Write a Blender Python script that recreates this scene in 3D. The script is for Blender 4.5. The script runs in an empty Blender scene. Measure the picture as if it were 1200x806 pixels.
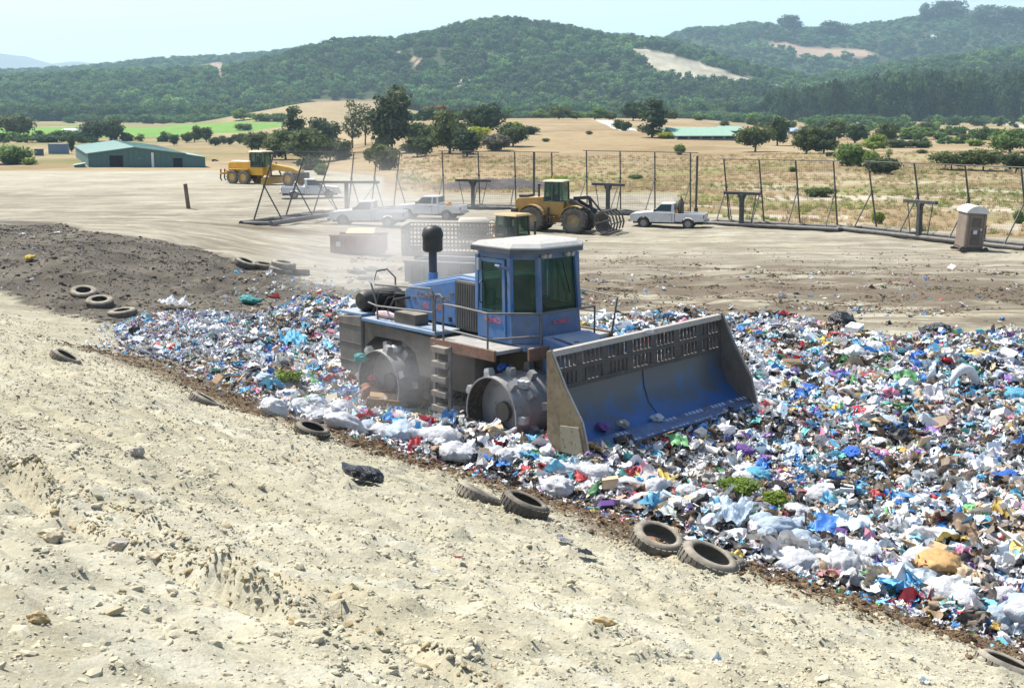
import bpy, bmesh, math, random
import numpy as np
from mathutils import Vector, Matrix, Euler

R = math.radians
rng = np.random.default_rng(11)
random.seed(11)
scene = bpy.context.scene
COL = scene.collection

# ------------------------------------------------------------------ camera, world, sun, exposure
CAMZ = 8.0
PITCH = R(10.5)
FPX = 1500.0
cam_data = bpy.data.cameras.new("camera")
cam_data.sensor_width = 36.0
cam_data.lens = 45.0
cam_data.clip_start = 0.1
cam_data.clip_end = 30000.0
cam = bpy.data.objects.new("camera", cam_data)
COL.objects.link(cam)
cam.location = (0, 0, CAMZ)
cam.rotation_euler = (math.pi / 2 - PITCH, 0, 0)
scene.camera = cam

SUN_EL = R(58)
SUN_AZ_VEC = Vector((-0.80, 0.60, 0)).normalized()      # horizontal direction towards the sun
world = bpy.data.worlds.new("World")
scene.world = world
world.use_nodes = True
wn = world.node_tree.nodes
wl = world.node_tree.links
wn.clear()
sky = wn.new("ShaderNodeTexSky")
sky.sky_type = 'NISHITA'
sky.sun_disc = False
sky.sun_elevation = SUN_EL
sky.sun_rotation = math.atan2(SUN_AZ_VEC.x, SUN_AZ_VEC.y)
sky.altitude = 50
sky.air_density = 1.0
sky.dust_density = 1.6
sky.ozone_density = 1.0
bg = wn.new("ShaderNodeBackground")
bg.inputs[1].default_value = 0.125
wo = wn.new("ShaderNodeOutputWorld")
wl.new(sky.outputs[0], bg.inputs[0])
wl.new(bg.outputs[0], wo.inputs[0])

sun_data = bpy.data.lights.new("sun", 'SUN')
sun_data.energy = 4.8
sun_data.angle = R(0.5)
sun_data.color = (1.0, 0.95, 0.87)
sun = bpy.data.objects.new("sun", sun_data)
COL.objects.link(sun)
sdir = Vector((SUN_AZ_VEC.x * math.cos(SUN_EL), SUN_AZ_VEC.y * math.cos(SUN_EL), math.sin(SUN_EL)))
sun.rotation_euler = (-sdir).to_track_quat('-Z', 'Y').to_euler()
sun.location = (-40, 0, 60)

vs = scene.view_settings
vs.view_transform = 'Standard'
vs.look = 'None'
vs.exposure = 0.80
vs.gamma = 1.0
vs.use_curve_mapping = False
scene.render.engine = 'CYCLES'
scene.cycles.use_denoising = True
scene.cycles.max_bounces = 6
scene.cycles.diffuse_bounces = 3
scene.cycles.glossy_bounces = 2
scene.cycles.transparent_max_bounces = 12
scene.cycles.volume_bounces = 1
scene.cycles.volume_step_rate = 1.0
scene.cycles.volume_max_steps = 256
scene.cycles.caustics_reflective = False
scene.cycles.caustics_refractive = False

# ------------------------------------------------------------------ numbers: rays, noise, terrain
CP, SP = math.cos(PITCH), math.sin(PITCH)

def ray(px, py):
    dx = (px - 600.0) / FPX
    dy = -(py - 403.0) / FPX
    return np.array([dx, CP + dy * SP, -SP + dy * CP])

def W(px, py, Y):
    d = ray(px, py)
    k = Y / d[1]
    return np.array([d[0] * k, Y, CAMZ + d[2] * k])

def _hash(ix, iy, seed):
    h = (ix.astype(np.int64) * 374761393 + iy.astype(np.int64) * 668265263 + seed * 974634777) & 0xFFFFFFFF
    h = ((h ^ (h >> 13)) * 1274126177) & 0xFFFFFFFF
    h = h ^ (h >> 16)
    return (h & 0xFFFFFF) / float(0xFFFFFF)

def vnoise(x, y, seed=0):
    ix = np.floor(x); iy = np.floor(y)
    fx = x - ix; fy = y - iy
    fx = fx * fx * fx * (fx * (fx * 6 - 15) + 10)
    fy = fy * fy * fy * (fy * (fy * 6 - 15) + 10)
    a = _hash(ix, iy, seed); b = _hash(ix + 1, iy, seed)
    c = _hash(ix, iy + 1, seed); d = _hash(ix + 1, iy + 1, seed)
    return (a + (b - a) * fx) * (1 - fy) + (c + (d - c) * fx) * fy     # 0..1

def fbm(x, y, seed=0, octv=4, gain=0.5, lac=2.03):
    s = np.zeros_like(x, dtype=float); amp = 1.0; tot = 0.0
    for o in range(octv):
        # rotate every octave so no lattice shows
        ca, sa = math.cos(0.7 + o * 1.1), math.sin(0.7 + o * 1.1)
        s += amp * (vnoise(x * ca - y * sa + o * 17.3, x * sa + y * ca - o * 9.1, seed + o) - 0.5) * 2
        tot += amp; amp *= gain; x = x * lac; y = y * lac
    return s / tot

def sst(a, b, v):
    t = np.clip((v - a) / (b - a), 0, 1)
    return t * t * (3 - 2 * t)

NX, NY = -0.741, -0.671           # towards the camera, square to the toe of the slope
DX_, DY_ = -0.671, 0.741          # along the toe
P0X, P0Y = 7.0, 16.8

def slope_s(x, y): return NX * (x - P0X) + NY * (y - P0Y)
def slope_t(x, y): return DX_ * (x - P0X) + DY_ * (y - P0Y)

def prof(Yr, pts):
    a = np.array([W(px, py, Yr) for px, py in pts])
    return a[:, 0], a[:, 2]

RIDGES = [  # ridge distance, foot distance, back distance, skyline
    (1900, 1120, 900, prof(1900, [(-300, 92), (0, 98), (80, 95), (150, 90), (250, 88), (300, 84), (350, 71), (400, 57), (470, 56), (500, 50),
        (550, 36), (600, 31), (650, 37), (700, 47), (740, 50), (770, 54), (800, 62), (830, 72), (870, 84), (905, 94), (940, 105), (1000, 115), (1200, 120), (1600, 122)])),
    (3000, 1900, 1600, prof(3000, [(-300, 90), (0, 88), (60, 86), (130, 82), (200, 74), (250, 72), (330, 67), (380, 60), (500, 62), (700, 60), (770, 52),
        (800, 38), (850, 36), (880, 28), (900, 35), (975, 41), (1000, 37), (1030, 32), (1080, 25), (1120, 21), (1160, 23), (1200, 25), (1600, 28)])),
    (1750, 1000, 900, prof(1750, [(760, 128), (850, 118), (920, 106), (1000, 90), (1100, 76), (1200, 64), (1600, 52)])),
    (8800, 6500, 3000, prof(8800, [(-700, 62), (-300, 72), (-100, 60), (0, 66), (12, 63), (30, 69), (60, 76), (100, 73), (130, 79), (200, 88), (300, 100), (1600, 105)])),
    (930, 560, 220, prof(930, [(230, 151), (270, 143), (320, 130), (370, 120), (420, 119), (470, 127), (540, 139), (640, 150)])),
]

def valley(x, y):
    u = x / np.maximum(y, 1)
    left = -4.0 * sst(150, 260, y)
    mid = -2.2 * sst(112, 190, y) + 5.0 * sst(200, 520, y) - 4.5 * sst(560, 900, y)
    right = -0.9 * sst(88, 130, y) - 2.0 * sst(200, 600, y)
    wl_ = 1 - sst(-0.16, -0.05, u)
    wr_ = sst(0.12, 0.24, u)
    wm_ = 1 - wl_ - wr_
    return left * wl_ + mid * wm_ + right * wr_

def Hbase(x, y):
    x = np.asarray(x, float); y = np.asarray(y, float)
    pit = 0.75 * (1 - sst(38, 78, y))
    s = slope_s(x, y)
    k = 0.8
    sl = 0.34 * k * np.logaddexp(0, s / k)
    sl = np.minimum(sl, 7.2) * (1 - sst(48, 75, y))
    toe = np.where(x > -13, 40 + (x + 13) * 0.75, 40 + (x + 13) * 0.3)
    crest = 60 - (np.clip(x, -45, 5) + 24.6) * 0.45
    bank = 2.0 * (1 - sst(-20, -5, x)) * sst(0, 1, (y - toe) / np.maximum(crest - toe, 2.0)) * (1 - sst(62, 96, y))
    near = pit + np.maximum(sl, bank) + 0.15 * np.exp(-((sl - bank) / 0.4) ** 2)*sst(30,36,y)*(1-sst(70,90,y))
    z = near + valley(x, y)
    far = y > 400
    if np.any(far):
        zf = z.copy()
        for (Yr, Yf, Yb, (pxs, pzs)) in RIDGES:
            pz = np.interp(x, pxs, pzs, left=pzs[0], right=pzs[-1])
            if Yr == 930:
                pz = np.interp(x, pxs, pzs, left=-6, right=-6)
            bell = np.where(y < Yr, sst(Yf, Yr, y), 1 - 0.75 * sst(Yr, Yr + Yb, y))
            base = -5.0
            n = fbm(x / 260.0, y / 260.0, 40, 4)
            zz = base + (pz - base) * bell * (1 + 0.16 * n * np.where(Yr == 930, 0.3, 1) * (1 - bell * 0.7))
            zf = np.maximum(zf, zz)
        z = np.where(far, zf, z)
    return z

def G(px, py, y0=5.5, y1=5000.0):
    """where the ray through a photo pixel meets the terrain"""
    ys = np.geomspace(y0, y1, 2600)
    d = ray(px, py)
    k = ys / d[1]
    xs = d[0] * k; zs = CAMZ + d[2] * k
    h = Hbase(xs, ys)
    below = np.nonzero(zs < h)[0]
    i = below[0] if len(below) else len(ys) - 1
    if i == 0: return np.array([xs[0], ys[0], h[0]])
    a = zs[i - 1] - h[i - 1]; b = zs[i] - h[i]
    t = a / (a - b) if a != b else 0
    yy = ys[i - 1] + (ys[i] - ys[i - 1]) * t
    xx = xs[i - 1] + (xs[i] - xs[i - 1]) * t
    return np.array([xx, yy, float(Hbase(np.array([xx]), np.array([yy]))[0])])

def poly_world(pts, **k): return np.array([G(px, py, **k)[:2] for px, py in pts])

def inside(poly, x, y):
    r = np.zeros(x.shape, bool)
    n = len(poly)
    for i in range(n):
        x1, y1 = poly[i]; x2, y2 = poly[(i + 1) % n]
        c = ((y1 > y) != (y2 > y))
        if y1 != y2:
            r ^= c & (x < (x2 - x1) * (y - y1) / (y2 - y1) + x1)
    return r

def polydist(poly, x, y):
    """distance to the outline of a polygon (or open line)"""
    best = np.full(x.shape, 1e9)
    n = len(poly)
    for i in range(n):
        ax, ay = poly[i]; bx, by = poly[(i + 1) % n]
        vx, vy = bx - ax, by - ay
        L = vx * vx + vy * vy + 1e-12
        t = np.clip(((x - ax) * vx + (y - ay) * vy) / L, 0, 1)
        best = np.minimum(best, np.hypot(x - ax - t * vx, y - ay - t * vy))
    return best

TOE_PIX = [(1400, 812), (1200, 752), (1130, 735), (1040, 705), (960, 684), (880, 662), (800, 628), (720, 598), (640, 572), (560, 552), (500, 535), (430, 512),
           (360, 492), (290, 462), (200, 425), (140, 408)]
TRASH_PIX = TOE_PIX + [(132, 388), (200, 366), (285, 378), (365, 352), (415, 342), (520, 352), (600, 366), (650, 378), (690, 385), (735, 379), (790, 376), (862, 376), (905, 378), (967, 387),
             (1051, 400), (1107, 395), (1200, 399), (1420, 400)]
TRASH = poly_world(TRASH_PIX)
TOE = TRASH[:len(TOE_PIX)]
DARKBANK = poly_world([(-200, 262), (0, 258), (100, 272), (240, 292), (330, 322), (392, 336), (405, 356), (300, 384), (200, 368), (135, 385), (60, 365), (0, 345), (-200, 330)])

def trash_w(x, y):
    """1 inside the spread of rubbish, fading over half a metre"""
    m = inside(TRASH, x, y)
    d = polydist(TRASH, x, y)
    return np.where(m, sst(-0.2, 0.7, d), 0.0), np.where(m, d, -d)

def H(x, y, detail=True):
    x = np.asarray(x, float); y = np.asarray(y, float)
    z = Hbase(x, y)
    nearm = y < 130
    if not np.any(nearm): return z + fbm(x / 30, y / 30, 5, 3) * 0.35 * sst(130, 260, y)
    xn, yn = x[nearm], y[nearm]
    zn = np.zeros_like(xn)
    tw, _ = trash_w(xn, yn)
    s = slope_s(xn, yn)
    t = slope_t(xn, yn)
    fore = sst(-0.5, 1.5, s) * (1 - sst(45, 60, yn))
    # broad unevenness
    zn += 0.10 * fbm(xn / 2.6, yn / 2.6, 1, 3) * (1 - sst(70, 120, yn) * 0.5)
    # rubbish lies in lumps
    zn += tw * (0.22 + 0.20 * fbm(xn / 1.3, yn / 1.3, 2, 3) + 0.12 * fbm(xn / 3.5, yn / 3.5, 22, 2))
    if detail:
        # crusted, cloddy slope near the camera; rows of machine ruts run along the slope
        rows = np.sin(s * 2 * math.pi / 0.62 + 2.2 * fbm(xn / 1.7, yn / 1.7, 3, 2)) * 0.016
        crumb = fbm(xn / 0.38, yn / 0.38, 6, 3)
        fine = fbm(xn / 0.16, yn / 0.16, 8, 2)
        lump = np.maximum(0, fbm(xn / 0.24, yn / 0.24, 9, 2) - 0.18)
        zn += fore * (rows + 0.045 * crumb + 0.03 * fine + 0.13 * lump)
        for s0, wd, hh, sd in RUTS:
            g = (s - s0 - 0.25 * fbm(t / 2.2, t * 0 + s0, 31 + sd, 2))
            m = 0.55 + 0.9 * fbm(xn / 0.5, yn / 0.5, 33 + sd, 2)
            zn += fore * hh * (np.exp(-(g / wd) ** 2) * np.clip(m, 0, 2) - 0.9 * np.exp(-((g - wd * 1.7) / wd) ** 2)) * sst(0.25, 0.5, vnoise(t / 3.0, t * 0, 44 + sd))
        bankm = inside(DARKBANK, xn, yn)
        zn += np.where(bankm, 0.12 * fbm(xn / 0.9, yn / 0.9, 12, 4), 0)
        flat = sst(44, 50, yn) * (1 - sst(95, 125, yn))
        zn += flat * (0.05 + 0.10 * np.exp(-((yn - 51) / 9.0) ** 2)) * fbm(xn / 1.1, yn / 1.1, 14, 3)
    zz = z.copy()
    zz[nearm] = z[nearm] + zn
    far = ~nearm
    zz[far] += fbm(x[far] / 30, y[far] / 30, 5, 3) * 0.35 * sst(130, 260, y[far])
    return zz

def _sp(px, py):
    g = G(px, py); return float(slope_s(g[0], g[1]))
RUTS = [(_sp(170, 640), 0.10, 0.16, 0), (_sp(330, 690), 0.07, 0.08, 1), (_sp(600, 640), 0.08, 0.05, 2), (_sp(900, 760), 0.08, 0.05, 3), (_sp(60, 480), 0.1, 0.06, 4)]

def hz(x, y):
    return float(H(np.array([float(x)]), np.array([float(y)]))[0])
# ------------------------------------------------------------------ materials
def new_mat(name):
    m = bpy.data.materials.new(name)
    m.use_nodes = True
    nt = m.node_tree
    for n in list(nt.nodes):
        if n.type not in ('BSDF_PRINCIPLED', 'OUTPUT_MATERIAL'): nt.nodes.remove(n)
    return m, nt, nt.nodes['Principled BSDF']

def N(nt, typ, **kw):
    n = nt.nodes.new(typ)
    for k, v in kw.items(): setattr(n, k, v)
    return n

def mixc(nt, fac, a, b, blend='MIX'):
    n = N(nt, 'ShaderNodeMix', data_type='RGBA', blend_type=blend)
    for sock, v in ((n.inputs[0], fac), (n.inputs[6], a), (n.inputs[7], b)):
        if hasattr(v, 'links'): nt.links.new(v, sock)
        elif isinstance(v, (int, float)): sock.default_value = v
        else: sock.default_value = tuple(v) + ((1,) if len(v) == 3 else ())
    return n.outputs[2]

def ramp(nt, src, stops):
    n = N(nt, 'ShaderNodeValToRGB')
    e = n.color_ramp.elements
    while len(e) < len(stops): e.new(0.5)
    for i, (p, c) in enumerate(stops):
        e[i].position = p
        e[i].color = (c, c, c, 1) if isinstance(c, (int, float)) else tuple(c) + (1,)
    nt.links.new(src, n.inputs[0])
    return n.outputs[0]

def noise(nt, scale, detail=4, rough=0.6, coord='Object', vec=None):
    n = N(nt, 'ShaderNodeTexNoise')
    n.inputs['Scale'].default_value = scale
    n.inputs['Detail'].default_value = detail
    n.inputs['Roughness'].default_value = rough
    if vec is None:
        tc = N(nt, 'ShaderNodeTexCoord'); vec = tc.outputs[coord]
    nt.links.new(vec, n.inputs['Vector'])
    return n.outputs['Fac']

def math_(nt, op, a, b=None):
    n = N(nt, 'ShaderNodeMath', operation=op)
    for s, v in ((n.inputs[0], a), (n.inputs[1], b)):
        if v is None: continue
        if hasattr(v, 'links'): nt.links.new(v, s)
        else: s.default_value = v
    return n.outputs[0]

def bump(nt, b, h, strength=0.4, dist=0.02):
    n = N(nt, 'ShaderNodeBump')
    n.inputs['Strength'].default_value = strength
    n.inputs['Distance'].default_value = dist
    nt.links.new(h, n.inputs['Height'])
    nt.links.new(n.outputs[0], b.inputs['Normal'])

DUST = (0.42, 0.37, 0.28)
MATS = {}
def paint(name, col, rough=0.5, metallic=0.0, dust=0.35, wear=0.25, wearcol=(0.12, 0.07, 0.045), scale=3.0, spec=0.35, bumpy=0.1, streak=0.0):
    """painted or bare metal with grime, rust wear and settled dust"""
    if name in MATS: return MATS[name]
    m, nt, b = new_mat(name)
    n1 = noise(nt, scale, 6, 0.65)
    n2 = noise(nt, scale * 4.3, 5, 0.7)
    c = mixc(nt, ramp(nt, n1, [(0.25, 0.0), (0.75, 1.0)]), [v * 0.78 for v in col], [min(1, v * 1.12) for v in col])
    if wear > 0:
        c = mixc(nt, ramp(nt, n2, [(0.60 - wear * 0.25, 0.0), (0.72 - wear * 0.2, 1.0)]), c, wearcol)
    if streak > 0:
        tc = N(nt, 'ShaderNodeTexCoord'); mp = N(nt, 'ShaderNodeMapping'); mp.inputs['Scale'].default_value = (1.0, 1.0, 0.16)
        nt.links.new(tc.outputs['Object'], mp.inputs[0])
        sk = ramp(nt, noise(nt, 7.0, 6, .7, vec=mp.outputs[0]), [(.46, 0.), (.70, 1.)])
        c = mixc(nt, math_(nt, 'MULTIPLY', sk, streak), c, (0.17, 0.145, 0.115))
        fade = ramp(nt, noise(nt, 0.9, 5, .6), [(.45, 0.), (.75, 1.)])
        c = mixc(nt, math_(nt, 'MULTIPLY', fade, streak * .7), c, [min(1, v * .6 + .16) for v in col])
    if dust > 0:
        geo = N(nt, 'ShaderNodeNewGeometry')
        sx = N(nt, 'ShaderNodeSeparateXYZ'); nt.links.new(geo.outputs['Normal'], sx.inputs[0])
        up = math_(nt, 'MULTIPLY', math_(nt, 'MAXIMUM', sx.outputs[2], 0.0), 0.75)
        f = math_(nt, 'ADD', up, 0.35)
        f = math_(nt, 'MULTIPLY', f, ramp(nt, n1, [(0.3, 0.25), (0.7, 1.0)]))
        f = math_(nt, 'MULTIPLY', f, dust * 1.6)
        f = math_(nt, 'MINIMUM', f, 0.92)
        c = mixc(nt, f, c, DUST)
        rr = math_(nt, 'ADD', math_(nt, 'MULTIPLY', f, 0.5), rough)
        nt.links.new(math_(nt, 'MINIMUM', rr, 1.0), b.inputs['Roughness'])
    else:
        b.inputs['Roughness'].default_value = rough
    nt.links.new(c, b.inputs['Base Color'])
    b.inputs['Metallic'].default_value = metallic
    b.inputs['Specular IOR Level'].default_value = spec
    if bumpy: bump(nt, b, n2, bumpy, 0.02)
    MATS[name] = m
    return m

def matte(name, col, var=0.25, scale=6.0, rough=0.9, bumpy=0.3, spec=0.2):
    if name in MATS: return MATS[name]
    m, nt, b = new_mat(name)
    n1 = noise(nt, scale, 6, 0.65)
    c = mixc(nt, ramp(nt, n1, [(0.3, 0.0), (0.7, 1.0)]), [v * (1 - var) for v in col], [min(1, v * (1 + var)) for v in col])
    nt.links.new(c, b.inputs['Base Color'])
    b.inputs['Roughness'].default_value = rough
    b.inputs['Specular IOR Level'].default_value = spec
    if bumpy: bump(nt, b, noise(nt, scale * 5, 5, 0.7), bumpy, 0.03)
    MATS[name] = m
    return m

def glass(name, tint=(0.02, 0.06, 0.05), clear=0.45, rough=0.06):
    """dirty tinted cab glass: part mirror, part see-through"""
    if name in MATS: return MATS[name]
    m, nt, b = new_mat(name)
    b.inputs['Base Color'].default_value = tint + (1,)
    b.inputs['Roughness'].default_value = rough
    b.inputs['Specular IOR Level'].default_value = 0.6
    tr = N(nt, 'ShaderNodeBsdfTransparent')
    tr.inputs[0].default_value = (0.55, 0.75, 0.68, 1)
    mx = N(nt, 'ShaderNodeMixShader')
    n1 = noise(nt, 2.5, 5, 0.6)
    f = math_(nt, 'MULTIPLY', ramp(nt, n1, [(0.3, 0.7), (0.7, 1.0)]), clear)
    nt.links.new(f, mx.inputs[0])
    nt.links.new(b.outputs[0], mx.inputs[1])
    nt.links.new(tr.outputs[0], mx.inputs[2])
    nt.links.new(mx.outputs[0], nt.nodes['Material Output'].inputs[0])
    MATS[name] = m
    return m

def foliage(name, c1, c2, instancer=False, lum=1.95):
    if name in MATS: return MATS[name]
    c1 = tuple(v * lum for v in c1); c2 = tuple(v * lum for v in c2)
    m, nt, b = new_mat(name)
    geo = N(nt, 'ShaderNodeNewGeometry')
    oi = N(nt, 'ShaderNodeObjectInfo')
    n1 = noise(nt, 1.3, 3, 0.5)
    c = mixc(nt, ramp(nt, n1, [(0.3, 0.0), (0.7, 1.0)]), c1, c2)
    c = mixc(nt, math_(nt, 'MULTIPLY', geo.outputs['Random Per Island'], 0.5), c, [v * 0.5 for v in c1])
    c = mixc(nt, ramp(nt, geo.outputs['Random Per Island'], [(0.0, 0.55), (0.35, 0.0)]), c, [v * 1.7 for v in c2])
    c = mixc(nt, math_(nt, 'MULTIPLY', oi.outputs['Random'], 0.35), c, [c2[0] * 1.25, c2[1] * 1.05, c2[2] * 0.7])
    if instancer:
        at = N(nt, 'ShaderNodeAttribute', attribute_name='tint', attribute_type='INSTANCER')
        c = mixc(nt, 1.0, c, at.outputs['Color'], 'MULTIPLY')
    nt.links.new(c, b.inputs['Base Color'])
    b.inputs['Roughness'].default_value = 0.75
    b.inputs['Specular IOR Level'].default_value = 0.15
    tl = N(nt, 'ShaderNodeBsdfTranslucent')
    nt.links.new(c, tl.inputs[0])
    mx = N(nt, 'ShaderNodeMixShader'); mx.inputs[0].default_value = 0.38
    nt.links.new(b.outputs[0], mx.inputs[1]); nt.links.new(tl.outputs[0], mx.inputs[2])
    nt.links.new(mx.outputs[0], nt.nodes['Material Output'].inputs[0])
    MATS[name] = m
    return m

def tinted(name, rough=0.55, spec=0.35, transl=0.0, var=0.35, scale=9.0):
    """colour from the per-piece 'tint'; used by the scattered masses"""
    if name in MATS: return MATS[name]
    m, nt, b = new_mat(name)
    at = N(nt, 'ShaderNodeAttribute', attribute_name='tint', attribute_type='INSTANCER')
    n1 = noise(nt, scale * 0.3, 4, 0.6)
    c = mixc(nt, math_(nt, 'MULTIPLY', ramp(nt, n1, [(0.35, 0.0), (0.75, 1.0)]), var), at.outputs['Color'], (0.10, 0.085, 0.065))
    nt.links.new(c, b.inputs['Base Color'])
    b.inputs['Roughness'].default_value = rough
    b.inputs['Specular IOR Level'].default_value = spec
    if transl:
        tl = N(nt, 'ShaderNodeBsdfTranslucent'); nt.links.new(c, tl.inputs[0])
        mx = N(nt, 'ShaderNodeMixShader'); mx.inputs[0].default_value = transl
        nt.links.new(b.outputs[0], mx.inputs[1]); nt.links.new(tl.outputs[0], mx.inputs[2])
        nt.links.new(mx.outputs[0], nt.nodes['Material Output'].inputs[0])
    MATS[name] = m
    return m

# ------------------------------------------------------------------ mesh building
class MB:
    def __init__(self): self.v = []; self.f = []
    def add(self, vs, fs):
        o = len(self.v)
        self.v += [tuple(p) for p in vs]
        self.f += [tuple(i + o for i in f) for f in fs]
        return self
    def box(self, x0, x1, y0, y1, z0, z1, M=None, taper=None):
        v = [(x0, y0, z0), (x1, y0, z0), (x1, y1, z0), (x0, y1, z0), (x0, y0, z1), (x1, y0, z1), (x1, y1, z1), (x0, y1, z1)]
        if taper:
            cx, cy = (x0 + x1) / 2, (y0 + y1) / 2
            v = v[:4] + [(cx + (p[0] - cx) * taper[0], cy + (p[1] - cy) * taper[1], p[2]) for p in v[4:]]
        if M is not None: v = [tuple(M @ Vector(p)) for p in v]
        return self.add(v, [(0, 3, 2, 1), (4, 5, 6, 7), (0, 1, 5, 4), (1, 2, 6, 5), (2, 3, 7, 6), (3, 0, 4, 7)])
    def bar(self, a, b, w, h=None, up=(0, 0, 1)):
        """rectangular bar from a to b"""
        a = Vector(a); b = Vector(b); h = h or w
        d = (b - a).normalized(); u = Vector(up)
        if abs(d.dot(u)) > 0.98: u = Vector((1, 0, 0))
        s = d.cross(u).normalized(); u = s.cross(d).normalized()
        v = []
        for p in (a, b):
            for i, j in ((-1, -1), (1, -1), (1, 1), (-1, 1)): v.append(p + s * (i * w / 2) + u * (j * h / 2))
        return self.add(v, [(0, 3, 2, 1), (4, 5, 6, 7), (0, 1, 5, 4), (1, 2, 6, 5), (2, 3, 7, 6), (3, 0, 4, 7)])
    def tube(self, pts, r, n=8, cap=True):
        pts = [Vector(p) for p in pts]; rs = r if isinstance(r, (list, tuple)) else [r] * len(pts)
        o = len(self.v); prev = None
        for i, p in enumerate(pts):
            d = (pts[min(i + 1, len(pts) - 1)] - pts[max(i - 1, 0)]).normalized()
            if prev is None:
                u = Vector((0, 0, 1)) if abs(d.z) < 0.9 else Vector((1, 0, 0))
                s = d.cross(u).normalized()
            else:
                s = (prev - d * prev.dot(d)).normalized()
            prev = s; t = d.cross(s)
            for k in range(n):
                a = 2 * math.pi * k / n
                self.v.append(tuple(p + (s * math.cos(a) + t * math.sin(a)) * rs[i]))
        for i in range(len(pts) - 1):
            for k in range(n):
                k2 = (k + 1) % n
                self.f.append((o + i * n + k, o + i * n + k2, o + (i + 1) * n + k2, o + (i + 1) * n + k))
        if cap:
            self.f.append(tuple(o + k for k in reversed(range(n))))
            self.f.append(tuple(o + (len(pts) - 1) * n + k for k in range(n)))
        return self
    def lathe(self, prof, n=24, axis='Z', c=(0, 0, 0), closed=False, cap=True):
        """profile of (radius, height) turned about an axis through c"""
        o = len(self.v); m = len(prof)
        for r, h in prof:
            for k in range(n):
                a = 2 * math.pi * k / n
                p, q = r * math.cos(a), r * math.sin(a)
                if axis == 'Z': w = (p, q, h)
                elif axis == 'Y': w = (p, h, q)
                else: w = (h, p, q)
                self.v.append((w[0] + c[0], w[1] + c[1], w[2] + c[2]))
        rows = m if closed else m - 1
        for i in range(rows):
            j = (i + 1) % m
            for k in range(n):
                k2 = (k + 1) % n
                self.f.append((o + i * n + k, o + i * n + k2, o + j * n + k2, o + j * n + k))
        if not closed and cap:
            if prof[0][0] > 1e-6: self.f.append(tuple(o + k for k in reversed(range(n))))
            if prof[-1][0] > 1e-6: self.f.append(tuple(o + (m - 1) * n + k for k in range(n)))
        return self
    def prism(self, poly, a, b, axis='Y'):
        """polygon extruded along an axis: for 'Y' the polygon is (x, z), for 'Z' (x, y), for 'X' (y, z)"""
        n = len(poly)
        def P(p, h): return (p[0], h, p[1]) if axis == 'Y' else ((p[0], p[1], h) if axis == 'Z' else (h, p[0], p[1]))
        v = [P(p, a) for p in poly] + [P(p, b) for p in poly]
        f = [tuple(range(n)), tuple(reversed(range(n, 2 * n)))]
        for i in range(n):
            j = (i + 1) % n
            f.append((j, i, i + n, j + n))
        return self.add(v, f)
    def mesh(self, name):
        me = bpy.data.meshes.new(name)
        me.from_pydata(self.v, [], self.f)
        bm = bmesh.new(); bm.from_mesh(me)
        bmesh.ops.recalc_face_normals(bm, faces=bm.faces)
        bm.to_mesh(me); bm.free()
        return me

def link(o, parent=None):
    COL.objects.link(o)
    if parent is not None: o.parent = parent
    return o

def bevel(o, w=0.02, seg=2):
    m = o.modifiers.new("bevel", 'BEVEL')
    m.width = w; m.segments = seg; m.limit_method = 'ANGLE'; m.angle_limit = R(35)
    return o

def part(name, mb, mat, parent=None, bev=0.0, smooth=False, label=None):
    me = mb if isinstance(mb, bpy.types.Mesh) else mb.mesh(name)
    if not me.materials: me.materials.append(mat)
    if smooth:
        me.polygons.foreach_set('use_smooth', [True] * len(me.polygons))
        try: me.set_sharp_from_angle(angle=R(40))
        except Exception: pass
    o = link(bpy.data.objects.new(name, me), parent)
    if bev: bevel(o, bev)
    if label: o['label'] = label
    return o

def thing(name, label, cat, loc=(0, 0, 0), rz=0.0, group=None, rot=None):
    o = bpy.data.objects.new(name, None)
    o.empty_display_size = 0.3
    link(o)
    o.location = loc
    o.rotation_euler = rot if rot else (0, 0, rz)
    tag(o, label, cat, group)
    return o

def tag(o, label=None, cat=None, group=None, kind=None):
    if label: o['label'] = label
    if cat: o['category'] = cat
    if group: o['group'] = group
    if kind: o['kind'] = kind
    return o

def copy_tree(o, parent=None):
    c = o.copy(); COL.objects.link(c)
    c.parent = parent
    for ch in list(o.children): copy_tree(ch, c)
    return c

def text_mesh(body, size, extrude=0.003, bold=0.0):
    cu = bpy.data.curves.new("lettering", 'FONT')
    cu.body = body; cu.size = size; cu.extrude = extrude; cu.offset = bold
    cu.align_x = 'CENTER'; cu.align_y = 'CENTER'
    ob = bpy.data.objects.new("lettering_source", cu)
    COL.objects.link(ob)
    dg = bpy.context.evaluated_depsgraph_get()
    me = bpy.data.meshes.new_from_object(ob.evaluated_get(dg))
    bpy.data.objects.remove(ob)
    me.materials.clear()
    return me

def numpy_mesh(name, verts, quads=None, tris=None, smooth=False):
    me = bpy.data.meshes.new(name)
    nv = len(verts)
    me.vertices.add(nv)
    me.vertices.foreach_set('co', np.asarray(verts, np.float32).ravel())
    loops = []; starts = []; pos = 0
    for arr, n in ((quads, 4), (tris, 3)):
        if arr is None or len(arr) == 0: continue
        loops.append(np.asarray(arr, np.int32).ravel())
        starts.append(np.arange(len(arr), dtype=np.int32) * n + pos)
        pos += len(arr) * n
    if loops:
        L = np.concatenate(loops); S = np.concatenate(starts)
        me.loops.add(len(L)); me.loops.foreach_set('vertex_index', L)
        me.polygons.add(len(S)); me.polygons.foreach_set('loop_start', S)
        if smooth: me.polygons.foreach_set('use_smooth', np.ones(len(S), bool))
    me.update(calc_edges=True)
    if loops and not smooth: me.shade_flat()
    return me

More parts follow.
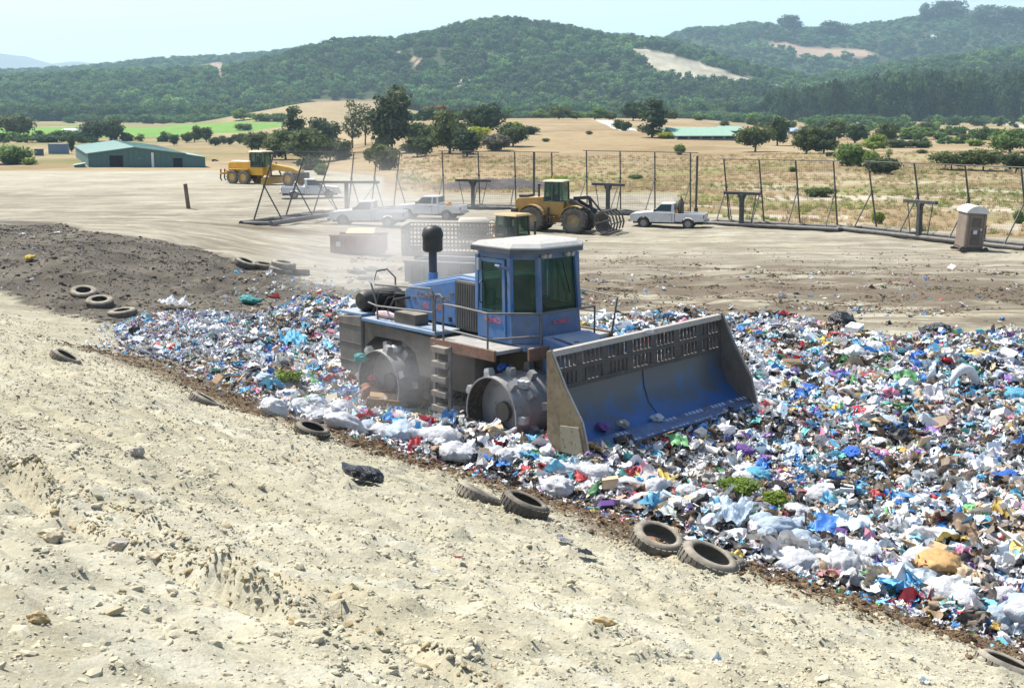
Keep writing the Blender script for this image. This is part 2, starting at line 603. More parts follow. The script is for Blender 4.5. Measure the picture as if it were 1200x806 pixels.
# ---- scattered masses: points with colour, size and turn, filled with small shapes by geometry nodes
def scatter(name, pts, scl, rot, idx, tint, shapes, label, cat=None):
    me = bpy.data.meshes.new(name)
    n = len(pts)
    me.vertices.add(n)
    me.vertices.foreach_set('co', np.asarray(pts, np.float32).ravel())
    for nm, typ, arr, key in (('scl', 'FLOAT_VECTOR', scl, 'vector'), ('rot', 'FLOAT_VECTOR', rot, 'vector'), ('idx', 'INT', idx, 'value'), ('tint', 'FLOAT_COLOR', tint, 'color')):
        a = me.attributes.new(nm, typ, 'POINT')
        arr = np.asarray(arr, np.int32 if typ == 'INT' else np.float32)
        if typ == 'FLOAT_COLOR' and arr.shape[1] == 3: arr = np.concatenate([arr, np.ones((n, 1), np.float32)], 1)
        a.data.foreach_set(key, arr.ravel())
    o = link(bpy.data.objects.new(name, me))
    pool = bpy.data.collections.new(name + "_shapes")
    for i, (sm, mt) in enumerate(shapes):
        if not sm.materials: sm.materials.append(mt)
        pool.objects.link(bpy.data.objects.new("%s_shape_%03d" % (name, i), sm))
    ng = bpy.data.node_groups.new(name + "_scatter", 'GeometryNodeTree')
    ng.interface.new_socket("Geometry", in_out='INPUT', socket_type='NodeSocketGeometry')
    ng.interface.new_socket("Geometry", in_out='OUTPUT', socket_type='NodeSocketGeometry')
    gi = ng.nodes.new('NodeGroupInput'); go = ng.nodes.new('NodeGroupOutput')
    m2p = ng.nodes.new('GeometryNodeMeshToPoints')
    ci = ng.nodes.new('GeometryNodeCollectionInfo')
    ci.inputs['Collection'].default_value = pool
    ci.inputs['Separate Children'].default_value = True
    ci.inputs['Reset Children'].default_value = True
    iop = ng.nodes.new('GeometryNodeInstanceOnPoints')
    iop.inputs['Pick Instance'].default_value = True
    def named(nm, typ):
        a = ng.nodes.new('GeometryNodeInputNamedAttribute'); a.data_type = typ
        a.inputs['Name'].default_value = nm
        return a.outputs['Attribute']
    L = ng.links.new
    L(gi.outputs[0], m2p.inputs['Mesh']); L(m2p.outputs[0], iop.inputs['Points'])
    L(ci.outputs[0], iop.inputs['Instance'])
    L(named('idx', 'INT'), iop.inputs['Instance Index'])
    L(named('rot', 'FLOAT_VECTOR'), iop.inputs['Rotation'])
    L(named('scl', 'FLOAT_VECTOR'), iop.inputs['Scale'])
    L(iop.outputs[0], go.inputs[0])
    md = o.modifiers.new("scatter", 'NODES'); md.node_group = ng
    tag(o, label, cat, kind='stuff')
    return o

def ico(sub=2, rad=1.0):
    bm = bmesh.new(); bmesh.ops.create_icosphere(bm, subdivisions=sub, radius=rad)
    v = np.array([p.co[:] for p in bm.verts]); f = np.array([[q.index for q in p.verts] for p in bm.faces])
    bm.free(); return v, f

def n3(v, freq, seed):
    """cheap smooth 3-D noise from a few random waves, -1..1"""
    r = np.random.default_rng(seed); s = np.zeros(len(v))
    for i in range(7):
        k = r.normal(size=3); k /= np.linalg.norm(k)
        s += np.sin(v @ k * freq * r.uniform(0.6, 1.5) + r.uniform(0, 6.28)) * r.uniform(0.5, 1)
    return s / 3.2
# ------------------------------------------------------------------ the ground: one sheet from the camera's feet to the far mountains
def axis_pts():
    core = np.arange(-11.0, 11.0, 0.075)
    g = [0.075]; p = []
    x = core[-1]
    st = 0.075
    while x < 6200:
        st *= 1.031; x += st; p.append(x)
    p = np.array(p)
    left = -(p - core[-1]) + core[0]
    xs = np.concatenate([left[::-1], core, p])
    ys = list(np.arange(-3.0, 3.9, 0.5)) + list(np.arange(4.0, 22.0, 0.075))
    y = ys[-1]; st = 0.075
    while y < 10500:
        st *= 1.0195; y += st; ys.append(y)
    return xs, np.array(ys)

GX, GY = axis_pts()
XX, YY = np.meshgrid(GX, GY)
xf, yf = XX.ravel(), YY.ravel()
zf = H(xf, yf)

CROP = poly_world([(-60, 156), (0, 158), (60, 160), (100, 161), (200, 161), (255, 157), (330, 148), (335, 143), (250, 145), (120, 148), (0, 151), (-60, 151)])
QUARRY = poly_world([(733, 57), (755, 57), (790, 65), (830, 77), (870, 90), (912, 100), (930, 106), (885, 106), (838, 102), (800, 96), (770, 84), (750, 70)])
CLEAR = [poly_world(p) for p in ([(898, 54), (930, 52), (960, 56), (1000, 58), (1035, 63), (1020, 67), (975, 66), (950, 72), (925, 70), (935, 62)],
                                                                  [(1148, 66), (1174, 65), (1174, 70), (1150, 70)],
                                 [(458, 60), (470, 60), (473, 66), (464, 66)], [(482, 68), (490, 68), (496, 79), (486, 76)],
                                 [(536, 96), (552, 96), (553, 103), (537, 104)],
                                 [(230, 72), (262, 68), (262, 72), (232, 76)])]
DRYHILL = poly_world([(255, 152), (285, 134), (320, 128), (360, 118), (420, 116), (470, 122), (475, 150), (420, 165), (300, 172), (240, 168)])
ROADS = [poly_world([(690, 140), (712, 141), (745, 152), (770, 161), (745, 160), (716, 150)]), poly_world([(1148, 136), (1162, 135), (1230, 152), (1230, 157)])]

def smin(a): return np.clip(a, 0, 1)

def ground_colour(x, y, z):
    n = len(x)
    def C(r, g, b): return np.tile(np.array([r, g, b], float), (n, 1))
    def mix(c, w, d):
        w = np.clip(w, 0, 1)[:, None]; return c * (1 - w) + np.asarray(d, float) * w
    f1 = fbm(x / 2.0, y / 2.0, 50, 4); f2 = fbm(x / 7.0, y / 7.0, 54, 4); f3 = fbm(x / 0.45, y / 0.45, 58, 3)
    f4 = fbm(x / 28.0, y / 28.0, 61, 4)
    s = slope_s(x, y); t = slope_t(x, y)
    # pale clay of the slope and the flat
    c = C(0.455, 0.415, 0.315)
    c = mix(c, 0.5 + 0.9 * f1, (0.40, 0.355, 0.25))
    c = mix(c, 0.35 * sst(0.1, 0.6, f3), (0.55, 0.53, 0.45))
    flat = sst(44, 52, y)
    c = mix(c, flat * (0.65 + 0.7 * f2), (0.37, 0.33, 0.26))
    # bands of wheel tracks over the flat
    bands = sst(0.15, 0.55, fbm((x + 0.35 * y) / 5.0, (y - 0.1 * x) / 1.3, 66, 3))
    c = mix(c, flat * bands * 0.7 * (1 - sst(120, 160, y)), (0.22, 0.18, 0.13))
    fine_t = fbm((x + 0.3 * y) / 1.6, (y - 0.1 * x) / 0.5, 67, 3)
    c = mix(c, flat * sst(0.0, 0.5, fine_t) * 0.4 * (1 - sst(110, 160, y)), (0.26, 0.22, 0.165))
    # dark dirt behind the rubbish
    b2 = np.exp(-((y - 48 - 3.5 * f2) / 9.0) ** 2) * sst(-4, 3, x)
    c = mix(c, b2 * sst(-0.40, 0.22, fbm(x / 2.2, y / 1.6, 68, 4)) * 1.0, (0.10, 0.08, 0.055))
    # pale cleat tracks left by the machine
    rowv = (x * 0.80 - y * 0.60)
    tr = (np.sin(rowv * 2 * math.pi / 2.4) > 0.15) * sst(39, 43, y) * (1 - sst(52, 57, y)) * sst(2, 4, x) * (1 - sst(13, 19, x))
    c = mix(c, tr * 0.4, (0.42, 0.37, 0.28))
    b3 = np.exp(-((y - 72 - 0.45 * (x + 22)) / 2.6) ** 2) * sst(-40, -26, x) * (1 - sst(-14, -9, x))
    c = mix(c, b3 * sst(-0.4, 0.2, f1) * 0.95, (0.16, 0.12, 0.085))
    # dark bank
    m = inside(DARKBANK, x + 0.7 * f1, y + 1.2 * f2)
    strk = fbm((x + 0.5 * y) / 4.0, (y - 0.5 * x) / 0.9, 69, 3)
    c = mix(c, m * (0.92 + 0.15 * f1), (0.11, 0.097, 0.082))
    c = mix(c, m * sst(0.05, 0.5, strk) * 0.6, (0.055, 0.048, 0.04))
    c = mix(c, m * sst(0.25, 0.6, f3) * 0.35, (0.33, 0.28, 0.21))
    # brown shredded strip along the toe
    nearm = (y < 60)
    d = np.full(n, 99.0)
    dd = polydist(TOE[:-1], x[nearm], y[nearm]) if nearm.any() else None
    ins = np.zeros(n, bool)
    if nearm.any():
        # open line: ignore the closing edge by testing side of the slope instead
        d[nearm] = dd; ins[nearm] = inside(TRASH, x[nearm], y[nearm])
    mul = np.where(ins, 1.0, 1 - sst(1.3, 2.7, d + 0.7 * f1 + 0.25 * f3)) * (s > -2.5) * (1 - sst(30, 40, y))
    mul = np.where(ins, 0, mul)
    c = mix(c, mul * 0.9, (0.125, 0.085, 0.052))
    c = mix(c, ins * 0.9, (0.20, 0.175, 0.15))
    # beyond the landfill: dry grass, green patches, sandy wash
    u = x / np.maximum(y, 1)
    gedge = np.where(u > 0.13, 92 - (x - 14) * 1.15, 118 + 6 * f4)
    gedge = np.where(u < -0.10, 168 + 4 * f4, gedge)
    gr = sst(0, 1, (y - gedge) / np.where(u > 0.13, 3.0, 9.0))
    dry = np.tile(np.array([0.37, 0.285, 0.175]), (n, 1))
    dry = mix(dry, 0.5 + 0.9 * f4, (0.31, 0.22, 0.12))
    dry = mix(dry, sst(0.0, 0.45, fbm(x / 22, y / 12, 71, 5)) * 0.6, (0.21, 0.15, 0.08))
    c = c * (1 - gr[:, None]) + dry * gr[:, None]
    green = sst(-0.05, 0.4, fbm(x / 16, y / 10, 73, 4)) * gr * (1 - sst(170, 330, y)) * sst(-0.04, 0.06, u)
    c = mix(c, green * 0.6, (0.21, 0.23, 0.075))
    wash = sst(0.12, 0.35, fbm(x / 14, y / 6, 77, 3)) * gr * (1 - sst(120, 200, y)) * sst(0.1, 0.16, u)
    c = mix(c, wash * 0.85, (0.50, 0.45, 0.36))
    lv = sst(170, 230, y) * (1 - sst(-0.2, -0.12, u))
    c = mix(c, lv * sst(-0.1, 0.3, fbm(x / 40, y / 30, 80, 3)) * 0.6, (0.17, 0.19, 0.07))
    mv = sst(560, 760, y) * sst(-0.1, 0.3, fbm(x / 60, y / 25, 82, 3))
    c = mix(c, mv * 0.6, (0.20, 0.21, 0.08))
    # forest floor on the hills
    hill = sst(1000, 1160, y)
    c = mix(c, hill, (0.055, 0.065, 0.028))
    far = sst(5200, 6500, y)
    c = mix(c, far, (0.20, 0.17, 0.11))
    mid = (y > 380) & (y < 5200)
    if mid.any():
        xm, ym = x[mid], y[mid]
        cm = c[mid]
        def setp(cm, P, col, w=1.0):
            return np.where(inside(P, xm, ym)[:, None], cm * (1 - w) + np.array(col) * w, cm)
        cm = setp(cm, DRYHILL, (0.36, 0.275, 0.17), 0.75)
        cm = setp(cm, CROP, (0.17, 0.29, 0.07))
        q = 0.6 + 0.6 * vnoise(xm / 16, ym / 30, 90) + .25 * fbm(xm / 9, ym / 14, 91, 2)
        inq = inside(QUARRY, xm, ym)
        cm = np.where(inq[:, None], np.array([0.40, 0.36, 0.27]) * q[:, None], cm)
        for P in CLEAR: cm = setp(cm, P, (0.38, 0.27, 0.19))
        for P in ROADS: cm = setp(cm, P, (0.50, 0.47, 0.42))
        c[mid] = cm
    return np.clip(c, 0.01, 0.9)

gc = ground_colour(xf, yf, zf) * np.array([0.84, 0.865, 0.86])

def ground_material():
    m, nt, b = new_mat("earth")
    at = N(nt, 'ShaderNodeAttribute', attribute_name='tint')
    n1 = noise(nt, 2.2, 8, 0.7)
    n2 = noise(nt, 14.0, 6, 0.75)
    n3_ = noise(nt, 0.12, 6, 0.65)
    c = mixc(nt, ramp(nt, n1, [(0.3, 0.0), (0.7, 1.0)]), at.outputs['Color'], at.outputs['Color'])
    v = math_(nt, 'ADD', math_(nt, 'MULTIPLY', ramp(nt, n1, [(0.25, 0.0), (0.75, 1.0)]), 0.30), 0.85)
    v = math_(nt, 'MULTIPLY', v, math_(nt, 'ADD', math_(nt, 'MULTIPLY', ramp(nt, n2, [(0.3, 0.0), (0.7, 1.0)]), 0.34), 0.83))
    v = math_(nt, 'MULTIPLY', v, math_(nt, 'ADD', math_(nt, 'MULTIPLY', ramp(nt, n3_, [(0.3, 0.0), (0.7, 1.0)]), 0.24), 0.88))
    v = math_(nt, 'MULTIPLY', v, math_(nt, 'ADD', math_(nt, 'MULTIPLY', ramp(nt, noise(nt, 0.35, 9, 0.75), [(0.3, 0.0), (0.7, 1.0)]), 0.36), 0.80))
    vm = N(nt, 'ShaderNodeVectorMath', operation='SCALE')
    nt.links.new(at.outputs['Color'], vm.inputs[0]); nt.links.new(v, vm.inputs['Scale'])
    # wheel tracks and churned earth on the flat (mask kept in the alpha of the tint)
    tc = N(nt, 'ShaderNodeTexCoord')
    def streak(rot, sx_, sy_, scale):
        mp = N(nt, 'ShaderNodeMapping'); mp.inputs['Rotation'].default_value = (0, 0, rot); mp.inputs['Scale'].default_value = (sx_, sy_, 1)
        nt.links.new(tc.outputs['Object'], mp.inputs[0])
        return noise(nt, scale, 6, .65, vec=mp.outputs[0])
    t1 = ramp(nt, streak(.25, .05, 1.1, 1.0), [(.48, 0.), (.60, 1.)])
    t2 = ramp(nt, streak(-.55, .06, 1.3, 1.0), [(.53, 0.), (.64, 1.)])
    t3 = ramp(nt, streak(.1, .35, .8, .55), [(.49, 0.), (.62, 1.)])
    tk = math_(nt, 'MAXIMUM', math_(nt, 'MAXIMUM', t1, t2), t3)
    tk = math_(nt, 'MULTIPLY', math_(nt, 'MULTIPLY', tk, at.outputs['Alpha']), 0.8)
    tk = math_(nt, 'MINIMUM', tk, 0.92)
    cc = mixc(nt, tk, vm.outputs[0], (0.135, 0.11, 0.08))
    nt.links.new(cc, b.inputs['Base Color'])
    b.inputs['Roughness'].default_value = 1.0
    b.inputs['Specular IOR Level'].default_value = 0.05
    h = math_(nt, 'ADD', noise(nt, 30.0, 5, 0.75), math_(nt, 'MULTIPLY', noise(nt, 9.0, 4, 0.7), 1.2))
    bump(nt, b, h, 0.6, 0.03)
    return m

EARTH = ground_material()
nr, ncol = XX.shape
ii = np.arange(nr * ncol).reshape(nr, ncol)
def sheet(name, r0, r1):
    sub = ii[r0:r1 + 1]
    q = np.stack([sub[:-1, :-1], sub[:-1, 1:], sub[1:, 1:], sub[1:, :-1]], -1).reshape(-1, 4)
    off = r0 * ncol
    sl = slice(r0 * ncol, (r1 + 1) * ncol)
    V = np.stack([xf[sl], yf[sl], zf[sl]], 1)
    me = numpy_mesh(name, V, quads=q - off, smooth=True)
    a = me.attributes.new('tint', 'FLOAT_COLOR', 'POINT')
    yv, xv = yf[sl], xf[sl]
    msk = sst(38, 44, yv) * (1 - sst(95, 150, yv)) * np.where(inside(DARKBANK, xv, yv), .4, 1.0) * (1 - sst(0, 4, yv - (94 - (xv - 14) * 1.15)) * (xv > 11))
    msk = msk * (0.75 + 1.5 * np.exp(-((yv - 49) / 9.0) ** 2) * sst(-4, 3, xv))
    a.data.foreach_set('color', np.concatenate([gc[sl], msk[:, None]], 1).astype(np.float32).ravel())
    me.materials.append(EARTH)
    o = link(bpy.data.objects.new(name, me))
    o['kind'] = 'structure'
    return o
rb = int(np.searchsorted(GY, 1000.0))
g_ = sheet("ground", 0, rb)
tag(g_, "pale cloddy clay slope and flat running out to dry grassland", "ground")
h_ = sheet("hills", rb, nr - 1)
tag(h_, "wooded hills and hazy mountains across the valley", "hills")

# ---- clods and crumbs on the clay
def rock_shape(seed, sub=2, jag=0.28):
    v, f = ico(sub)
    v = v * (1 + jag * n3(v, 2.2, seed)[:, None] + 0.16 * n3(v, 5.0, seed + 50)[:, None])
    r = np.random.default_rng(seed); v = v * r.uniform(.86, 1.14, (len(v), 1))
    v *= np.array([1.0, 0.8, 0.62])
    return numpy_mesh("clod", v, tris=f)

CLODM = tinted("clod_earth", rough=1.0, spec=0.05, var=0.0, scale=12)
def clods():
    P = []; S = []; T = []
    def put(x, y, r, col, lo, hi):
        P.append((x, y)); S.append(r)
        T.append(np.array(col) * rng.uniform(lo, hi, (len(x), 1)) * rng.uniform(0.98, 1.02, (len(x), 3)))
    # crumbs of the broken crust, in drifts along the machine's passes
    n = 700000
    y = 3.4 + 44 * rng.random(n) ** 1.6; x = rng.uniform(-17, 12, n)
    s = slope_s(x, y); t = slope_t(x, y)
    d1 = fbm(t / 1.9, s / 0.55, 101, 3); d2 = fbm(x / 0.5, y / 0.5, 103, 2)
    dens = (0.30 + 0.70 * sst(-0.15, 0.5, d1 + 0.6 * d2)) * np.clip(1.25 - y / 42, 0.30, 1)
    keep = (y < 46.5) & ((s > -0.2) | (x < -9)) & ~inside(DARKBANK, x, y) & ~inside(TRASH, x, y) & (rng.random(n) < dens) & (np.abs(x) < y * 0.48 + 2.0)
    x, y = x[keep], y[keep]
    dt = polydist(TOE, x, y); keep = dt > 1.2 + 1.5 * rng.random(len(x)); x, y = x[keep], y[keep]
    r = 0.0055 + 0.0062 * rng.pareto(2.4, len(x)).clip(0, 4.5) + 0.00028 * y
    put(x, y, r, (0.415, 0.38, 0.275), 0.85, 1.15)
    # a few real clods
    n = 1300
    y = 4.0 + 32 * rng.random(n) ** 1.3; x = rng.uniform(-15, 11, n); s = slope_s(x, y)
    keep = (s > 0.2) & (rng.random(n) < 0.2 + 0.8 * sst(0, 0.4, fbm(x / 1.5, y / 1.5, 105, 3)))
    x, y = x[keep], y[keep]
    put(x, y, 0.018 + 0.012 * rng.pareto(2.2, len(x)).clip(0, 2.6), (0.33, 0.285, 0.185), 0.7, 1.12)
    # tumbled rims of the ruts
    for s0, wd_, hh, sd in RUTS[:2]:
        k = 3000
        t = rng.uniform(-8, 26, k); s = s0 + rng.normal(0.02, 0.16, k)
        x = P0X + NX * s + DX_ * t; y = P0Y + NY * s + DY_ * t
        m = (y > 5.3) & (vnoise(t / 3.0, t * 0, 44 + sd) > .3); x, y = x[m], y[m]
        put(x, y, 0.008 + 0.007 * rng.pareto(2.2, len(x)).clip(0, 4), (0.37, 0.30, 0.175), 0.7, 1.15)
    # brown shreds along the toe
    k = 80000
    tt = rng.uniform(0, 1, k); seg = np.linspace(0, 1, len(TOE))
    bx = np.interp(tt, seg, TOE[:, 0]); by = np.interp(tt, seg, TOE[:, 1])
    off = rng.normal(1.0, 0.85, k)
    put(bx + NX * off, by + NY * off, 0.008 + 0.009 * rng.pareto(2.5, k).clip(0, 4), (0.13, 0.09, 0.055), 0.35, 1.7)
    # dark bank and the dirt behind the rubbish
    k = 42000
    x = rng.uniform(-30, -4, k); y = rng.uniform(36, 64, k)
    m = inside(DARKBANK, x, y); x, y = x[m], y[m]
    put(x, y, 0.018 + 0.018 * rng.pareto(2.4, len(x)).clip(0, 4), (0.125, 0.108, 0.088), 0.35, 1.6)
    k = 60000
    x = rng.uniform(-8, 28, k); y = rng.normal(51, 8, k); m = (y > 41) & (y < 78) & ~inside(TRASH, x, y)
    m &= rng.random(k) < sst(-0.1, 0.4, fbm(x / 2, y / 1.4, 111, 3))
    x, y = x[m], y[m]
    put(x, y, 0.018 + 0.018 * rng.pareto(2.4, len(x)).clip(0, 4), (0.14, 0.11, 0.075), 0.4, 1.6)
    x = np.concatenate([p[0] for p in P]); y = np.concatenate([p[1] for p in P]); r = np.concatenate(S); T = np.concatenate(T)
    z = H(x, y) - r * 0.12
    n = len(x)
    print("clods", n)
    scatter("dirt_clods", np.stack([x, y, z], 1), r[:, None] * rng.uniform(0.8, 1.5, (n, 3)) * np.array([1.1, 1.1, .8]), np.stack([rng.normal(0, .35, n), rng.normal(0, .35, n), rng.uniform(0, 6.28, n)], 1), rng.integers(0, 6, n), T,
            [(rock_shape(i, 1 if i < 4 else 2, 0.34), CLODM) for i in range(6)], "loose clods and crumbs strewn over the dirt slopes")
clods()
# ------------------------------------------------------------------ the landfill compactor
def tooth_mesh():
    # chunky trapezoid cleat standing on z = 0, pointing up
    b = [(-.09, -.085), (.09, -.085), (.09, .085), (-.09, .085)]
    t = [(-.07, -.06), (.07, -.06), (.07, .06), (-.07, .06)]
    mb = MB()
    v = [(x, y, -0.03) for x, y in b] + [(x * .92, y * .95, 0.09) for x, y in b] + [(x, y, 0.165) for x, y in t]
    f = [(0, 3, 2, 1), (8, 9, 10, 11)]
    for i in range(4):
        j = (i + 1) % 4
        f += [(i, j, j + 4, i + 4), (i + 4, j + 4, j + 8, i + 8)]
    mb.add(v, f)
    return mb.mesh("tooth")

def scoured_blade():
    """blue paint rubbed through to grey steel in soft streaks"""
    m, nt, b = new_mat("blade_blue")
    tc = N(nt, 'ShaderNodeTexCoord'); mp = N(nt, 'ShaderNodeMapping'); mp.inputs['Scale'].default_value = (1.0, 0.9, 0.55)
    nt.links.new(tc.outputs['Object'], mp.inputs[0])
    n1 = noise(nt, 1.5, 9, .72, vec=mp.outputs[0]); n2 = noise(nt, 7.0, 6, .7)
    sz = N(nt, 'ShaderNodeSeparateXYZ'); nt.links.new(tc.outputs['Object'], sz.inputs[0])
    f = math_(nt, 'ADD', n1, math_(nt, 'MULTIPLY', math_(nt, 'SUBTRACT', sz.outputs[2], 1.05), 0.30))
    c = mixc(nt, ramp(nt, f, [(.34, 0.), (.60, 1.)]), (0.022, 0.115, 0.34), (0.075, 0.082, 0.092))
    c = mixc(nt, ramp(nt, n2, [(.52, 0.), (.78, .65)]), c, (0.10, 0.08, 0.065))
    nt.links.new(c, b.inputs['Base Color'])
    b.inputs['Roughness'].default_value = .36; b.inputs['Metallic'].default_value = .2
    bump(nt, b, n2, .15, .02)
    return m

def build_compactor():
    blue = paint("machine_blue", (0.020, 0.165, 0.45), 0.45, 0, 0.34, 0.2, (0.10, 0.09, 0.085), 1.6, streak=.6)
    bluefaded = paint("faded_blue", (0.10, 0.26, 0.48), 0.5, 0, 0.45, 0.25, (0.16, 0.14, 0.12), 2.0)
    shadeblue = paint("shaded_blue", (0.02, 0.105, 0.28), 0.5, 0, 0.4, 0.15, (0.08, 0.075, 0.075), 2.0, streak=.5)  # darker copy of the machine blue, the cab front's shade put into the colour
    steel = paint("scoured_steel", (0.40, 0.41, 0.42), 0.42, 0.55, 0.30, 0.12, (0.16, 0.12, 0.09), 2.4)
    grimy = paint("grimy_steel", (0.085, 0.082, 0.078), 0.6, 0.15, 0.32, 0.4, (0.13, 0.085, 0.06), 2.2, streak=.45)
    black = paint("black_rubber_paint", (0.012, 0.013, 0.015), 0.45, 0, 0.12, 0.0)
    rail = paint("rail_grey", (0.10, 0.105, 0.115), 0.45, 0.3, 0.35, 0.1)
    rust = paint("rusty_deck", (0.20, 0.095, 0.06), 0.7, 0, 0.3, 0.4, (0.08, 0.05, 0.035), 3.0)
    roofm = paint("roof_grey", (0.34, 0.36, 0.37), 0.7, 0, 0.35, 0.22, (0.20, 0.19, 0.17))
    ochre = paint("worn_plate", (0.20, 0.155, 0.085), 0.6, 0.2, 0.45, 0.45, (0.11, 0.075, 0.05), 2.0)
    bladeb = scoured_blade()
    gl = glass("cab_glass", (0.02, 0.07, 0.06), 0.72)
    inner = matte("cab_interior", (0.03, 0.032, 0.035), 0.3)
    recess_shade = paint("shaded_recess", (0.034, 0.031, 0.028), 0.9, 0, 0.06, 0.4, (0.12, 0.09, 0.065), 3.0)  # shade inside the drum ends put into a near-black base, plus worn patches
    c = (-0.37, 29.08)
    root = thing("landfill_compactor", "blue landfill compactor with spiked steel drums and raised slotted blade on the rubbish", "compactor",
                 (c[0], c[1], 0.86), math.atan2(-0.741, 0.671))
    # --- drums
    tm = tooth_mesh(); tm.materials.append(steel)
    Rr = 0.80
    def drum(x, ysign, w=1.32, yo=1.92):
        y0 = yo * ysign; y1 = (yo - w) * ysign
        mb = MB()
        prof_ = [(0.772, y0 - 0.4 * ysign), (0.772, y0), (Rr, y0), (Rr, y1), (0.70, y1), (0.02, y1 + 0.1 * ysign)]
        mb.lathe(prof_, 40, 'Y', cap=False)
        d = part("drum", mb, steel, root, 0, True)
        part("recess", MB().lathe([(0.10, y0 - 0.62 * ysign), (0.66, y0 - 0.60 * ysign), (0.752, y0 - 0.55 * ysign), (0.768, y0 - 0.02 * ysign)], 40, 'Y', cap=False), recess_shade, d, 0, True)
        d.location = (x, 0, Rr - 0.04)
        hub = MB().lathe([(0.26, y0 - 0.63 * ysign), (0.26, y0 - 0.50 * ysign), (0.20, y0 - 0.46 * ysign), (0.10, y0 - 0.45 * ysign), (0.0, y0 - 0.45 * ysign)], 16, 'Y')
        part("hub", hub, grimy, d, 0, True)
        bl_ = MB()
        for k in range(10):
            a = 2 * math.pi * k / 10
            bl_.lathe([(0.028, y0 - 0.60 * ysign), (0.028, y0 - 0.55 * ysign)], 6, 'Y', (math.cos(a) * .38, 0, math.sin(a) * .38))
        part("bolts", bl_, steel, d)['kind'] = 'stuff'
        for rr_ in (0.33, 0.66):
            yy = y0 + (y1 - y0) * rr_
            part("band", MB().lathe([(Rr - .005, yy - 0.02), (Rr + 0.012, yy - 0.02), (Rr + 0.012, yy + 0.02), (Rr - .005, yy + 0.02)], 40, 'Y'), steel, d, 0, True)
        rows = 4; nt_ = 7
        for i in range(rows):
            yy = y0 + (y1 - y0) * (0.10 + 0.265 * i)
            for k in range(nt_):
                a = 2 * math.pi * (k + 0.5 * (i % 2) + 0.12 * i) / nt_ + (0.4 if x < 0 else 0)
                o = link(bpy.data.objects.new("tooth", tm), d)
                o.location = (math.cos(a) * Rr, yy, math.sin(a) * Rr)
                o.rotation_euler = (0, math.pi / 2 - a, 0)
        return d
    for x in (2.0, -2.0):
        for sg in (-1, 1): drum(x, sg)
    # --- chassis
    part("chassis", MB().box(-3.2, 2.7, -0.55, 0.55, 0.75, 1.95).box(-0.55, 0.75, -1.3, 1.3, 0.85, 1.9), grimy, root, 0.03)
    part("axle", MB().tube([(2.0, -1.6, .76), (2.0, 1.6, .76)], 0.22, 12), grimy, root)
    part("axle", MB().tube([(-2.0, -1.6, .76), (-2.0, 1.6, .76)], 0.22, 12), grimy, root)
    # rear side skirts above the drums, the tail box and counterweight
    for sg in (-1, 1):
        mb = MB()
        poly = [(-3.0, 1.15), (-2.9, 1.55), (-2.55, 1.78), (-1.5, 1.80), (-1.05, 1.60), (-0.85, 1.1), (-0.2, 1.1), (-0.2, 2.02), (-3.0, 2.12)]
        mb.prism(poly, 1.50 * sg, 1.56 * sg)
        part("fender", mb, grimy, root, 0.01)
    part("tail_box", MB().prism([(-3.05, 0.72), (-3.95, 0.85), (-4.02, 2.12), (-3.05, 2.22)], -1.62, 1.62), paint("tail_grey", (0.12, 0.12, 0.12), 0.6, 0.1, 0.4, 0.3, streak=.5), root, 0.03)
    part("tail_lid", MB().box(-4.0, -3.05, -1.60, -0.25, 2.20, 2.26).box(-4.0, -3.05, 0.25, 1.60, 2.20, 2.26), bluefaded, root, 0.01)
    # walkways
    for sg in (-1, 1):
        part("walkway", MB().box(-2.95, -0.15, *(sorted((0.95 * sg, 1.68 * sg))), 2.12, 2.20), bluefaded, root, 0.012)
        part("deck", MB().box(-0.12, 1.95, *(sorted((0.98 * sg, 1.75 * sg))), 1.98, 2.06), steel, root, 0.01)
        part("deck_edge", MB().box(-0.15, 2.0, *(sorted((1.752 * sg, 1.82 * sg))), 1.86, 2.10), rust, root, 0.01)
    part("floor_plate", MB().box(-0.12, 2.35, -0.97, 0.97, 1.97, 2.10), shadeblue, root, 0.02)
    part("deck_edge", MB().box(2.36, 2.42, -1.2, 1.2, 1.85, 2.12), rust, root, 0.01)
    # --- engine hood: slopes down to the rear
    hp = [(0.50, 2.14), (0.50, 3.34), (-0.35, 3.36), (-2.25, 2.96), (-2.40, 2.86), (-2.40, 2.2)]
    hood = part("hood", MB().prism(hp, -0.80, 0.80), blue, root, 0.05)
    part("hood_lid", MB().prism([(0.48, 3.345), (-0.35, 3.365), (-2.2, 2.975), (-2.2, 3.00), (-0.35, 3.395), (0.48, 3.375)], -0.72, 0.72), bluefaded, hood, 0.01)
    for yy in (-0.835, 0.835):
        part("side_panel", MB().prism([(-0.42, 2.22), (-0.42, 3.26), (-2.2, 2.90), (-2.2, 2.22)], yy - 0.02, yy + 0.02), blue, hood, 0.012)
    grill = part("grille", MB().box(-0.36, 0.44, -0.88, -0.82, 2.16, 3.28), grimy, hood, 0.01)
    for i in range(13):
        xx = -0.32 + i * 0.061
        part("slat", MB().box(xx, xx + 0.028, -0.925, -0.882, 2.2, 3.24), rail, grill)
    # lettering on the hood side
    def letter(body, size, x, y, z, m, par, rx=0, rzz=0, bold=0.004):
        me = text_mesh(body, size, 0.003, bold); me.materials.append(m)
        o = link(bpy.data.objects.new("lettering", me), par)
        o.location = (x, y, z); o.rotation_euler = (math.pi / 2 + rx, 0, rzz)
        return o
    lt1 = matte("faded_orange_letters", (0.42, 0.16, 0.10), 0.35, 14, 0.8, 0)
    lt2 = matte("brown_letters", (0.26, 0.20, 0.17), 0.4, 14, 0.8, 0)
    lt3 = matte("pink_letters", (0.55, 0.16, 0.22), 0.3, 14, 0.8, 0)
    letter("COMPACTOR", 0.20, -1.22, -0.860, 2.80, lt2, hood)
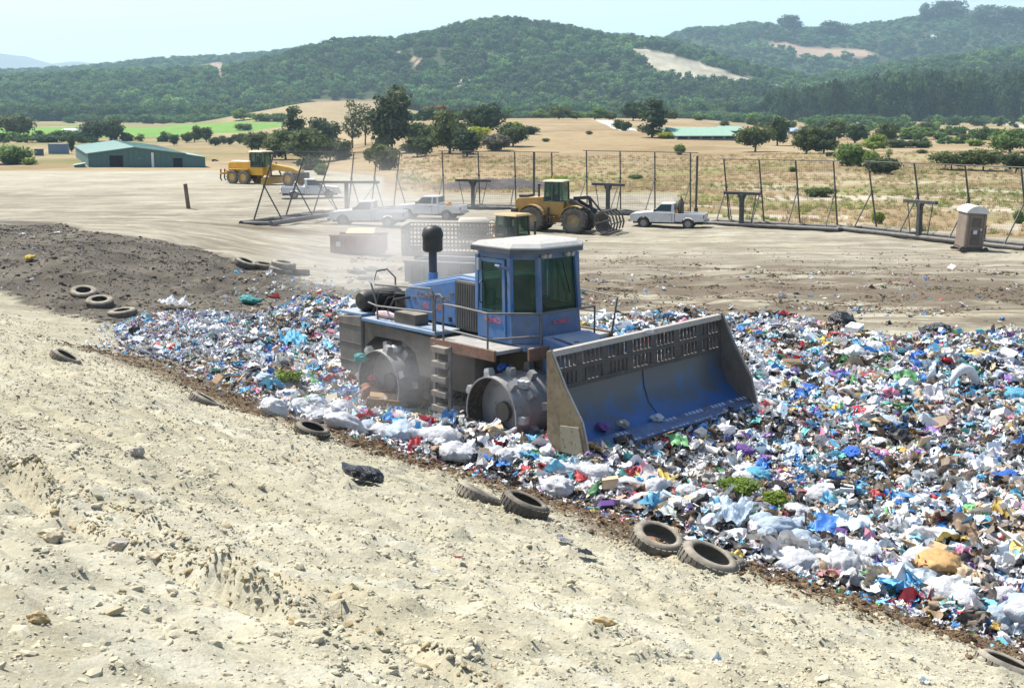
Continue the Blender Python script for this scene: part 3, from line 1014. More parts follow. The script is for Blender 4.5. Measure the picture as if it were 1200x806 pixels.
    letter("3-90", 0.24, -1.05, -0.860, 2.56, lt1, hood)
    part("decal", MB().box(-1.62, -1.38, -0.8585, -0.8560, 2.48, 2.64), matte("faded_decal", (0.30, 0.17, 0.24), 0.4, 14, 0.8, 0), hood)
    # exposed engine between hood and tail, hoses, black drum
    eng = part("engine", MB().box(-3.0, -2.42, -0.62, 0.62, 2.15, 2.70), grimy, root, 0.03)
    part("air_tank", MB().lathe([(0.0, -0.75), (0.20, -0.72), (0.27, -0.6), (0.27, 0.35), (0.20, 0.47), (0.0, 0.5)], 16, 'Y', (-3.35, -0.7, 2.52)), black, root, 0, True)
    for j in range(7):
        a0 = (-3.6 + 0.18 * j, -1.25 + 0.1 * (j % 3), 2.28)
        pts = [a0, (a0[0] + 0.1, a0[1] + 0.15, 2.62 + 0.1 * (j % 2)), (a0[0] + 0.5, a0[1] + 0.5, 2.72), (a0[0] + 0.8, a0[1] + 0.7, 2.4)]
        part("hose", MB().tube(pts, 0.035, 6), black, root, 0, True)
    part("rag_roll", MB().tube([(-2.75, -1.35, 2.28), (-2.4, -1.33, 2.29), (-2.05, -1.30, 2.27)], [0.07, 0.10, 0.06], 8), matte("pinkish_cloth", (0.55, 0.42, 0.42), 0.3), root, 0, True)
    # --- exhaust with mushroom pre-cleaner
    ex = MB().lathe([(0.10, 2.7), (0.10, 3.86)], 14, 'Z', (-2.3, 0.0, 0))
    e = part("exhaust", ex, paint("exhaust_pipe", (0.025, 0.03, 0.06), 0.5, 0, 0.12, 0), root, 0, True)
    part("collar", MB().lathe([(0.12, 2.9), (0.12, 3.2)], 14, 'Z', (-2.3, 0.0, 0)), blue, e, 0, True)
    part("precleaner", MB().lathe([(0.20, 3.70), (0.245, 3.74), (0.245, 4.05), (0.26, 4.06), (0.26, 4.14), (0.22, 4.26), (0.12, 4.33), (0.0, 4.34)], 18, 'Z', (-2.3, 0.0, 0)), black, e, 0, True)
    # --- cab
    foot = [(0.55, -1.0), (1.58, -1.0), (1.98, -0.55), (1.98, 0.55), (1.58, 1.0), (0.55, 1.0)]
    footb = [(0.55, -1.02), (1.66, -1.02), (2.14, -0.62), (2.14, 0.62), (1.66, 1.02), (0.55, 1.02)]
    def ring(poly, z, s=1.0):
        cx, cy = 1.25, 0
        return [(cx + (x - cx) * s, cy + (y - cy) * s, z) for x, y in poly]
    def blend(z):
        t = (z - 2.1) / (4.05 - 2.1)
        return [(b[0] + (a[0] - b[0]) * t, b[1] + (a[1] - b[1]) * t, z) for a, b in zip(foot, footb)]
    lo = MB(); n = 6
    v = blend(2.1) + blend(2.78)
    lo.add(v, [(i, (i + 1) % n, (i + 1) % n + n, i + n) for i in range(n)] + [tuple(reversed(range(n)))])
    cab = part("cab", lo, blue, root, 0.0)
    # front lower panels: shade painted as darker blue; header band above the glass
    hd = MB(); v = blend(3.92) + blend(4.08)
    hd.add(v, [(i, (i + 1) % n, (i + 1) % n + n, i + n) for i in range(n)] + [tuple(range(n, 2 * n))])
    part("header", hd, shadeblue, cab)
    roof = MB()
    rf = [(0.42, -1.10), (1.70, -1.10), (2.16, -0.62), (2.16, 0.62), (1.70, 1.10), (0.42, 1.10)]
    v = ring(rf, 4.06) + ring(rf, 4.18) + ring(rf, 4.26, 0.88) + ring(rf, 4.29, 0.45)
    fs = [tuple(reversed(range(n)))]
    for L_ in range(3): fs += [(L_ * n + i, L_ * n + (i + 1) % n, (L_ + 1) * n + (i + 1) % n, (L_ + 1) * n + i) for i in range(n)]
    fs += [tuple(range(3 * n, 4 * n))]
    roof.add(v, fs)
    rfo = part("roof", roof, roofm, cab, 0.015)
    rm = MB()
    v = [(x, y, z) for x, y, z in ring(rf, 4.055, 1.005)] + [(x, y, z) for x, y, z in ring(rf, 4.15, 1.005)]
    rm.add(v, [(i, (i + 1) % n, (i + 1) % n + n, i + n) for i in range(n)])
    part("roof_rim", rm, paint("rim_dark", (0.05, 0.065, 0.085), 0.5, 0, 0.2, 0.05), rfo)
    for yy in (-0.35, 0.35): part("roof_seam", MB().box(0.62, 1.9, yy - .012, yy + .012, 4.262, 4.275), grimy, rfo)
    # pillars
    zb, zt = 2.74, 3.96
    A, B = blend(zb), blend(zt)
    def pillar(i, w=0.09): part("pillar", MB().bar(A[i], B[i], w, w), blue if i in (0, 1, 4, 5) else shadeblue, cab, 0.01)
    for i in range(6): pillar(i, 0.10)
    # door on the side that faces the camera: frame, glass, handle
    def lerp3(a, b, t): return tuple(a[k] + (b[k] - a[k]) * t for k in range(3))
    def panel(name, i, j, t0, t1, z0, z1, m, out=0.0, par=None, thick=0.03, bev=0):
        P = []
        for z in (z0, z1):
            r = blend(z)
            P.append((lerp3(r[i], r[j], t0), lerp3(r[i], r[j], t1)))
        a, b_ = Vector(P[0][0]), Vector(P[0][1]); c_, d_ = Vector(P[1][1]), Vector(P[1][0])
        nn = (b_ - a).cross(d_ - a).normalized()
        q = [a + nn * out, b_ + nn * out, c_ + nn * out, d_ + nn * out]
        w = [p - nn * thick for p in q]
        mb = MB().add([tuple(p) for p in q + w], [(0, 1, 2, 3), (7, 6, 5, 4), (0, 4, 5, 1), (1, 5, 6, 2), (2, 6, 7, 3), (3, 7, 4, 0)])
        return part(name, mb, m, par or cab, bev)
    for (i, j) in ((0, 1), (4, 5)):
        dr = panel("door", i, j, 0.06, 0.86, 2.16, 2.78, blue, 0.03, None, 0.05, 0.01)
        panel("door_frame", i, j, 0.06, 0.15, 2.78, 3.90, blue, 0.03, dr, 0.06)
        panel("door_frame", i, j, 0.77, 0.86, 2.78, 3.90, blue, 0.03, dr, 0.06)
        panel("door_frame", i, j, 0.15, 0.77, 3.82, 3.90, blue, 0.03, dr, 0.06)
        panel("window_glass", i, j, 0.15, 0.77, 2.70, 3.82, gl, 0.034, dr, 0.012)
        if i == 0:
            letter("KOMKO", 0.14, 1.10, -1.062, 2.56, lt3, dr)
            part("handle", MB().tube([(0.73, -1.05, 2.9), (0.73, -1.12, 2.95), (0.73, -1.12, 3.35), (0.73, -1.05, 3.4)], 0.016, 6), black, dr)
            part("lamp", MB().box(0.60, 0.68, -1.10, -1.03, 3.62, 3.88), roofm, cab, 0.01)
            part("mirror", MB().tube([(1.35, -1.05, 3.72), (1.38, -1.22, 3.80), (1.52, -1.25, 3.80), (1.58, -1.06, 3.72)], 0.03, 6), shadeblue, cab)
    panel("window_glass", 1, 2, 0.08, 0.95, 2.78, 3.92, gl, -0.01, None, 0.012)
    panel("window_glass", 2, 3, 0.05, 0.95, 2.78, 3.92, gl, -0.01, None, 0.012)
    panel("window_glass", 3, 4, 0.05, 0.95, 2.78, 3.92, gl, -0.01, None, 0.012)
    panel("window_glass", 5, 0, 0.05, 0.95, 2.78, 3.92, gl, -0.01, None, 0.012)
    fp = panel("front_panel", 2, 3, 0.0, 1.0, 2.12, 2.76, shadeblue, 0.025, None, 0.05, 0.01)
    panel("front_panel", 1, 2, 0.0, 1.0, 2.12, 2.76, shadeblue, 0.025, None, 0.05, 0.01)
    letter("KOMKO", 0.13, 2.155, 0.0, 2.55, lt3, fp, 0.05, math.pi / 2)
    for yy in (-0.42, -0.28, 0.28, 0.42):
        part("work_lamp", MB().lathe([(0.0, 0.0), (0.06, 0.0), (0.07, 0.04), (0.05, 0.09), (0, 0.09)], 12, 'X', (2.0, yy, 3.99)), roofm, cab, 0, True)
    part("wiper", MB().bar((2.09, 0.08, 3.85), (2.11, 0.30, 3.15), 0.03, 0.02), black, cab)
    part("seat", MB().box(0.85, 1.35, -0.26, 0.26, 2.5, 2.72).box(0.78, 0.92, -0.26, 0.26, 2.7, 3.35), inner, cab, 0.03)
    part("console", MB().box(1.55, 1.85, -0.3, 0.3, 2.15, 2.95), inner, cab, 0.03)
    part("steering_wheel", MB().lathe([(0.19, 0.0), (0.21, 0.015), (0.19, 0.03), (0.17, 0.015)], 16, 'Z', (1.55, 0, 3.0), True), black, cab, 0, True)
    # --- front frame with the push arms and lift cylinders
    part("front_frame", MB().prism([(2.2, 1.0), (2.2, 2.30), (3.25, 2.16), (3.45, 1.9), (3.45, 1.0)], -0.62, 0.62), blue, root, 0.04)
    part("frame_cover", MB().prism([(2.45, 2.29), (3.25, 2.18), (3.25, 2.22), (2.45, 2.33)], -0.52, 0.52), bluefaded, root, 0.01)
    for sg in (-1, 1):
        part("push_arm", MB().bar((0.9, 0.62 * sg, 0.95), (3.6, 1.1 * sg, 0.85), 0.18, 0.30).bar((3.2, 1.0 * sg, 0.88), (4.05, 1.15 * sg, 1.0), 0.2, 0.32), grimy, root, 0.02)
        cy = part("lift_cylinder", MB().tube([(2.7, 0.72 * sg, 2.05), (3.4, 0.78 * sg, 1.72)], 0.10, 10), shadeblue, root, 0, True)
        part("piston_rod", MB().tube([(3.4, 0.78 * sg, 1.72), (4.15, 0.86 * sg, 1.35)], 0.05, 8), steel, cy, 0, True)
    # --- blade: curved mouldboard, slotted screen above, side plates, cutting edge
    bl = bpy.data.objects.new("blade", None); link(bl, root)
    bl.location = (0, 0, 0); bl.rotation_euler = (R(1.9), 0, 0)
    YA, YB = -2.12, 3.06
    dz = 0.09
    prof_ = [(5.02, 0.58), (4.62, 0.70), (4.34, 0.95), (4.20, 1.28), (4.17, 1.62)]
    mb = MB()
    outer = [(x, z + dz) for x, z in prof_]; innerp = [(x - 0.07, z + dz - 0.02) for x, z in reversed(prof_)]
    mb.prism(outer + innerp, YA, YB)
    mould = part("mouldboard", mb, bladeb, bl, 0.0, True)
    part("cutting_edge", MB().prism([(5.12, 0.50 + dz), (5.12, 0.55 + dz), (4.80, 0.685 + dz), (4.80, 0.62 + dz)], YA - 0.02, YB + 0.02), paint("edge_blue_steel", (0.07, 0.14, 0.29), 0.35, 0.5, 0.1, 0.3), bl, 0.006)
    nseam = 2
    for k in range(1, nseam):
        yy = YA + (YB - YA) * k / nseam
        sm = MB()
        for (xa, za), (xb, zb_) in zip(prof_[1:-1], prof_[2:]):
            sm.bar((xa + .012, yy, za + dz), (xb + .012, yy, zb_ + dz), 0.022, 0.012, (0, 1, 0))
        part("weld_rib", sm, bladeb, mould)
    # screen
    scrm = paint('screen_steel', (0.04, 0.042, 0.046), 0.6, 0.1, 0.2, 0.3, (0.09, 0.065, 0.05), 2.2)
    X0, Z0, X1, Z1 = 4.17, 1.62 + dz, 4.13, 2.38 + dz
    def sx(z): return X0 + (X1 - X0) * (z - Z0) / (Z1 - Z0)
    scr = part("trash_screen", MB().box(X0 - .05, X0 + .02, YA, YB, Z0, Z0 + .09), scrm, bl, 0.004)
    mzm = (Z0 + Z1) / 2
    part("screen_rail", MB().box(sx(mzm) - .05, sx(mzm) + .02, YA, YB, mzm - .05, mzm + .05), scrm, scr, 0.004)
    part("top_rail", MB().box(X1 - .09, X1 + .05, YA, YB, Z1 - .07, Z1 + .05), paint("top_rail_steel", (0.33, 0.33, 0.33), 0.5, 0.3, 0.5, 0.1), scr, 0.012)
    groups = 7
    Lg = (YB - YA) / groups
    rgs = random.Random(4)
    for row, (za, zb_) in enumerate(((Z0 + .09, mzm - .05), (mzm + .05, Z1 - .07))):
        for g in range(groups):
            ya = YA + g * Lg
            gap = 0.072; bw = 0.046
            nsl = 5
            span = nsl * gap + (nsl - 1) * bw
            side = (Lg - span) / 2
            xs_ = sx((za + zb_) / 2)
            part("screen_plate", MB().box(xs_ - .045, xs_ + .012, ya - side if g else ya, ya + side, za - .002, zb_ + .002), scrm, scr)
            if g == groups - 1: part("screen_plate", MB().box(xs_ - .045, xs_ + .012, ya + Lg - side, ya + Lg, za - .002, zb_ + .002), scrm, scr)
            y = ya + side
            for k in range(nsl - 1):
                y += gap
                part("slat", MB().box(xs_ - .045, xs_ + .012, y, y + bw, za - .002, zb_ + .002), scrm, scr)
                y += bw
            # some slots are clogged
            for k in range(nsl):
                if rgs.random() < (0.55 if row == 0 and g in (0, 1, 2, 3) else 0.12):
                    yk = ya + side + k * (gap + bw)
                    part("clogged_slot", MB().box(xs_ - .03, xs_ - .005, yk + .002, yk + gap - .002, za, zb_), scrm, scr)
    for yy, m in ((YA, ochre), (YB, grimy)):
        sg = -1 if yy == YA else 1
        poly = [(4.05, 2.42 + dz), (4.16, 2.46 + dz), (4.55, 1.75 + dz), (4.98, 1.15 + dz), (5.16, 0.50 + dz), (4.30, 0.42 + dz), (4.02, 0.70 + dz)]
        a, b_ = sorted((yy, yy + 0.06 * sg))
        sp = part("side_plate", MB().prism(poly, a, b_), m, bl, 0.008)
        ya2 = yy + 0.06 * sg
        a, b_ = sorted((ya2, ya2 + 0.025 * sg))
        part("wear_plate", MB().prism([(4.42, 1.0 + dz), (4.93, 1.05 + dz), (5.05, 0.50 + dz), (4.42, 0.47 + dz)], a, b_), paint("bare_wear_plate", (0.30, 0.27, 0.19), 0.6, 0.2, 0.45, 0.25), sp, 0.005)
        rim = MB()
        for p, q in zip(poly[1:4], poly[2:5]): rim.bar((p[0], yy + .03 * sg, p[1]), (q[0], yy + .03 * sg, q[1]), 0.075, 0.02, (0, 1, 0))
        part("edge_strip", rim, steel, sp)
    # --- ladder with steps, between the drums on the camera's side
    lad = part("ladder", MB().bar((0.02, -1.83, 2.0), (0.10, -1.90, 0.42), 0.05, 0.09).bar((0.56, -1.83, 2.0), (0.64, -1.90, 0.42), 0.05, 0.09), rail, root, 0.005)
    for k in range(5):
        z = 0.52 + k * 0.33
        part("step", MB().box(0.08, 0.58, -1.99, -1.80, z, z + 0.13), paint("step_dusty", (0.16, 0.15, 0.14), 0.7, 0.1, 0.5, 0.2), lad, 0.008)
    # --- handrails
    def railing(pts, r=0.022): part("handrail", MB().tube(pts, r, 8), rail, root, 0, True)
    def arch(a, b, h, y):   # hoop
        return [(a, y, 2.06), (a, y, h - .12), (a + .04, y, h - .03), (a + .12, y, h), (b - .12, y, h), (b - .04, y, h - .03), (b, y, h - .12), (b, y, 2.06)]
    railing([(0.02, -1.8, 1.95), (0.0, -1.8, 2.95), (0.06, -1.8, 3.08), (0.18, -1.8, 3.1), (0.28, -1.8, 3.04), (0.30, -1.8, 2.06)])
    railing([(0.30, -1.8, 2.90), (0.9, -1.8, 2.90), (1.75, -1.78, 2.86), (2.05, -1.3, 2.84), (2.35, -0.8, 2.82), (2.38, 0.8, 2.82)])
    railing([(0.30, -1.8, 2.34), (0.9, -1.8, 2.34), (1.75, -1.78, 2.30), (2.05, -1.3, 2.32), (2.35, -0.8, 2.34)])
    for p in ((1.75, -1.78), (2.36, -0.8), (2.38, 0.8)): railing([(p[0], p[1], 2.04), (p[0], p[1], 2.84)])
    railing([(-0.28, -1.62, 1.2), (-0.28, -1.62, 3.05), (-0.36, -1.62, 3.15), (-2.55, -1.55, 3.02), (-2.95, -1.3, 3.05), (-3.1, -1.1, 3.25), (-3.0, -0.85, 3.28), (-2.75, -0.8, 3.1), (-2.55, -0.95, 2.2)])
    railing([(-0.30, -1.62, 2.62), (-2.45, -1.58, 2.52), (-2.9, -1.5, 2.55)])
    railing([(-2.45, -1.56, 2.20), (-2.48, -1.56, 2.55), (-2.75, -1.52, 3.02)])
    railing([(-0.9, 1.5, 2.2), (-0.9, 1.45, 3.6), (-0.75, 1.45, 3.75), (0.5, 1.4, 3.75), (0.6, 1.4, 3.6), (0.6, 1.4, 2.1)])
    railing([(2.0, 1.75, 2.05), (2.15, 1.78, 2.9), (1.2, 1.8, 2.95), (0.5, 1.8, 2.95), (0.45, 1.8, 2.06)])
    railing([(1.7, 1.78, 2.5), (0.5, 1.8, 2.5)])
    for sg in (-1, 1):
        for k in range(3):
            y = sg * (.35 + .07 * k)
            part("hose", MB().tube([(2.6, y, 2.05), (3.0, y + .03 * k, 2.25), (3.5, y, 2.05 - .05 * k), (4.05, y * 1.1, 1.62)], .024, 6), black, root, 0, True)
    for sx_ in (-0.55, -1.25, -1.95):
        part("hinge", MB().box(sx_ - .07, sx_ + .07, -.872, -.857, 2.92 + (sx_ + .55) * .17, 2.97 + (sx_ + .55) * .17), grimy, hood)
    for px_ in (-0.6, -2.0): part("latch", MB().box(px_ - .04, px_ + .04, -.885, -.857, 2.30, 2.40), black, hood)
    for zz in (1.05, 1.5, 1.95):
        part("weld_seam", MB().box(-4.0, -3.05, -1.635, -1.622, zz, zz + .025), grimy, root)
    for yy in (-1.2, -.4, .4, 1.2): part("tail_light", MB().box(-4.06, -4.0, yy - .08, yy + .08, 1.75, 1.87), lt3, root)
    part("toolbox", MB().box(-1.9, -1.1, -1.5, -1.1, 2.203, 2.45), grimy, root, .02)
    # rubbish stuck in the rear drum and cloth caught on the blade
    return root
COMPACTOR = build_compactor()
# ------------------------------------------------------------------ tyres
RUBBER = paint("weathered_rubber", (0.055, 0.055, 0.058), 0.8, 0, 0.55, 0.0, spec=0.2, scale=4)
RUBBERD = paint("dark_rubber", (0.022, 0.022, 0.024), 0.8, 0, 0.35, 0.0, spec=0.2, scale=4)

def tyre_mesh(Ro, Ri, w, n=28, tread=True):
    """hollow tyre lying flat, axis Z, base at z = 0"""
    h = w / 2
    p = [(Ri, -h * .72), (Ri + .02, -h * .9), (Ri + (Ro - Ri) * .5, -h), (Ro - .05, -h * .88), (Ro - .01, -h * .6), (Ro, 0), (Ro - .01, h * .6), (Ro - .05, h * .88),
         (Ri + (Ro - Ri) * .5, h), (Ri + .02, h * .9), (Ri, h * .72), (Ri + .03, h * .68), (Ri + (Ro - Ri) * .55, h * .78), (Ro - .06, h * .5), (Ro - .05, 0), (Ro - .06, -h * .5),
         (Ri + (Ro - Ri) * .55, -h * .78), (Ri + .03, -h * .68)]
    mb = MB().lathe(p, n, 'Z', (0, 0, h), True)
    return mb
def tread_mesh(Ro, w, n=28):
    mb = MB(); h = w / 2
    for k in range(n):
        a = 2 * math.pi * k / n
        M = Matrix.Translation((0, 0, h)) @ Matrix.Rotation(a, 4, 'Z')
        for sg in (-1, 1):
            z0, z1 = (0.06 * h, 0.62 * h) if sg > 0 else (-0.62 * h, -0.06 * h)
            mb.box(Ro - .012, Ro + .003, -Ro * math.pi / n * .62 + sg * .01, Ro * math.pi / n * .62 + sg * .01, z0, z1, M)
    return mb
TYRE_BIG = tyre_mesh(0.52, 0.28, 0.30); TYRE_SMALL = tyre_mesh(0.36, 0.22, 0.22)
tyre_meshes = {}
def tyre(px, py, label, size='big', tilt=(0, 0), rub=None, lift=0.0, at=None, scale=1.0, bury=0.05):
    key = (size, 'd' if rub is RUBBERD else 'l')
    if key not in tyre_meshes:
        src = TYRE_BIG if size == 'big' else TYRE_SMALL
        me = src.mesh("tyre_body"); me.materials.append(rub or RUBBER)
        me.polygons.foreach_set('use_smooth', [True] * len(me.polygons))
        tm = tread_mesh(0.52 if size == 'big' else 0.36, 0.30 if size == 'big' else 0.22).mesh("tread"); tm.materials.append(rub or RUBBER)
        tyre_meshes[key] = (me, tm)
    me, tm = tyre_meshes[key]
    g = G(px, py) if at is None else np.array([at[0], at[1], 0])
    x, y = g[0], g[1]
    e = 0.3
    gx = (hz(x + e, y) - hz(x - e, y)) / (2 * e); gy = (hz(x, y + e) - hz(x, y - e)) / (2 * e)
    nrm = Vector((-gx + tilt[0], -gy + tilt[1], 1)).normalized()
    q = Vector((0, 0, 1)).rotation_difference(nrm)
    root = thing("tyre", label, "tyre", (x, y, hz(x, y) - bury + lift), 0, None, q.to_euler())
    root.scale = (scale,) * 3
    b = link(bpy.data.objects.new("casing", me), root)
    b.rotation_euler = (0, 0, random.uniform(0, 6))
    link(bpy.data.objects.new("tread", tm), root).rotation_euler = b.rotation_euler
    return root

# three lying in a line below the dark bank, a heap of five, three dusty ones behind the machine, the rest along the toe
tyre(98, 345, "grey tyre lying on the dark bank, farthest up of the line of three", scale=0.92)
tyre(117, 356, "grey tyre lying on the dark bank, middle of the line of three", scale=0.92)
tyre(144, 367, "grey tyre lying on the dark bank, nearest the rubbish of the line of three", scale=0.95)
tyre(287, 313, "worn grey tyre at the outer end of the tyre heap on the bank top", scale=0.95, tilt=(.1, 0))
tyre(309, 316, "dark hollow tyre second in the tyre heap on the bank top", rub=RUBBERD, scale=0.95)
_t = tyre(328, 321, "grey tyre underneath another in the tyre heap on the bank top", scale=1.0)
tyre(331, 315, "grey tyre stacked on top of another in the tyre heap", at=(_t.location.x + .12, _t.location.y + .15), lift=0.30, scale=1.0)
tyre(350, 321, "tyre at the rubbish end of the tyre heap on the bank top", scale=0.9, tilt=(-.1, .1))
tyre(418, 322, "dusty tyre nearest the dumpster, on the dirt behind the blue machine", scale=0.8)
tyre(436, 319, "dusty tyre farther back of the three behind the blue machine", scale=0.8)
tyre(432, 328, "pale dusty tyre lying just behind the blue machine's tail", scale=0.85)
tyre(74, 424, "half buried tyre alone on the pale slope below the dark bank", size='small', tilt=(.25, -.1), bury=0.02, scale=0.94)
tyre(238, 474, "half buried grey tyre on the pale slope at the rubbish edge below the cardboard", size='small', tilt=(.2, -.1), bury=0.03, scale=0.94)
tyre(364, 512, "dark tyre lying at the rubbish edge below the white bags", size='small', rub=RUBBERD, tilt=(.15, -.1), scale=0.90, bury=0.02)
tyre(557, 587, "flat grey tyre half sunk in the brown strip in front of the drum", size='small', tilt=(.2, -.05), bury=0.02, scale=0.94)
tyre(612, 604, "dark tyre standing clear on the brown strip below the drum", size='small', rub=RUBBERD, tilt=(.1, -.15), scale=0.97, bury=0.0)
tyre(768, 650, "grey tyre tilted toward the slope at the rubbish edge below the blade", size='small', tilt=(.05, -.45), scale=1.00, bury=-0.06)
tyre(826, 672, "pale battered tyre lying beside the tilted one at the rubbish edge", size='small', tilt=(.15, -.35), scale=1.07, bury=-0.02)
tyre(842, 668, "dark tyre tucked behind the pale battered tyre", size='small', rub=RUBBERD, tilt=(.1, -.1), scale=0.90, bury=0.04)
tyre(1176, 786, "grey tyre alone on the slope beyond the end of the brown strip", size='small', tilt=(0, -.1), scale=0.94, bury=0.05)

# ------------------------------------------------------------------ wheels and vehicles
def wheel(parent, x, y, r, w, tm, rm, hub=0.55, lugs=0, steer=0.0, name="wheel"):
    e = bpy.data.objects.new(name, None); link(e, parent)
    e.location = (x, y, r); e.rotation_euler = (0, 0, steer)
    h = w / 2
    p = [(r * hub, -h * .8), (r * .75, -h), (r * .93, -h * .92), (r, -h * .6), (r, h * .6), (r * .93, h * .92), (r * .75, h), (r * hub, h * .8)]
    part("tyre", MB().lathe(p, 24, 'Y', (0, 0, 0), True), tm, e, 0, True)
    rp = [(0, -h * .35), (r * .2, -h * .4), (r * .32, -h * .25), (r * hub * .9, -h * .45), (r * hub * 1.03, -h * .8), (r * hub * 1.03, h * .8), (r * hub * .9, h * .45), (r * .32, h * .25), (r * .2, h * .4), (0, h * .35)]
    part("rim", MB().lathe(rp, 20, 'Y'), rm, e, 0, True)
    if lugs:
        mb = MB()
        for k in range(lugs):
            for sg in (-1, 1):
                a = 2 * math.pi * (k + (0.25 if sg > 0 else -.25)) / lugs
                M = Matrix.Rotation(-a, 4, 'Y') @ Matrix.Translation((r, sg * h * .45, 0)) @ Matrix.Rotation(sg * .5, 4, 'X')
                mb.box(-.02, r * .05, -h * .5, h * .5, -r * .07, r * .07, M)
        part("lugs", mb, tm, e)
    return e

def arc(cx, cz, r, a0, a1, n=9): return [(cx + r * math.cos(R(a0 + (a1 - a0) * i / (n - 1))), cz + r * math.sin(R(a0 + (a1 - a0) * i / (n - 1)))) for i in range(n)]

def pickup(label, loc, rz, dusty=0.25, extended=False, load=None, L=5.1, scale=1.0, bodycol=(0.62, 0.63, 0.63)):
    wm = paint("pickup_white_%d_%d" % (int(dusty * 100), int(bodycol[0] * 100)), bodycol, 0.32, 0, dusty, 0.0, spec=0.5, bumpy=0)
    chrome = paint("bumper_grey", (0.35, 0.35, 0.36), 0.35, 0.7, 0.3, 0.1)
    dark = paint("trim_black", (0.02, 0.02, 0.022), 0.6, 0, 0.25, 0)
    gl = glass("car_glass", (0.015, 0.02, 0.022), 0.35)
    tm = RUBBERD; rm = paint("wheel_steel", (0.30, 0.30, 0.31), 0.5, 0.5, 0.4, 0.1)
    root = thing("pickup_truck", label, "pickup truck", loc, rz, "white pickup trucks parked on the landfill")
    root.scale = (scale,) * 3
    wd = 0.86; fx, rx = 1.55, -1.45; r = 0.36; ar = 0.44
    cabr = -0.55 if not extended else -0.85
    zb = 0.42; zs = 1.02
    # nose to back of cab: full width
    poly = [(2.45, 0.50), (2.47, 0.86), (2.40, 0.95), (1.10, 1.10), (0.95, zs + .08), (cabr, zs + .06), (cabr, zb)] + [(rx + ar + 0.02, zb)] * 0 + \
           list(reversed(arc(fx, r, ar, 8, 172))) [::-1][::-1]
    a = arc(fx, r, ar, 172, 8)
    poly = [(cabr, zb), (cabr, zs + .06), (0.95, zs + .08), (1.10, 1.10), (2.36, 0.97), (2.46, 0.88), (2.47, 0.50), (fx + ar + .05, zb)] + list(reversed(a)) + [(fx - ar - .05, zb)]
    body = part("body", MB().prism(poly, -wd, wd), wm, root, 0.035)
    # cab greenhouse
    gh = [(0.98, 1.09), (0.42, 1.66), (cabr + .10, 1.68), (cabr + .02, 1.08)]
    v = []
    for yy, s_ in ((-1, 1), (1, 1)):
        v += [(gh[0][0], yy * .80, gh[0][1]), (gh[1][0], yy * .66, gh[1][1]), (gh[2][0], yy * .66, gh[2][1]), (gh[3][0], yy * .80, gh[3][1])]
    cabm = MB().add(v, [(0, 1, 2, 3), (7, 6, 5, 4), (1, 5, 6, 2), (0, 4, 5, 1), (3, 2, 6, 7), (0, 3, 7, 4)])
    cabo = part("cab", cabm, wm, root, 0.03)
    def quad(name, pts, m, off, par):
        a_, b_, c_, d_ = [Vector(p) for p in pts]
        nn = (b_ - a_).cross(d_ - a_).normalized() * off
        q = [p + nn for p in (a_, b_, c_, d_)]; w_ = [p - nn for p in (a_, b_, c_, d_)]
        return part(name, MB().add([tuple(p) for p in q + w_], [(0, 1, 2, 3), (7, 6, 5, 4), (0, 4, 5, 1), (1, 5, 6, 2), (2, 6, 7, 3), (3, 7, 4, 0)]), m, par)
    for sg in (-1, 1):
        def sp(x, t): return (x, sg * (.80 - .14 * t + .004), 1.09 + .58 * t)
        bx = cabr + .18
        quad("side_window", [sp(0.80, .12), sp(0.42, .86), sp(-0.30, .88), sp(-0.30, .12)], gl, 0.008, cabo)
        if extended: quad("side_window", [sp(-0.42, .12), sp(-0.42, .88), sp(bx, .86), sp(bx, .12)], gl, 0.008, cabo)
        part("door_seam", MB().box(-0.385, -0.365, sg * wd - .006, sg * wd + .006, 0.46, 1.05), dark, body)
        part("door_handle", MB().box(-0.30, -0.16, sg * (wd + .0) - .015, sg * wd + .015, 0.92, 0.955), dark, body)
        part("side_mirror", MB().box(0.72, 0.84, *sorted((sg * .86, sg * 1.05)), 1.12, 1.30), dark, body, 0.02)
        part("headlight", MB().box(2.40, 2.475, *sorted((sg * .55, sg * .82)), 0.70, 0.86), paint("lamp_glass", (0.6, 0.6, 0.58), 0.15, 0, 0.2, 0), body, 0.01)
    quad("windscreen", [(0.94, -.72, 1.14), (0.94, .72, 1.14), (0.47, .60, 1.62), (0.47, -.60, 1.62)], gl, 0.010, cabo)
    quad("rear_window", [(cabr + .035, -.62, 1.22), (cabr + .085, -.56, 1.60), (cabr + .085, .56, 1.60), (cabr + .035, .62, 1.22)], gl, 0.012, cabo)
    part("grille", MB().box(2.455, 2.485, -.52, .52, 0.66, 0.86), dark, body)
    part("bumper", MB().box(2.44, 2.58, -.84, .84, 0.44, 0.60), chrome, root, 0.02)
    part("bumper", MB().box(-2.66, -2.53, -.82, .82, 0.46, 0.60), chrome, root, 0.02)
    # load bed: sides with wheel arches, floor, tailgate
    xb = -2.52
    bedp = [(cabr - .03, zb + .06), (cabr - .03, zs), (xb, zs), (xb, 0.52)] + [(rx - ar - .04, 0.50)] + arc(rx, r, ar, 172, 8) + [(rx + ar + .04, zb + .06)]
    bed = part("bed_floor", MB().box(xb + .02, cabr - .04, -.78, .78, 0.58, 0.64), wm, root)
    for sg in (-1, 1):
        part("bed_side", MB().prism(bedp, *sorted((sg * (wd - .07), sg * wd))), wm, bed, 0.015)
        part("tail_lamp", MB().box(xb - .012, xb + .05, *sorted((sg * .74, sg * .865)), 0.72, 0.95), paint("tail_red", (0.45, 0.02, 0.02), 0.25, 0, 0.15, 0), bed)
    part("bed_front", MB().box(cabr - .09, cabr - .035, -.78, .78, .6, zs), wm, bed)
    part("tailgate", MB().box(xb - .004, xb + .05, -.735, .735, 0.56, zs), wm, bed, 0.012)
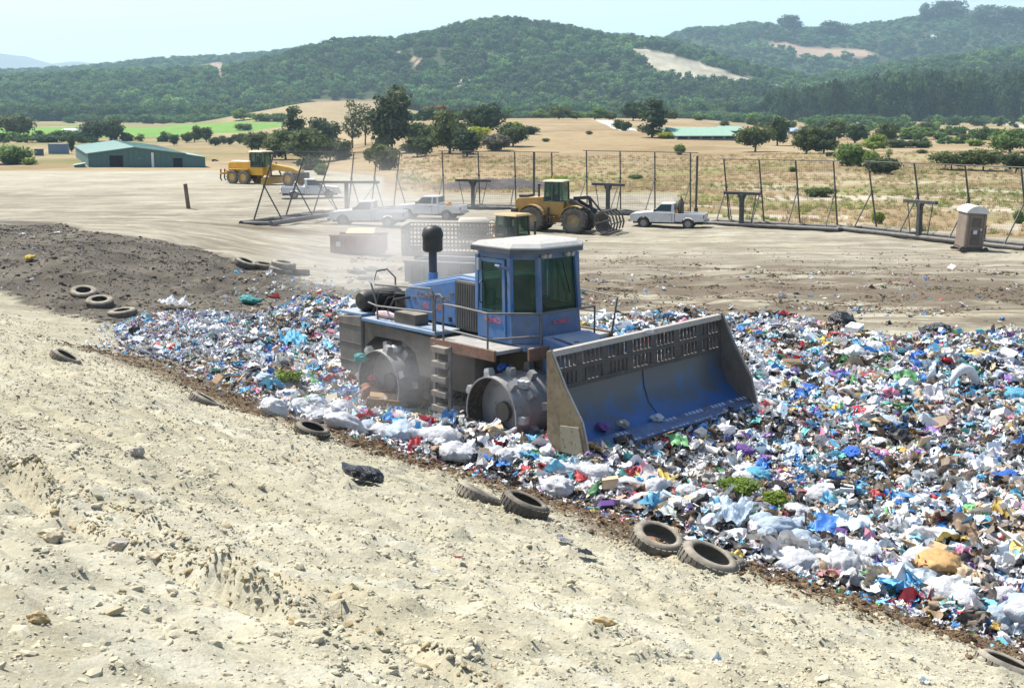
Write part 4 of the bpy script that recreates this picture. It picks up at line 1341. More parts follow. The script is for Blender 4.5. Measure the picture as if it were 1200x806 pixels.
    for (x, y) in ((fx, -.76), (fx, .76), (rx, -.76), (rx, .76)): wheel(root, x, y, r, 0.23, tm, rm, 0.58)
    part("underbody", MB().box(-2.4, 2.3, -.55, .55, 0.30, 0.45), dark, root)
    return root

def gp(px, py):
    g = G(px, py); return (g[0], g[1], hz(g[0], g[1]) - 0.02)

def heading(dx, dy): return math.atan2(dy, dx)
EQUIP = paint("equipment_dark", (0.03, 0.03, 0.035), 0.6, 0, 0.25, 0)
# small pickup parked by the fence, nose to the left
P1 = gp(783, 266)
pk1 = pickup("small white pickup with tools behind the cab, parked by the litter fence", P1, heading(-1, .30), 0.28)
tb = thing("tool_rack", "black upright welding bottles strapped in the bed of the small pickup", "gas bottles", (0, 0, 0))
tb.location = (P1[0] + 0.68, P1[1] - 0.22, P1[2] + 0.64)
for k, (ox, oy) in enumerate(((0, 0), (.22, .1), (.1, -.2))):
    part("bottle", MB().lathe([(0, 0), (.11, 0), (.12, .05), (.12, .95 + .12 * k), (.05, 1.08 + .12 * k), (.05, 1.2 + .12 * k), (0, 1.2 + .12 * k)], 12, 'Z', (ox, oy, 0)), EQUIP, tb, 0, True)
wc = part("water_cooler", MB().lathe([(0, 0), (.16, 0), (.18, .1), (.18, .42), (.14, .46), (.14, .52), (0, .52)], 14, 'Z'), paint("cooler_orange", (0.65, 0.30, 0.02), 0.5, 0, 0.15, 0), None, 0, True)
wc.location = (P1[0] + 0.42, P1[1] - 0.50, P1[2] + 0.70)
tag(wc, "orange drinks cooler in the bed of the small pickup", "cooler")
# pickup behind the grader end, nose to the right
P2 = gp(364, 232)
pk2 = pickup("white pickup in front of the yellow motor grader", P2, heading(1, .22), 0.15, scale=1.03)
# two dusty pickups behind the compactor
P3 = gp(432, 264)
pk3 = pickup("dusty white pickup half veiled by dust, nose toward the fence frame", P3, heading(-1, .10), 0.5, scale=1.02, bodycol=(0.66, 0.67, 0.68))
P4 = gp(505, 256)
pk4 = pickup("white crew pickup with dark windows behind the dust-veiled one", P4, heading(-1, .28), 0.2, extended=True, scale=1.0)
yc = part("water_cooler", MB().lathe([(0, 0), (.2, 0), (.23, .1), (.23, .55), (.18, .6), (.18, .66), (0, .66)], 14, 'Z'), MATS["cooler_orange"], None, 0, True)
yc.location = (P4[0] + 1.35, P4[1] - 0.85, P4[2] + 0.64)
tag(yc, "orange drinks cooler in the bed of the crew pickup", "cooler")

# ------------------------------------------------------------------ wheel loader with root-rake fork
YEL = paint("plant_yellow", (0.40, 0.225, 0.03), 0.5, 0, 0.4, 0.25, (0.12, 0.08, 0.05), 2.2)
YEL2 = paint("grader_yellow", (0.70, 0.38, 0.02), 0.42, 0, 0.18, 0.06, (0.16, 0.10, 0.05), 2.2)
BLKM = paint("plant_black", (0.02, 0.021, 0.024), 0.55, 0.1, 0.3, 0.1)
RAKE = paint("rake_steel", (0.055, 0.05, 0.05), 0.55, 0.3, 0.25, 0.5, (0.10, 0.06, 0.045))
TMUD = paint("muddy_tyre", (0.05, 0.048, 0.045), 0.9, 0, 0.55, 0, spec=0.15, scale=3)
PGL = glass("plant_glass", (0.02, 0.06, 0.05), 0.55)
CREAM = paint("cab_roof_cream", (0.60, 0.50, 0.34), 0.6, 0, 0.3, 0.05)

def glass_cab(root, x0, x1, w, z0, z1, pm, roofm_, roof_over=0.12, ztop=0.10, taper=0.94):
    cab = part("cab", MB().box(x0, x1, -w, w, z0 - .12, z0 + .02), pm, root, 0.02)
    cx = (x0 + x1) / 2
    def T(x, y, z):
        t = (z - z0) / (z1 - z0); k = 1 + (taper - 1) * t
        return (cx + (x - cx) * k, y * k, z)
    for x in (x0 + .05, x1 - .05, (x0 + x1) / 2 - .1):
        for y in (-w + .05, w - .05): part("pillar", MB().bar(T(x, y, z0), T(x, y, z1), .10, .10), pm, cab)
    def q(a, b, c, d):
        return part("window_glass", MB().add([T(*a), T(*b), T(*c), T(*d)], [(0, 1, 2, 3)]), PGL, cab)
    e = 0.03
    for y in (-w + e, w - e): q((x0 + .1, y, z0 + .05), (x1 - .1, y, z0 + .05), (x1 - .1, y, z1 - .02), (x0 + .1, y, z1 - .02))
    for x in (x0 + e, x1 - e): q((x, -w + .1, z0 + .05), (x, w - .1, z0 + .05), (x, w - .1, z1 - .02), (x, -w + .1, z1 - .02))
    k = taper
    part("roof", MB().box(cx + (x0 - cx) * k - roof_over, cx + (x1 - cx) * k + roof_over, -w * k - roof_over, w * k + roof_over, z1, z1 + ztop, None, (.86, .86)), roofm_, cab, 0.03)
    part("seat", MB().box(cx - .25, cx + .15, -.25, .25, z0, z0 + .45).box(cx - .35, cx - .2, -.25, .25, z0 + .4, z0 + 1.0), BLKM, cab, 0.03)
    return cab

def loader(loc, rz):
    root = thing("wheel_loader", "yellow wheel loader with a black tined rake, parked before the fence", "wheel loader", loc, rz)
    r = 0.80
    for (x, y) in ((1.45, -1.0), (1.45, 1.0), (-1.45, -1.0), (-1.45, 1.0)):
        wheel(root, x, y, r, 0.62, TMUD, paint("loader_rim", (0.30, 0.22, 0.10), 0.6, 0.1, 0.5, 0.2), 0.52, 18)
    part("engine_hood", MB().prism([(-2.7, 1.1), (-2.75, 2.0), (-2.5, 2.15), (-0.75, 2.25), (-0.75, 1.1)], -.72, .72), YEL, root, 0.05)
    part("counterweight", MB().box(-2.95, -2.55, -.95, .95, 0.75, 1.5), BLKM, root, 0.05)
    part("radiator_deck", MB().box(-2.5, -1.9, -.6, .6, 2.17, 2.35), BLKM, root, 0.02)
    part("exhaust", MB().lathe([(.07, 2.2), (.07, 2.9), (.10, 2.92), (.10, 3.05), (0, 3.05)], 10, 'Z', (-1.2, -.35, 0)), BLKM, root, 0, True)
    part("rear_frame", MB().box(-2.6, -.3, -.55, .55, 0.65, 1.15), YEL, root, 0.04)
    part("front_frame", MB().prism([(-.3, .6), (-.3, 1.2), (.55, 1.35), (0.75, 2.1), (1.1, 2.1), (1.9, 1.1), (1.9, .6)], -.42, .42), YEL, root, 0.04)
    for sg in (-1, 1):
        part("fender", MB().prism(arc(-1.45, r, .98, 150, 20) + list(reversed(arc(-1.45, r, .92, 150, 20))), *sorted((sg * .72, sg * 1.25))), YEL, root)
        part("fender", MB().prism(arc(1.45, r, .98, 165, 60) + list(reversed(arc(1.45, r, .92, 165, 60))), *sorted((sg * .72, sg * 1.25))), YEL, root)
        part("ladder", MB().box(-.35, .15, *sorted((sg * .75, sg * 1.05)), .55, .62).box(-.35, .15, *sorted((sg * .75, sg * 1.05)), .95, 1.02).box(-.38, -.34, *sorted((sg * .75, sg * 1.0)), .5, 1.6), BLKM, root)
    glass_cab(root, -.75, .55, .68, 1.95, 3.22, paint("cab_teal_black", (0.03, 0.06, 0.055), 0.5, 0, 0.25, 0.05), CREAM)
    part("cab_base", MB().box(-.78, .62, -.74, .74, 1.12, 1.95), YEL, root, 0.03)
    for sg in (-1, 1):
        part("lift_arm", MB().bar((.95, .55 * sg, 2.05), (2.35, .55 * sg, 1.35), .14, .30, (0, 0, 1)).bar((2.25, .55 * sg, 1.42), (2.95, .55 * sg, .55), .14, .28), BLKM, root, 0.02)
        lc = part("lift_cylinder", MB().tube([(.75, .40 * sg, 1.1), (1.6, .48 * sg, 1.45)], .09, 10), YEL, root, 0, True)
        part("piston_rod", MB().tube([(1.6, .48 * sg, 1.45), (2.2, .52 * sg, 1.50)], .045, 8), MATS["scoured_steel"], lc, 0, True)
    part("tilt_link", MB().bar((1.05, 0, 2.15), (2.1, 0, 2.25), .14, .22).bar((2.1, 0, 2.3), (2.35, 0, 1.2), .12, .2).tube([(2.2, 0, 2.2), (3.0, 0, 1.3)], .07, 8), BLKM, root, 0.02)
    rk = part("rake_frame", MB().tube([(2.95, -1.35, .65), (2.95, 1.35, .65)], .11, 10).tube([(3.0, -1.35, 1.25), (3.0, 1.35, 1.25)], .09, 10), RAKE, root, 0, True)
    for k in range(9):
        y = -1.3 + k * 2.6 / 8
        pts = [(3.0, y, 1.3), (2.92, y, .95), (2.98, y, .55), (3.15, y, .25), (3.5, y, .10), (3.95, y, .10)]
        mb = MB()
        for a, b in zip(pts[:-1], pts[1:]): mb.bar(a, b, .07, .14, (0, 1, 0))
        part("tine", mb, RAKE, rk)
        if k % 2 == 0:
            pts = [(3.0, y, 1.4), (3.45, y, 1.45), (3.9, y, 1.15), (4.05, y, .65), (3.95, y, .25)]
            mb = MB()
            for a, b in zip(pts[:-1], pts[1:]): mb.bar(a, b, .07, .15, (0, 1, 0))
            part("grapple_tine", mb, RAKE, rk)
    part("grapple_bar", MB().tube([(3.5, -1.3, 1.45), (3.5, 1.3, 1.45)], .06, 8).tube([(4.03, -1.3, .7), (4.03, 1.3, .7)], .05, 8), RAKE, rk, 0, True)
    part("beacon", MB().lathe([(0, 3.32), (.07, 3.32), (.07, 3.5), (.03, 3.55), (0, 3.55)], 10, 'Z', (-.5, .4, 0)), MATS["cooler_orange"], root, 0, True)
    return root
LP = gp(654, 271)
loader(LP, heading(.93, -.38))

# ------------------------------------------------------------------ motor grader
def grader(loc, rz):
    root = thing("motor_grader", "yellow motor grader with cream cab roof, parked at the far edge of the flat", "motor grader", loc, rz)
    r = 0.72
    rm = paint("grader_rim", (0.60, 0.34, 0.05), 0.5, 0, 0.3, 0.05)
    tg = paint("grader_tyre", (0.11, 0.10, 0.085), 0.9, 0, 0.6, 0, spec=0.15)
    for (x, y) in ((-2.1, -1.05), (-2.1, 1.05), (-3.65, -1.05), (-3.65, 1.05), (3.9, -1.05), (3.9, 1.05)):
        wheel(root, x, y, r, 0.42, tg, rm, 0.55, 16)
    part("engine_hood", MB().prism([(-4.6, 1.0), (-4.65, 2.1), (-4.4, 2.25), (-1.5, 2.35), (-1.5, 1.0)], -.62, .62), YEL2, root, 0.05)
    part("hood_top", MB().box(-4.3, -1.9, -.5, .5, 2.30, 2.42, None, (.95, .85)), paint("hood_pale", (0.55, 0.55, 0.55), 0.5, 0, 0.3, 0), root, 0.02)
    part("tandem_case", MB().box(-3.8, -1.95, -.85, -.68, .5, .95).box(-3.8, -1.95, .68, .85, .5, .95), BLKM, root, 0.03)
    rip = part("ripper", MB().bar((-4.6, 0, 1.1), (-5.4, 0, 1.3), .3, .2).box(-5.5, -5.3, -1.0, 1.0, .95, 1.15), YEL2, root, 0.02)
    for y in (-.9, -.3, .3, .9): part("shank", MB().bar((-5.4, y, 1.5), (-5.5, y, .5), .08, .14).bar((-5.5, y, .5), (-5.3, y, .3), .08, .1), BLKM, rip)
    glass_cab(root, -1.4, .15, .78, 1.9, 3.35, BLKM, paint("grader_roof", (0.66, 0.56, 0.36), 0.6, 0, 0.3, 0), 0.2, 0.13, 0.97)
    part("cab_base", MB().box(-1.45, .2, -.72, .72, .95, 1.8), YEL2, root, 0.03)
    part("goose_neck", MB().prism([(.15, 1.25), (.15, 1.85), (1.2, 2.15), (3.6, 1.85), (4.7, 1.45), (4.7, .85), (4.1, .95), (3.4, 1.3), (1.4, 1.55)], -.26, .26), YEL2, root, 0.04)
    part("front_axle", MB().box(3.75, 4.05, -.85, .85, .55, .85).box(3.7, 4.1, -.3, .3, .7, 1.3), BLKM, root, 0.03)
    part("push_block", MB().box(4.7, 5.1, -.9, .9, .6, 1.35), BLKM, root, 0.04)
    part("drawbar", MB().bar((4.2, 0, 1.0), (1.6, -.7, .95), .16, .16).bar((4.2, 0, 1.0), (1.6, .7, .95), .16, .16).lathe([(.62, .86), (.80, .86), (.80, .98), (.62, .98)], 24, 'Z', (1.4, 0, 0), True), BLKM, root)
    part("mouldboard", MB().prism([(1.15, .12), (1.0, .35), (1.0, .62), (1.12, .85), (1.17, .85), (1.06, .62), (1.06, .35), (1.2, .12)], -1.9, 1.9), YEL2, root, 0.01)
    for sg in (-1, 1):
        part("lift_cylinder", MB().tube([(1.0, .45 * sg, 2.3), (1.4, .75 * sg, 1.0)], .08, 8), BLKM, root, 0, True)
        part("mirror", MB().bar((.1, .8 * sg, 2.8), (.3, 1.15 * sg, 2.9), .03).box(.25, .35, *sorted((1.1 * sg, 1.3 * sg)), 2.7, 3.0), BLKM, root)
        part("fender", MB().box(-4.3, -1.6, *sorted((.75 * sg, 1.2 * sg)), 1.52, 1.57), YEL2, root)
        part("headlight", MB().box(4.72, 4.8, *sorted((.15 * sg, .4 * sg)), 1.5, 1.65), MATS["scoured_steel"], root)
    part("exhaust", MB().lathe([(.06, 2.3), (.06, 3.2), (0, 3.2)], 8, 'Z', (-2.4, .3, 0)), BLKM, root)
    return root
GP_ = gp(312, 216)
grader(GP_, heading(.86, -.5))

# ------------------------------------------------------------------ machine hidden behind the compactor's cab: yellow cab with green glass, hoses
def dozer(loc, rz):
    root = thing("bulldozer", "yellow bulldozer with green-tinted cab glass, half hidden behind the blue cab roof", "bulldozer", loc, rz)
    glass_cab(root, -.9, .6, .7, 1.75, 2.85, paint("dozer_black", (0.03, 0.03, 0.03), 0.5, 0, 0.25, 0.1), YEL, 0.15, 0.12)
    part("body", MB().prism([(-1.8, .7), (-1.8, 1.65), (.6, 1.65), (.7, 1.75), (2.1, 1.6), (2.1, .7)], -.65, .65), YEL, root, 0.05)
    for sg in (-1, 1):
        tr = part("track", MB().prism(arc(1.6, .48, .48, -90, 90) + arc(-1.6, .48, .48, 90, 270), *sorted((sg * .75, sg * 1.3))), BLKM, root, 0.01)
        for k in range(16):
            x = -1.7 + k * .215
            part("track_shoe", MB().box(x, x + .15, *sorted((sg * .74, sg * 1.31)), .945, 1.0), BLKM, tr)
        part("push_arm", MB().bar((-.2, 1.42 * sg, .5), (2.5, 1.42 * sg, .45), .15, .25), YEL, root, .02)
    part("blade", MB().prism([(2.75, .05), (2.55, .35), (2.5, .8), (2.6, 1.25), (2.68, 1.25), (2.6, .8), (2.65, .35), (2.85, .05)], -1.7, 1.7), YEL, root, 0.01)
    part("exhaust", MB().lathe([(.07, 1.6), (.07, 2.6), (0, 2.6)], 10, 'Z', (1.3, .2, 0)), BLKM, root, 0, True)
    return root
DZ = gp(603, 310)
dzr = dozer(DZ, heading(.8, -.6)); dzr.scale = (.85,) * 3

# open-topped dumpsters and the lattice-sided trailer in the dust behind the compactor
def dumpster(name, label, cat, loc, rz, L, Wd, Ht, m, ribs=7, wall=.06, grp=None):
    root = thing(name, label, cat, loc, rz, grp)
    part("floor", MB().box(-L / 2, L / 2, -Wd / 2, Wd / 2, .12, .2), m, root)
    part("skid", MB().box(-L / 2, L / 2, -.45, -.3, 0, .12).box(-L / 2, L / 2, .3, .45, 0, .12), m, root)
    for sg in (-1, 1):
        w = part("side_wall", MB().box(-L / 2, L / 2, *sorted((sg * Wd / 2, sg * (Wd / 2 - wall))), .2, Ht), m, root, 0.01)
        for k in range(ribs):
            x = -L / 2 + (k + .5) * L / ribs
            part("rib", MB().box(x - .05, x + .05, *sorted((sg * (Wd / 2 + .003), sg * (Wd / 2 + .07))), .2, Ht - .08), m, w)
        part("top_rail", MB().box(-L / 2 - .03, L / 2 + .03, *sorted((sg * (Wd / 2 + .08), sg * (Wd / 2 - .07))), Ht + .002, Ht + .09), m, w, 0.01)
        part("end_wall", MB().box(*sorted((sg * (L / 2 - .002), sg * (L / 2 - wall))), -Wd / 2 + wall, Wd / 2 - wall, .2, Ht), m, root, 0.01)
    return root
BRN = paint("dumpster_brown", (0.26, 0.085, 0.045), 0.65, 0, 0.12, 0.2, (0.09, 0.06, 0.05))
d1 = dumpster("dumpster", "rusty brown open dumpster behind the compactor's tail", "dumpster", gp(421, 297), heading(1, -.22), 2.6, 1.6, 0.95, BRN, 5)
sg_ = part("notice", MB().box(-.95, -.70, -.885, -.875, .45, .70), matte("notice_white", (0.6, 0.6, 0.58), 0.15), d1)
cbx = part("cardboard_sheet", MB().add([(-.75, -.45, 0), (.75, -.5, 0), (.72, .5, .22), (-.7, .48, .18), (-.75, -.45, -.02), (.75, -.5, -.02), (.72, .5, .2), (-.7, .48, .16)],
      [(0, 1, 2, 3), (7, 6, 5, 4), (0, 4, 5, 1), (1, 5, 6, 2), (2, 6, 7, 3), (3, 7, 4, 0)]), matte("cardboard_pale", (0.52, 0.37, 0.23), 0.15))
cbx.location = (d1.location.x + .1, d1.location.y + .1, d1.location.z + 1.10)
tag(cbx, "pale cardboard sheet resting on top of the brown dumpster", "cardboard")
GRYB = paint("roll_off_grey", (0.20, 0.23, 0.27), 0.6, 0, 0.4, 0.05)
d2 = dumpster("roll_off_bin", "big grey roll-off bin in the dust just behind the compactor", "bin", gp(528, 330), heading(.94, -.35), 3.4, 2.0, 0.95, GRYB, 6)

def lattice_trailer(loc, rz):
    root = thing("lattice_trailer", "grey trailer with high lattice mesh sides behind the roll-off bin", "trailer", loc, rz)
    lm = paint("lattice_steel", (0.17, 0.145, 0.115), 0.6, 0.1, 0.3, 0.2)
    L, w, z0, z1 = 4.4, 1.15, .75, 2.0
    part("bed", MB().box(-L / 2, L / 2, -w, w, z0 - .2, z0), lm, root, .02)
    for x in (-1.2, .1):
        for y in (-.95, .95): wheel(root, x, y, .42, .28, RUBBERD, lm, .55)
    for sg in (-1, 1):
        fr = part("side_frame", MB().box(-L / 2, L / 2, *sorted((sg * w, sg * (w - .05))), z1 - .07, z1).box(-L / 2, L / 2, *sorted((sg * w, sg * (w - .05))), z0, z0 + .07), lm, root)
        for k in range(25):
            x = -L / 2 + k * L / 24
            part("bar", MB().box(x - .022, x + .022, *sorted((sg * (w - .01), sg * (w - .04))), z0 + .07, z1 - .07), lm, fr)
        for k in range(1, 6):
            z = z0 + k * (z1 - z0) / 6
            part("rung", MB().box(-L / 2, L / 2, *sorted((sg * (w + .002), sg * (w - .008))), z - .035, z + .035), lm, fr)
    part("end_board", MB().box(-L / 2, -L / 2 + .05, -w + .05, w - .05, z0, z1), lm, root)
    part("drawbar", MB().bar((L / 2, -.5, .55), (L / 2 + 1.4, 0, .55), .1).bar((L / 2, .5, .55), (L / 2 + 1.4, 0, .55), .1), lm, root)
    part("axle", MB().tube([(-1.2, -.9, .42), (-1.2, .9, .42)], .06, 8).tube([(.1, -.9, .42), (.1, .9, .42)], .06, 8).box(-1.3, .2, -.5, .5, .4, .58), lm, root)
    return root
lattice_trailer(gp(528, 310), heading(1, -.10))

# pump trailer with hoses between the crew pickup and the bulldozer
pr = thing("pump_trailer", "small beige pump trailer with coiled hoses beside the bulldozer", "trailer", gp(563, 287), heading(1, .1))
BEI = paint("pump_beige", (0.50, 0.46, 0.38), 0.6, 0, 0.4, 0.1)
part("tank", MB().lathe([(0, -.9), (.42, -.85), (.5, -.7), (.5, .7), (.42, .85), (0, .9)], 18, 'X', (-.4, 0, 1.15)), BEI, pr, 0, True)
part("bed", MB().box(-1.4, 1.5, -.7, .7, .5, .62), BLKM, pr, .02)
part("motor", MB().box(.7, 1.35, -.4, .4, .62, 1.25), YEL, pr, .04)
for j in range(4): part("hose", MB().tube([(.6 + .3 * math.cos(a) , -.72 - .03 * j, 1.15 + .42 * math.sin(a)) for a in np.linspace(0, 6.0, 18)], .05, 6), BEI if j % 2 else BLKM, pr, 0, True)
for y in (-.75, .75): wheel(pr, 0, y, .34, .2, RUBBERD, BEI, .55)
# ------------------------------------------------------------------ portable litter fences
FPIPE = paint("fence_pipe", (0.03, 0.037, 0.045), 0.5, 0.1, 0.28, 0.05)
FPOST = paint("fence_post", (0.055, 0.06, 0.065), 0.5, 0.2, 0.2, 0.1)

def net_mat():
    m, nt, b = new_mat("litter_netting")
    b.inputs['Base Color'].default_value = (0.04, 0.045, 0.05, 1)
    b.inputs['Roughness'].default_value = 0.8
    tc = N(nt, 'ShaderNodeTexCoord')
    sx = N(nt, 'ShaderNodeSeparateXYZ'); nt.links.new(tc.outputs['Object'], sx.inputs[0])
    def lines(v, per, w):
        f = math_(nt, 'FRACT', math_(nt, 'MULTIPLY', v, 1.0 / per))
        return math_(nt, 'LESS_THAN', f, w / per)
    f = math_(nt, 'MAXIMUM', lines(sx.outputs[0], 0.15, 0.006), lines(sx.outputs[2], 0.15, 0.006))
    tr = N(nt, 'ShaderNodeBsdfTransparent')
    mx = N(nt, 'ShaderNodeMixShader')
    nt.links.new(f, mx.inputs[0]); nt.links.new(tr.outputs[0], mx.inputs[1]); nt.links.new(b.outputs[0], mx.inputs[2])
    nt.links.new(mx.outputs[0], nt.nodes['Material Output'].inputs[0])
    return m
NET = net_mat()

def fence_panel(label, a, b, npost=4, hgt=4.4, lean=-0.9, wdt=1.9, tee=None, tbar=2.7, th=2.2, group="portable litter fence frames", tdir=None, brace_h=0.55):
    """skid of pipes with leaning posts, braces, a top rail, netting and a T-shaped lifting beam. a, b: ends on the ground"""
    a = Vector(a); b = Vector(b)
    mid = (a + b) / 2
    d = (b - a); L = d.length
    rz = math.atan2(d.y, d.x)
    pitch = -math.atan2(d.z, math.hypot(d.x, d.y))
    root = thing("litter_fence", label, "fence", tuple(mid), 0, group, (0, pitch, rz))
    h = L / 2
    for y in (-wdt / 2, wdt / 2): part("skid_pipe", MB().tube([(-h, y, .16), (h, y, .16)], .16, 10), FPIPE, root, 0, True)
    for x in np.linspace(-h + .1, h - .1, 4): part("cross_pipe", MB().tube([(x, -wdt / 2, .16), (x, wdt / 2, .16)], .13, 8), FPIPE, root, 0, True)
    tops = []
    sgn = 1 if lean < 0 else -1
    for k in range(npost):
        x = -h + L * (k + .35) / (npost - .3)
        foot = (x, sgn * wdt / 2, .2); top = (x - .05, sgn * wdt / 2 + lean, hgt)
        po = part("post", MB().tube([foot, top], .055, 8), FPOST, root, 0, True)
        md = [foot[i] + (top[i] - foot[i]) * brace_h for i in range(3)]
        part("brace", MB().tube([(x, -sgn * wdt / 2, .25), md], .045, 6), FPOST, po, 0, True)
        part("clamp", MB().lathe([(.09, -.08), (.09, .08)], 8, 'Z', tuple(md)), FPOST, po)
        tops.append(top)
    part("top_rail", MB().tube([(tops[0][0] - .3, tops[0][1], hgt)] + [tops[-1]] + [(tops[-1][0] + .6, tops[-1][1], hgt)], .035, 6), FPOST, root)
    f0 = (tops[0][0], sgn * wdt / 2, .3); f1 = (tops[-1][0], sgn * wdt / 2, .3)
    part("netting", MB().add([f0, f1, (tops[-1][0], tops[-1][1], hgt), (tops[0][0], tops[0][1], hgt)], [(0, 1, 2, 3)]), NET, root)
    if tee is not None:
        x = tee * h
        y = -wdt / 2
        t = part("lifting_post", MB().box(x - .13, x + .13, y - .13, y + .13, .1, th), FPIPE, root, 0.015)
        dv = Vector((1, 0, 0)) if tdir is None else Vector(tdir)
        A = Vector((x, y, th + .08)) - dv * tbar / 2; B = Vector((x, y, th + .08)) + dv * tbar / 2
        part("lifting_bar", MB().bar(A, B, .22, .20), FPIPE, t, 0.015)
        part("gusset", MB().prism([(x - .35, th - .02), (x + .35, th - .02), (x + .12, th - .45), (x - .12, th - .45)], y - .04, y + .04), FPIPE, t)
        for s_ in (-1, 1):
            P = Vector((x, y, th)) + dv * s_ * (tbar / 2 - .3)
            part("strut", MB().tube([tuple(P), (x + dv.x * s_ * .7, y + dv.y * s_ * .7, .2)], .03, 6), FPOST, t)
    return root
def gv(px, py): g = G(px, py); return (g[0], g[1], hz(g[0], g[1]) - .03)
fence_panel("litter fence frame running behind the small pickup toward the toilet frame", gv(833, 262), gv(990, 271), 4, 4.5, tee=-0.42)
fence_panel("litter fence frame behind the portable toilet", gv(996, 270), gv(1215, 294), 4, 4.5, tee=-0.05)
fence_panel("litter fence frame beyond the loader's rake and the small pickup", gv(668, 248), gv(818, 255), 4, 4.7, lean=-.15, tee=-.30)
fence_panel("litter fence frame behind the loader and the crew pickup", gv(502, 243), gv(660, 246), 4, 4.5, lean=-.35, tee=-.28, tbar=2.9)
fence_panel("litter fence frame set end-on in front of the grader's pickup", gv(300, 264), gv(392, 251), 3, 4.6, lean=-1.5, tee=1.0, tbar=5.0, th=2.3, tdir=(.3, -.95, 0), brace_h=.5)
fence_panel("litter fence frame behind the dust-veiled pickup", gv(406, 250), gv(478, 246), 3, 4.6, lean=-1.2, tee=None)
# red rag on the lifting beam is a small flag
# straight pole standing alone
for px, py, tp, lb in ((815.5, 248, 183, "tall dark pole standing behind the small pickup's bed"), (625.6, 250, 178, "tall dark pole standing behind the loader's cab")):
    g = gv(px, py); d = ray(px, tp); zt = CAMZ + d[2] / d[1] * g[1]
    p = part("pole", MB().tube([(0, 0, -.3), (0, 0, zt - g[2])], .09, 10).tube([(0, 0, -.05), (0, 0, .35)], .16, 10), FPOST, None, 0, True)
    p.location = g; tag(p, lb, "pole")

# old timber post on the flat
g = gv(221, 245)
po = part("timber_post", MB().box(-.16, .16, -.14, .14, -.3, 2.0, None, (.92, .92)).box(-.165, .165, -.145, -.05, 1.55, 1.62), matte("weathered_timber", (0.17, 0.135, 0.10), 0.35, 5), None, 0.02)
po.location = g; po.rotation_euler = (0, R(-5), .3)
tag(po, "weathered square timber post leaning on the open flat", "post")

# ------------------------------------------------------------------ portable toilet
def toilet(loc, rz):
    root = thing("portable_toilet", "grey-brown portable toilet with white domed roof in front of the litter fence", "toilet", loc, 0, None, (R(2), R(3.5), rz))
    br = paint("toilet_brown", (0.19, 0.145, 0.115), 0.6, 0, 0.25, 0.0, bumpy=0)
    dk = paint("toilet_dark", (0.09, 0.07, 0.06), 0.6, 0, 0.2, 0)
    wt = paint("toilet_roof", (0.62, 0.62, 0.60), 0.5, 0, 0.2, 0)
    part("cabin", MB().box(-.56, .56, -.58, .58, .22, 2.12), br, root, 0.05)
    for x in (-.47, .47): part("corner_rib", MB().box(x - .07, x + .07, -.625, -.582, .25, 2.08), br, root, 0.015)
    dr = part("door", MB().box(-.37, .37, -.615, -.583, .3, 2.0), br, root, 0.012)
    part("upper_panel", MB().box(-.27, .27, -.63, -.616, 1.35, 1.88), dk, dr, .008)
    part("lower_panel", MB().box(-.27, .27, -.63, -.616, .42, 1.22), dk, dr, .008)
    part("latch", MB().box(.25, .33, -.66, -.618, 1.2, 1.32), wt, dr)
    part("notice", MB().box(-.13, .08, -.638, -.631, 1.0, 1.2), matte("notice_blue_white", (0.55, 0.60, 0.68), .15), dr)
    poly = [(-.64, 2.12), (-.62, 2.2)] + arc(0, 1.72, .80, 143, 37, 9) + [(.62, 2.2), (.64, 2.12)]
    part("roof", MB().prism(poly, -.66, .66), wt, root, 0.03)
    part("vent_pipe", MB().lathe([(.06, 1.2), (.06, 2.55), (.0, 2.55)], 10, 'Z', (.42, .45, 0)), dk, root)
    part("hand_basin", MB().box(.57, .78, -.25, .25, .75, 1.45).box(.785, .80, -.1, .1, 1.15, 1.4), BLKM, root, 0.02)
    part("skid", MB().box(-.72, .72, -.66, -.52, 0, .14).box(-.72, .72, .52, .66, 0, .14).box(-.6, .6, -.58, .58, .14, .22), dk, root)
    for x in (-.66, .66): wheel(root, x, -.70, .16, .10, RUBBERD, dk, .5)
    return root
toilet(gv(1134, 294), .10)

# ------------------------------------------------------------------ buildings in the valley
SHEDW = paint("shed_green", (0.045, 0.13, 0.125), 0.55, 0, 0.15, 0.02)
SHEDR = paint("shed_roof_green", (0.23, 0.38, 0.33), 0.5, 0, 0.1, 0.02, (0.2, 0.2, 0.18))
DARK = matte("dark_opening", (0.012, 0.013, 0.014), 0.2, 2, 0.9, 0)
WHITEW = matte("white_wall", (0.68, 0.68, 0.66), 0.08, 1)

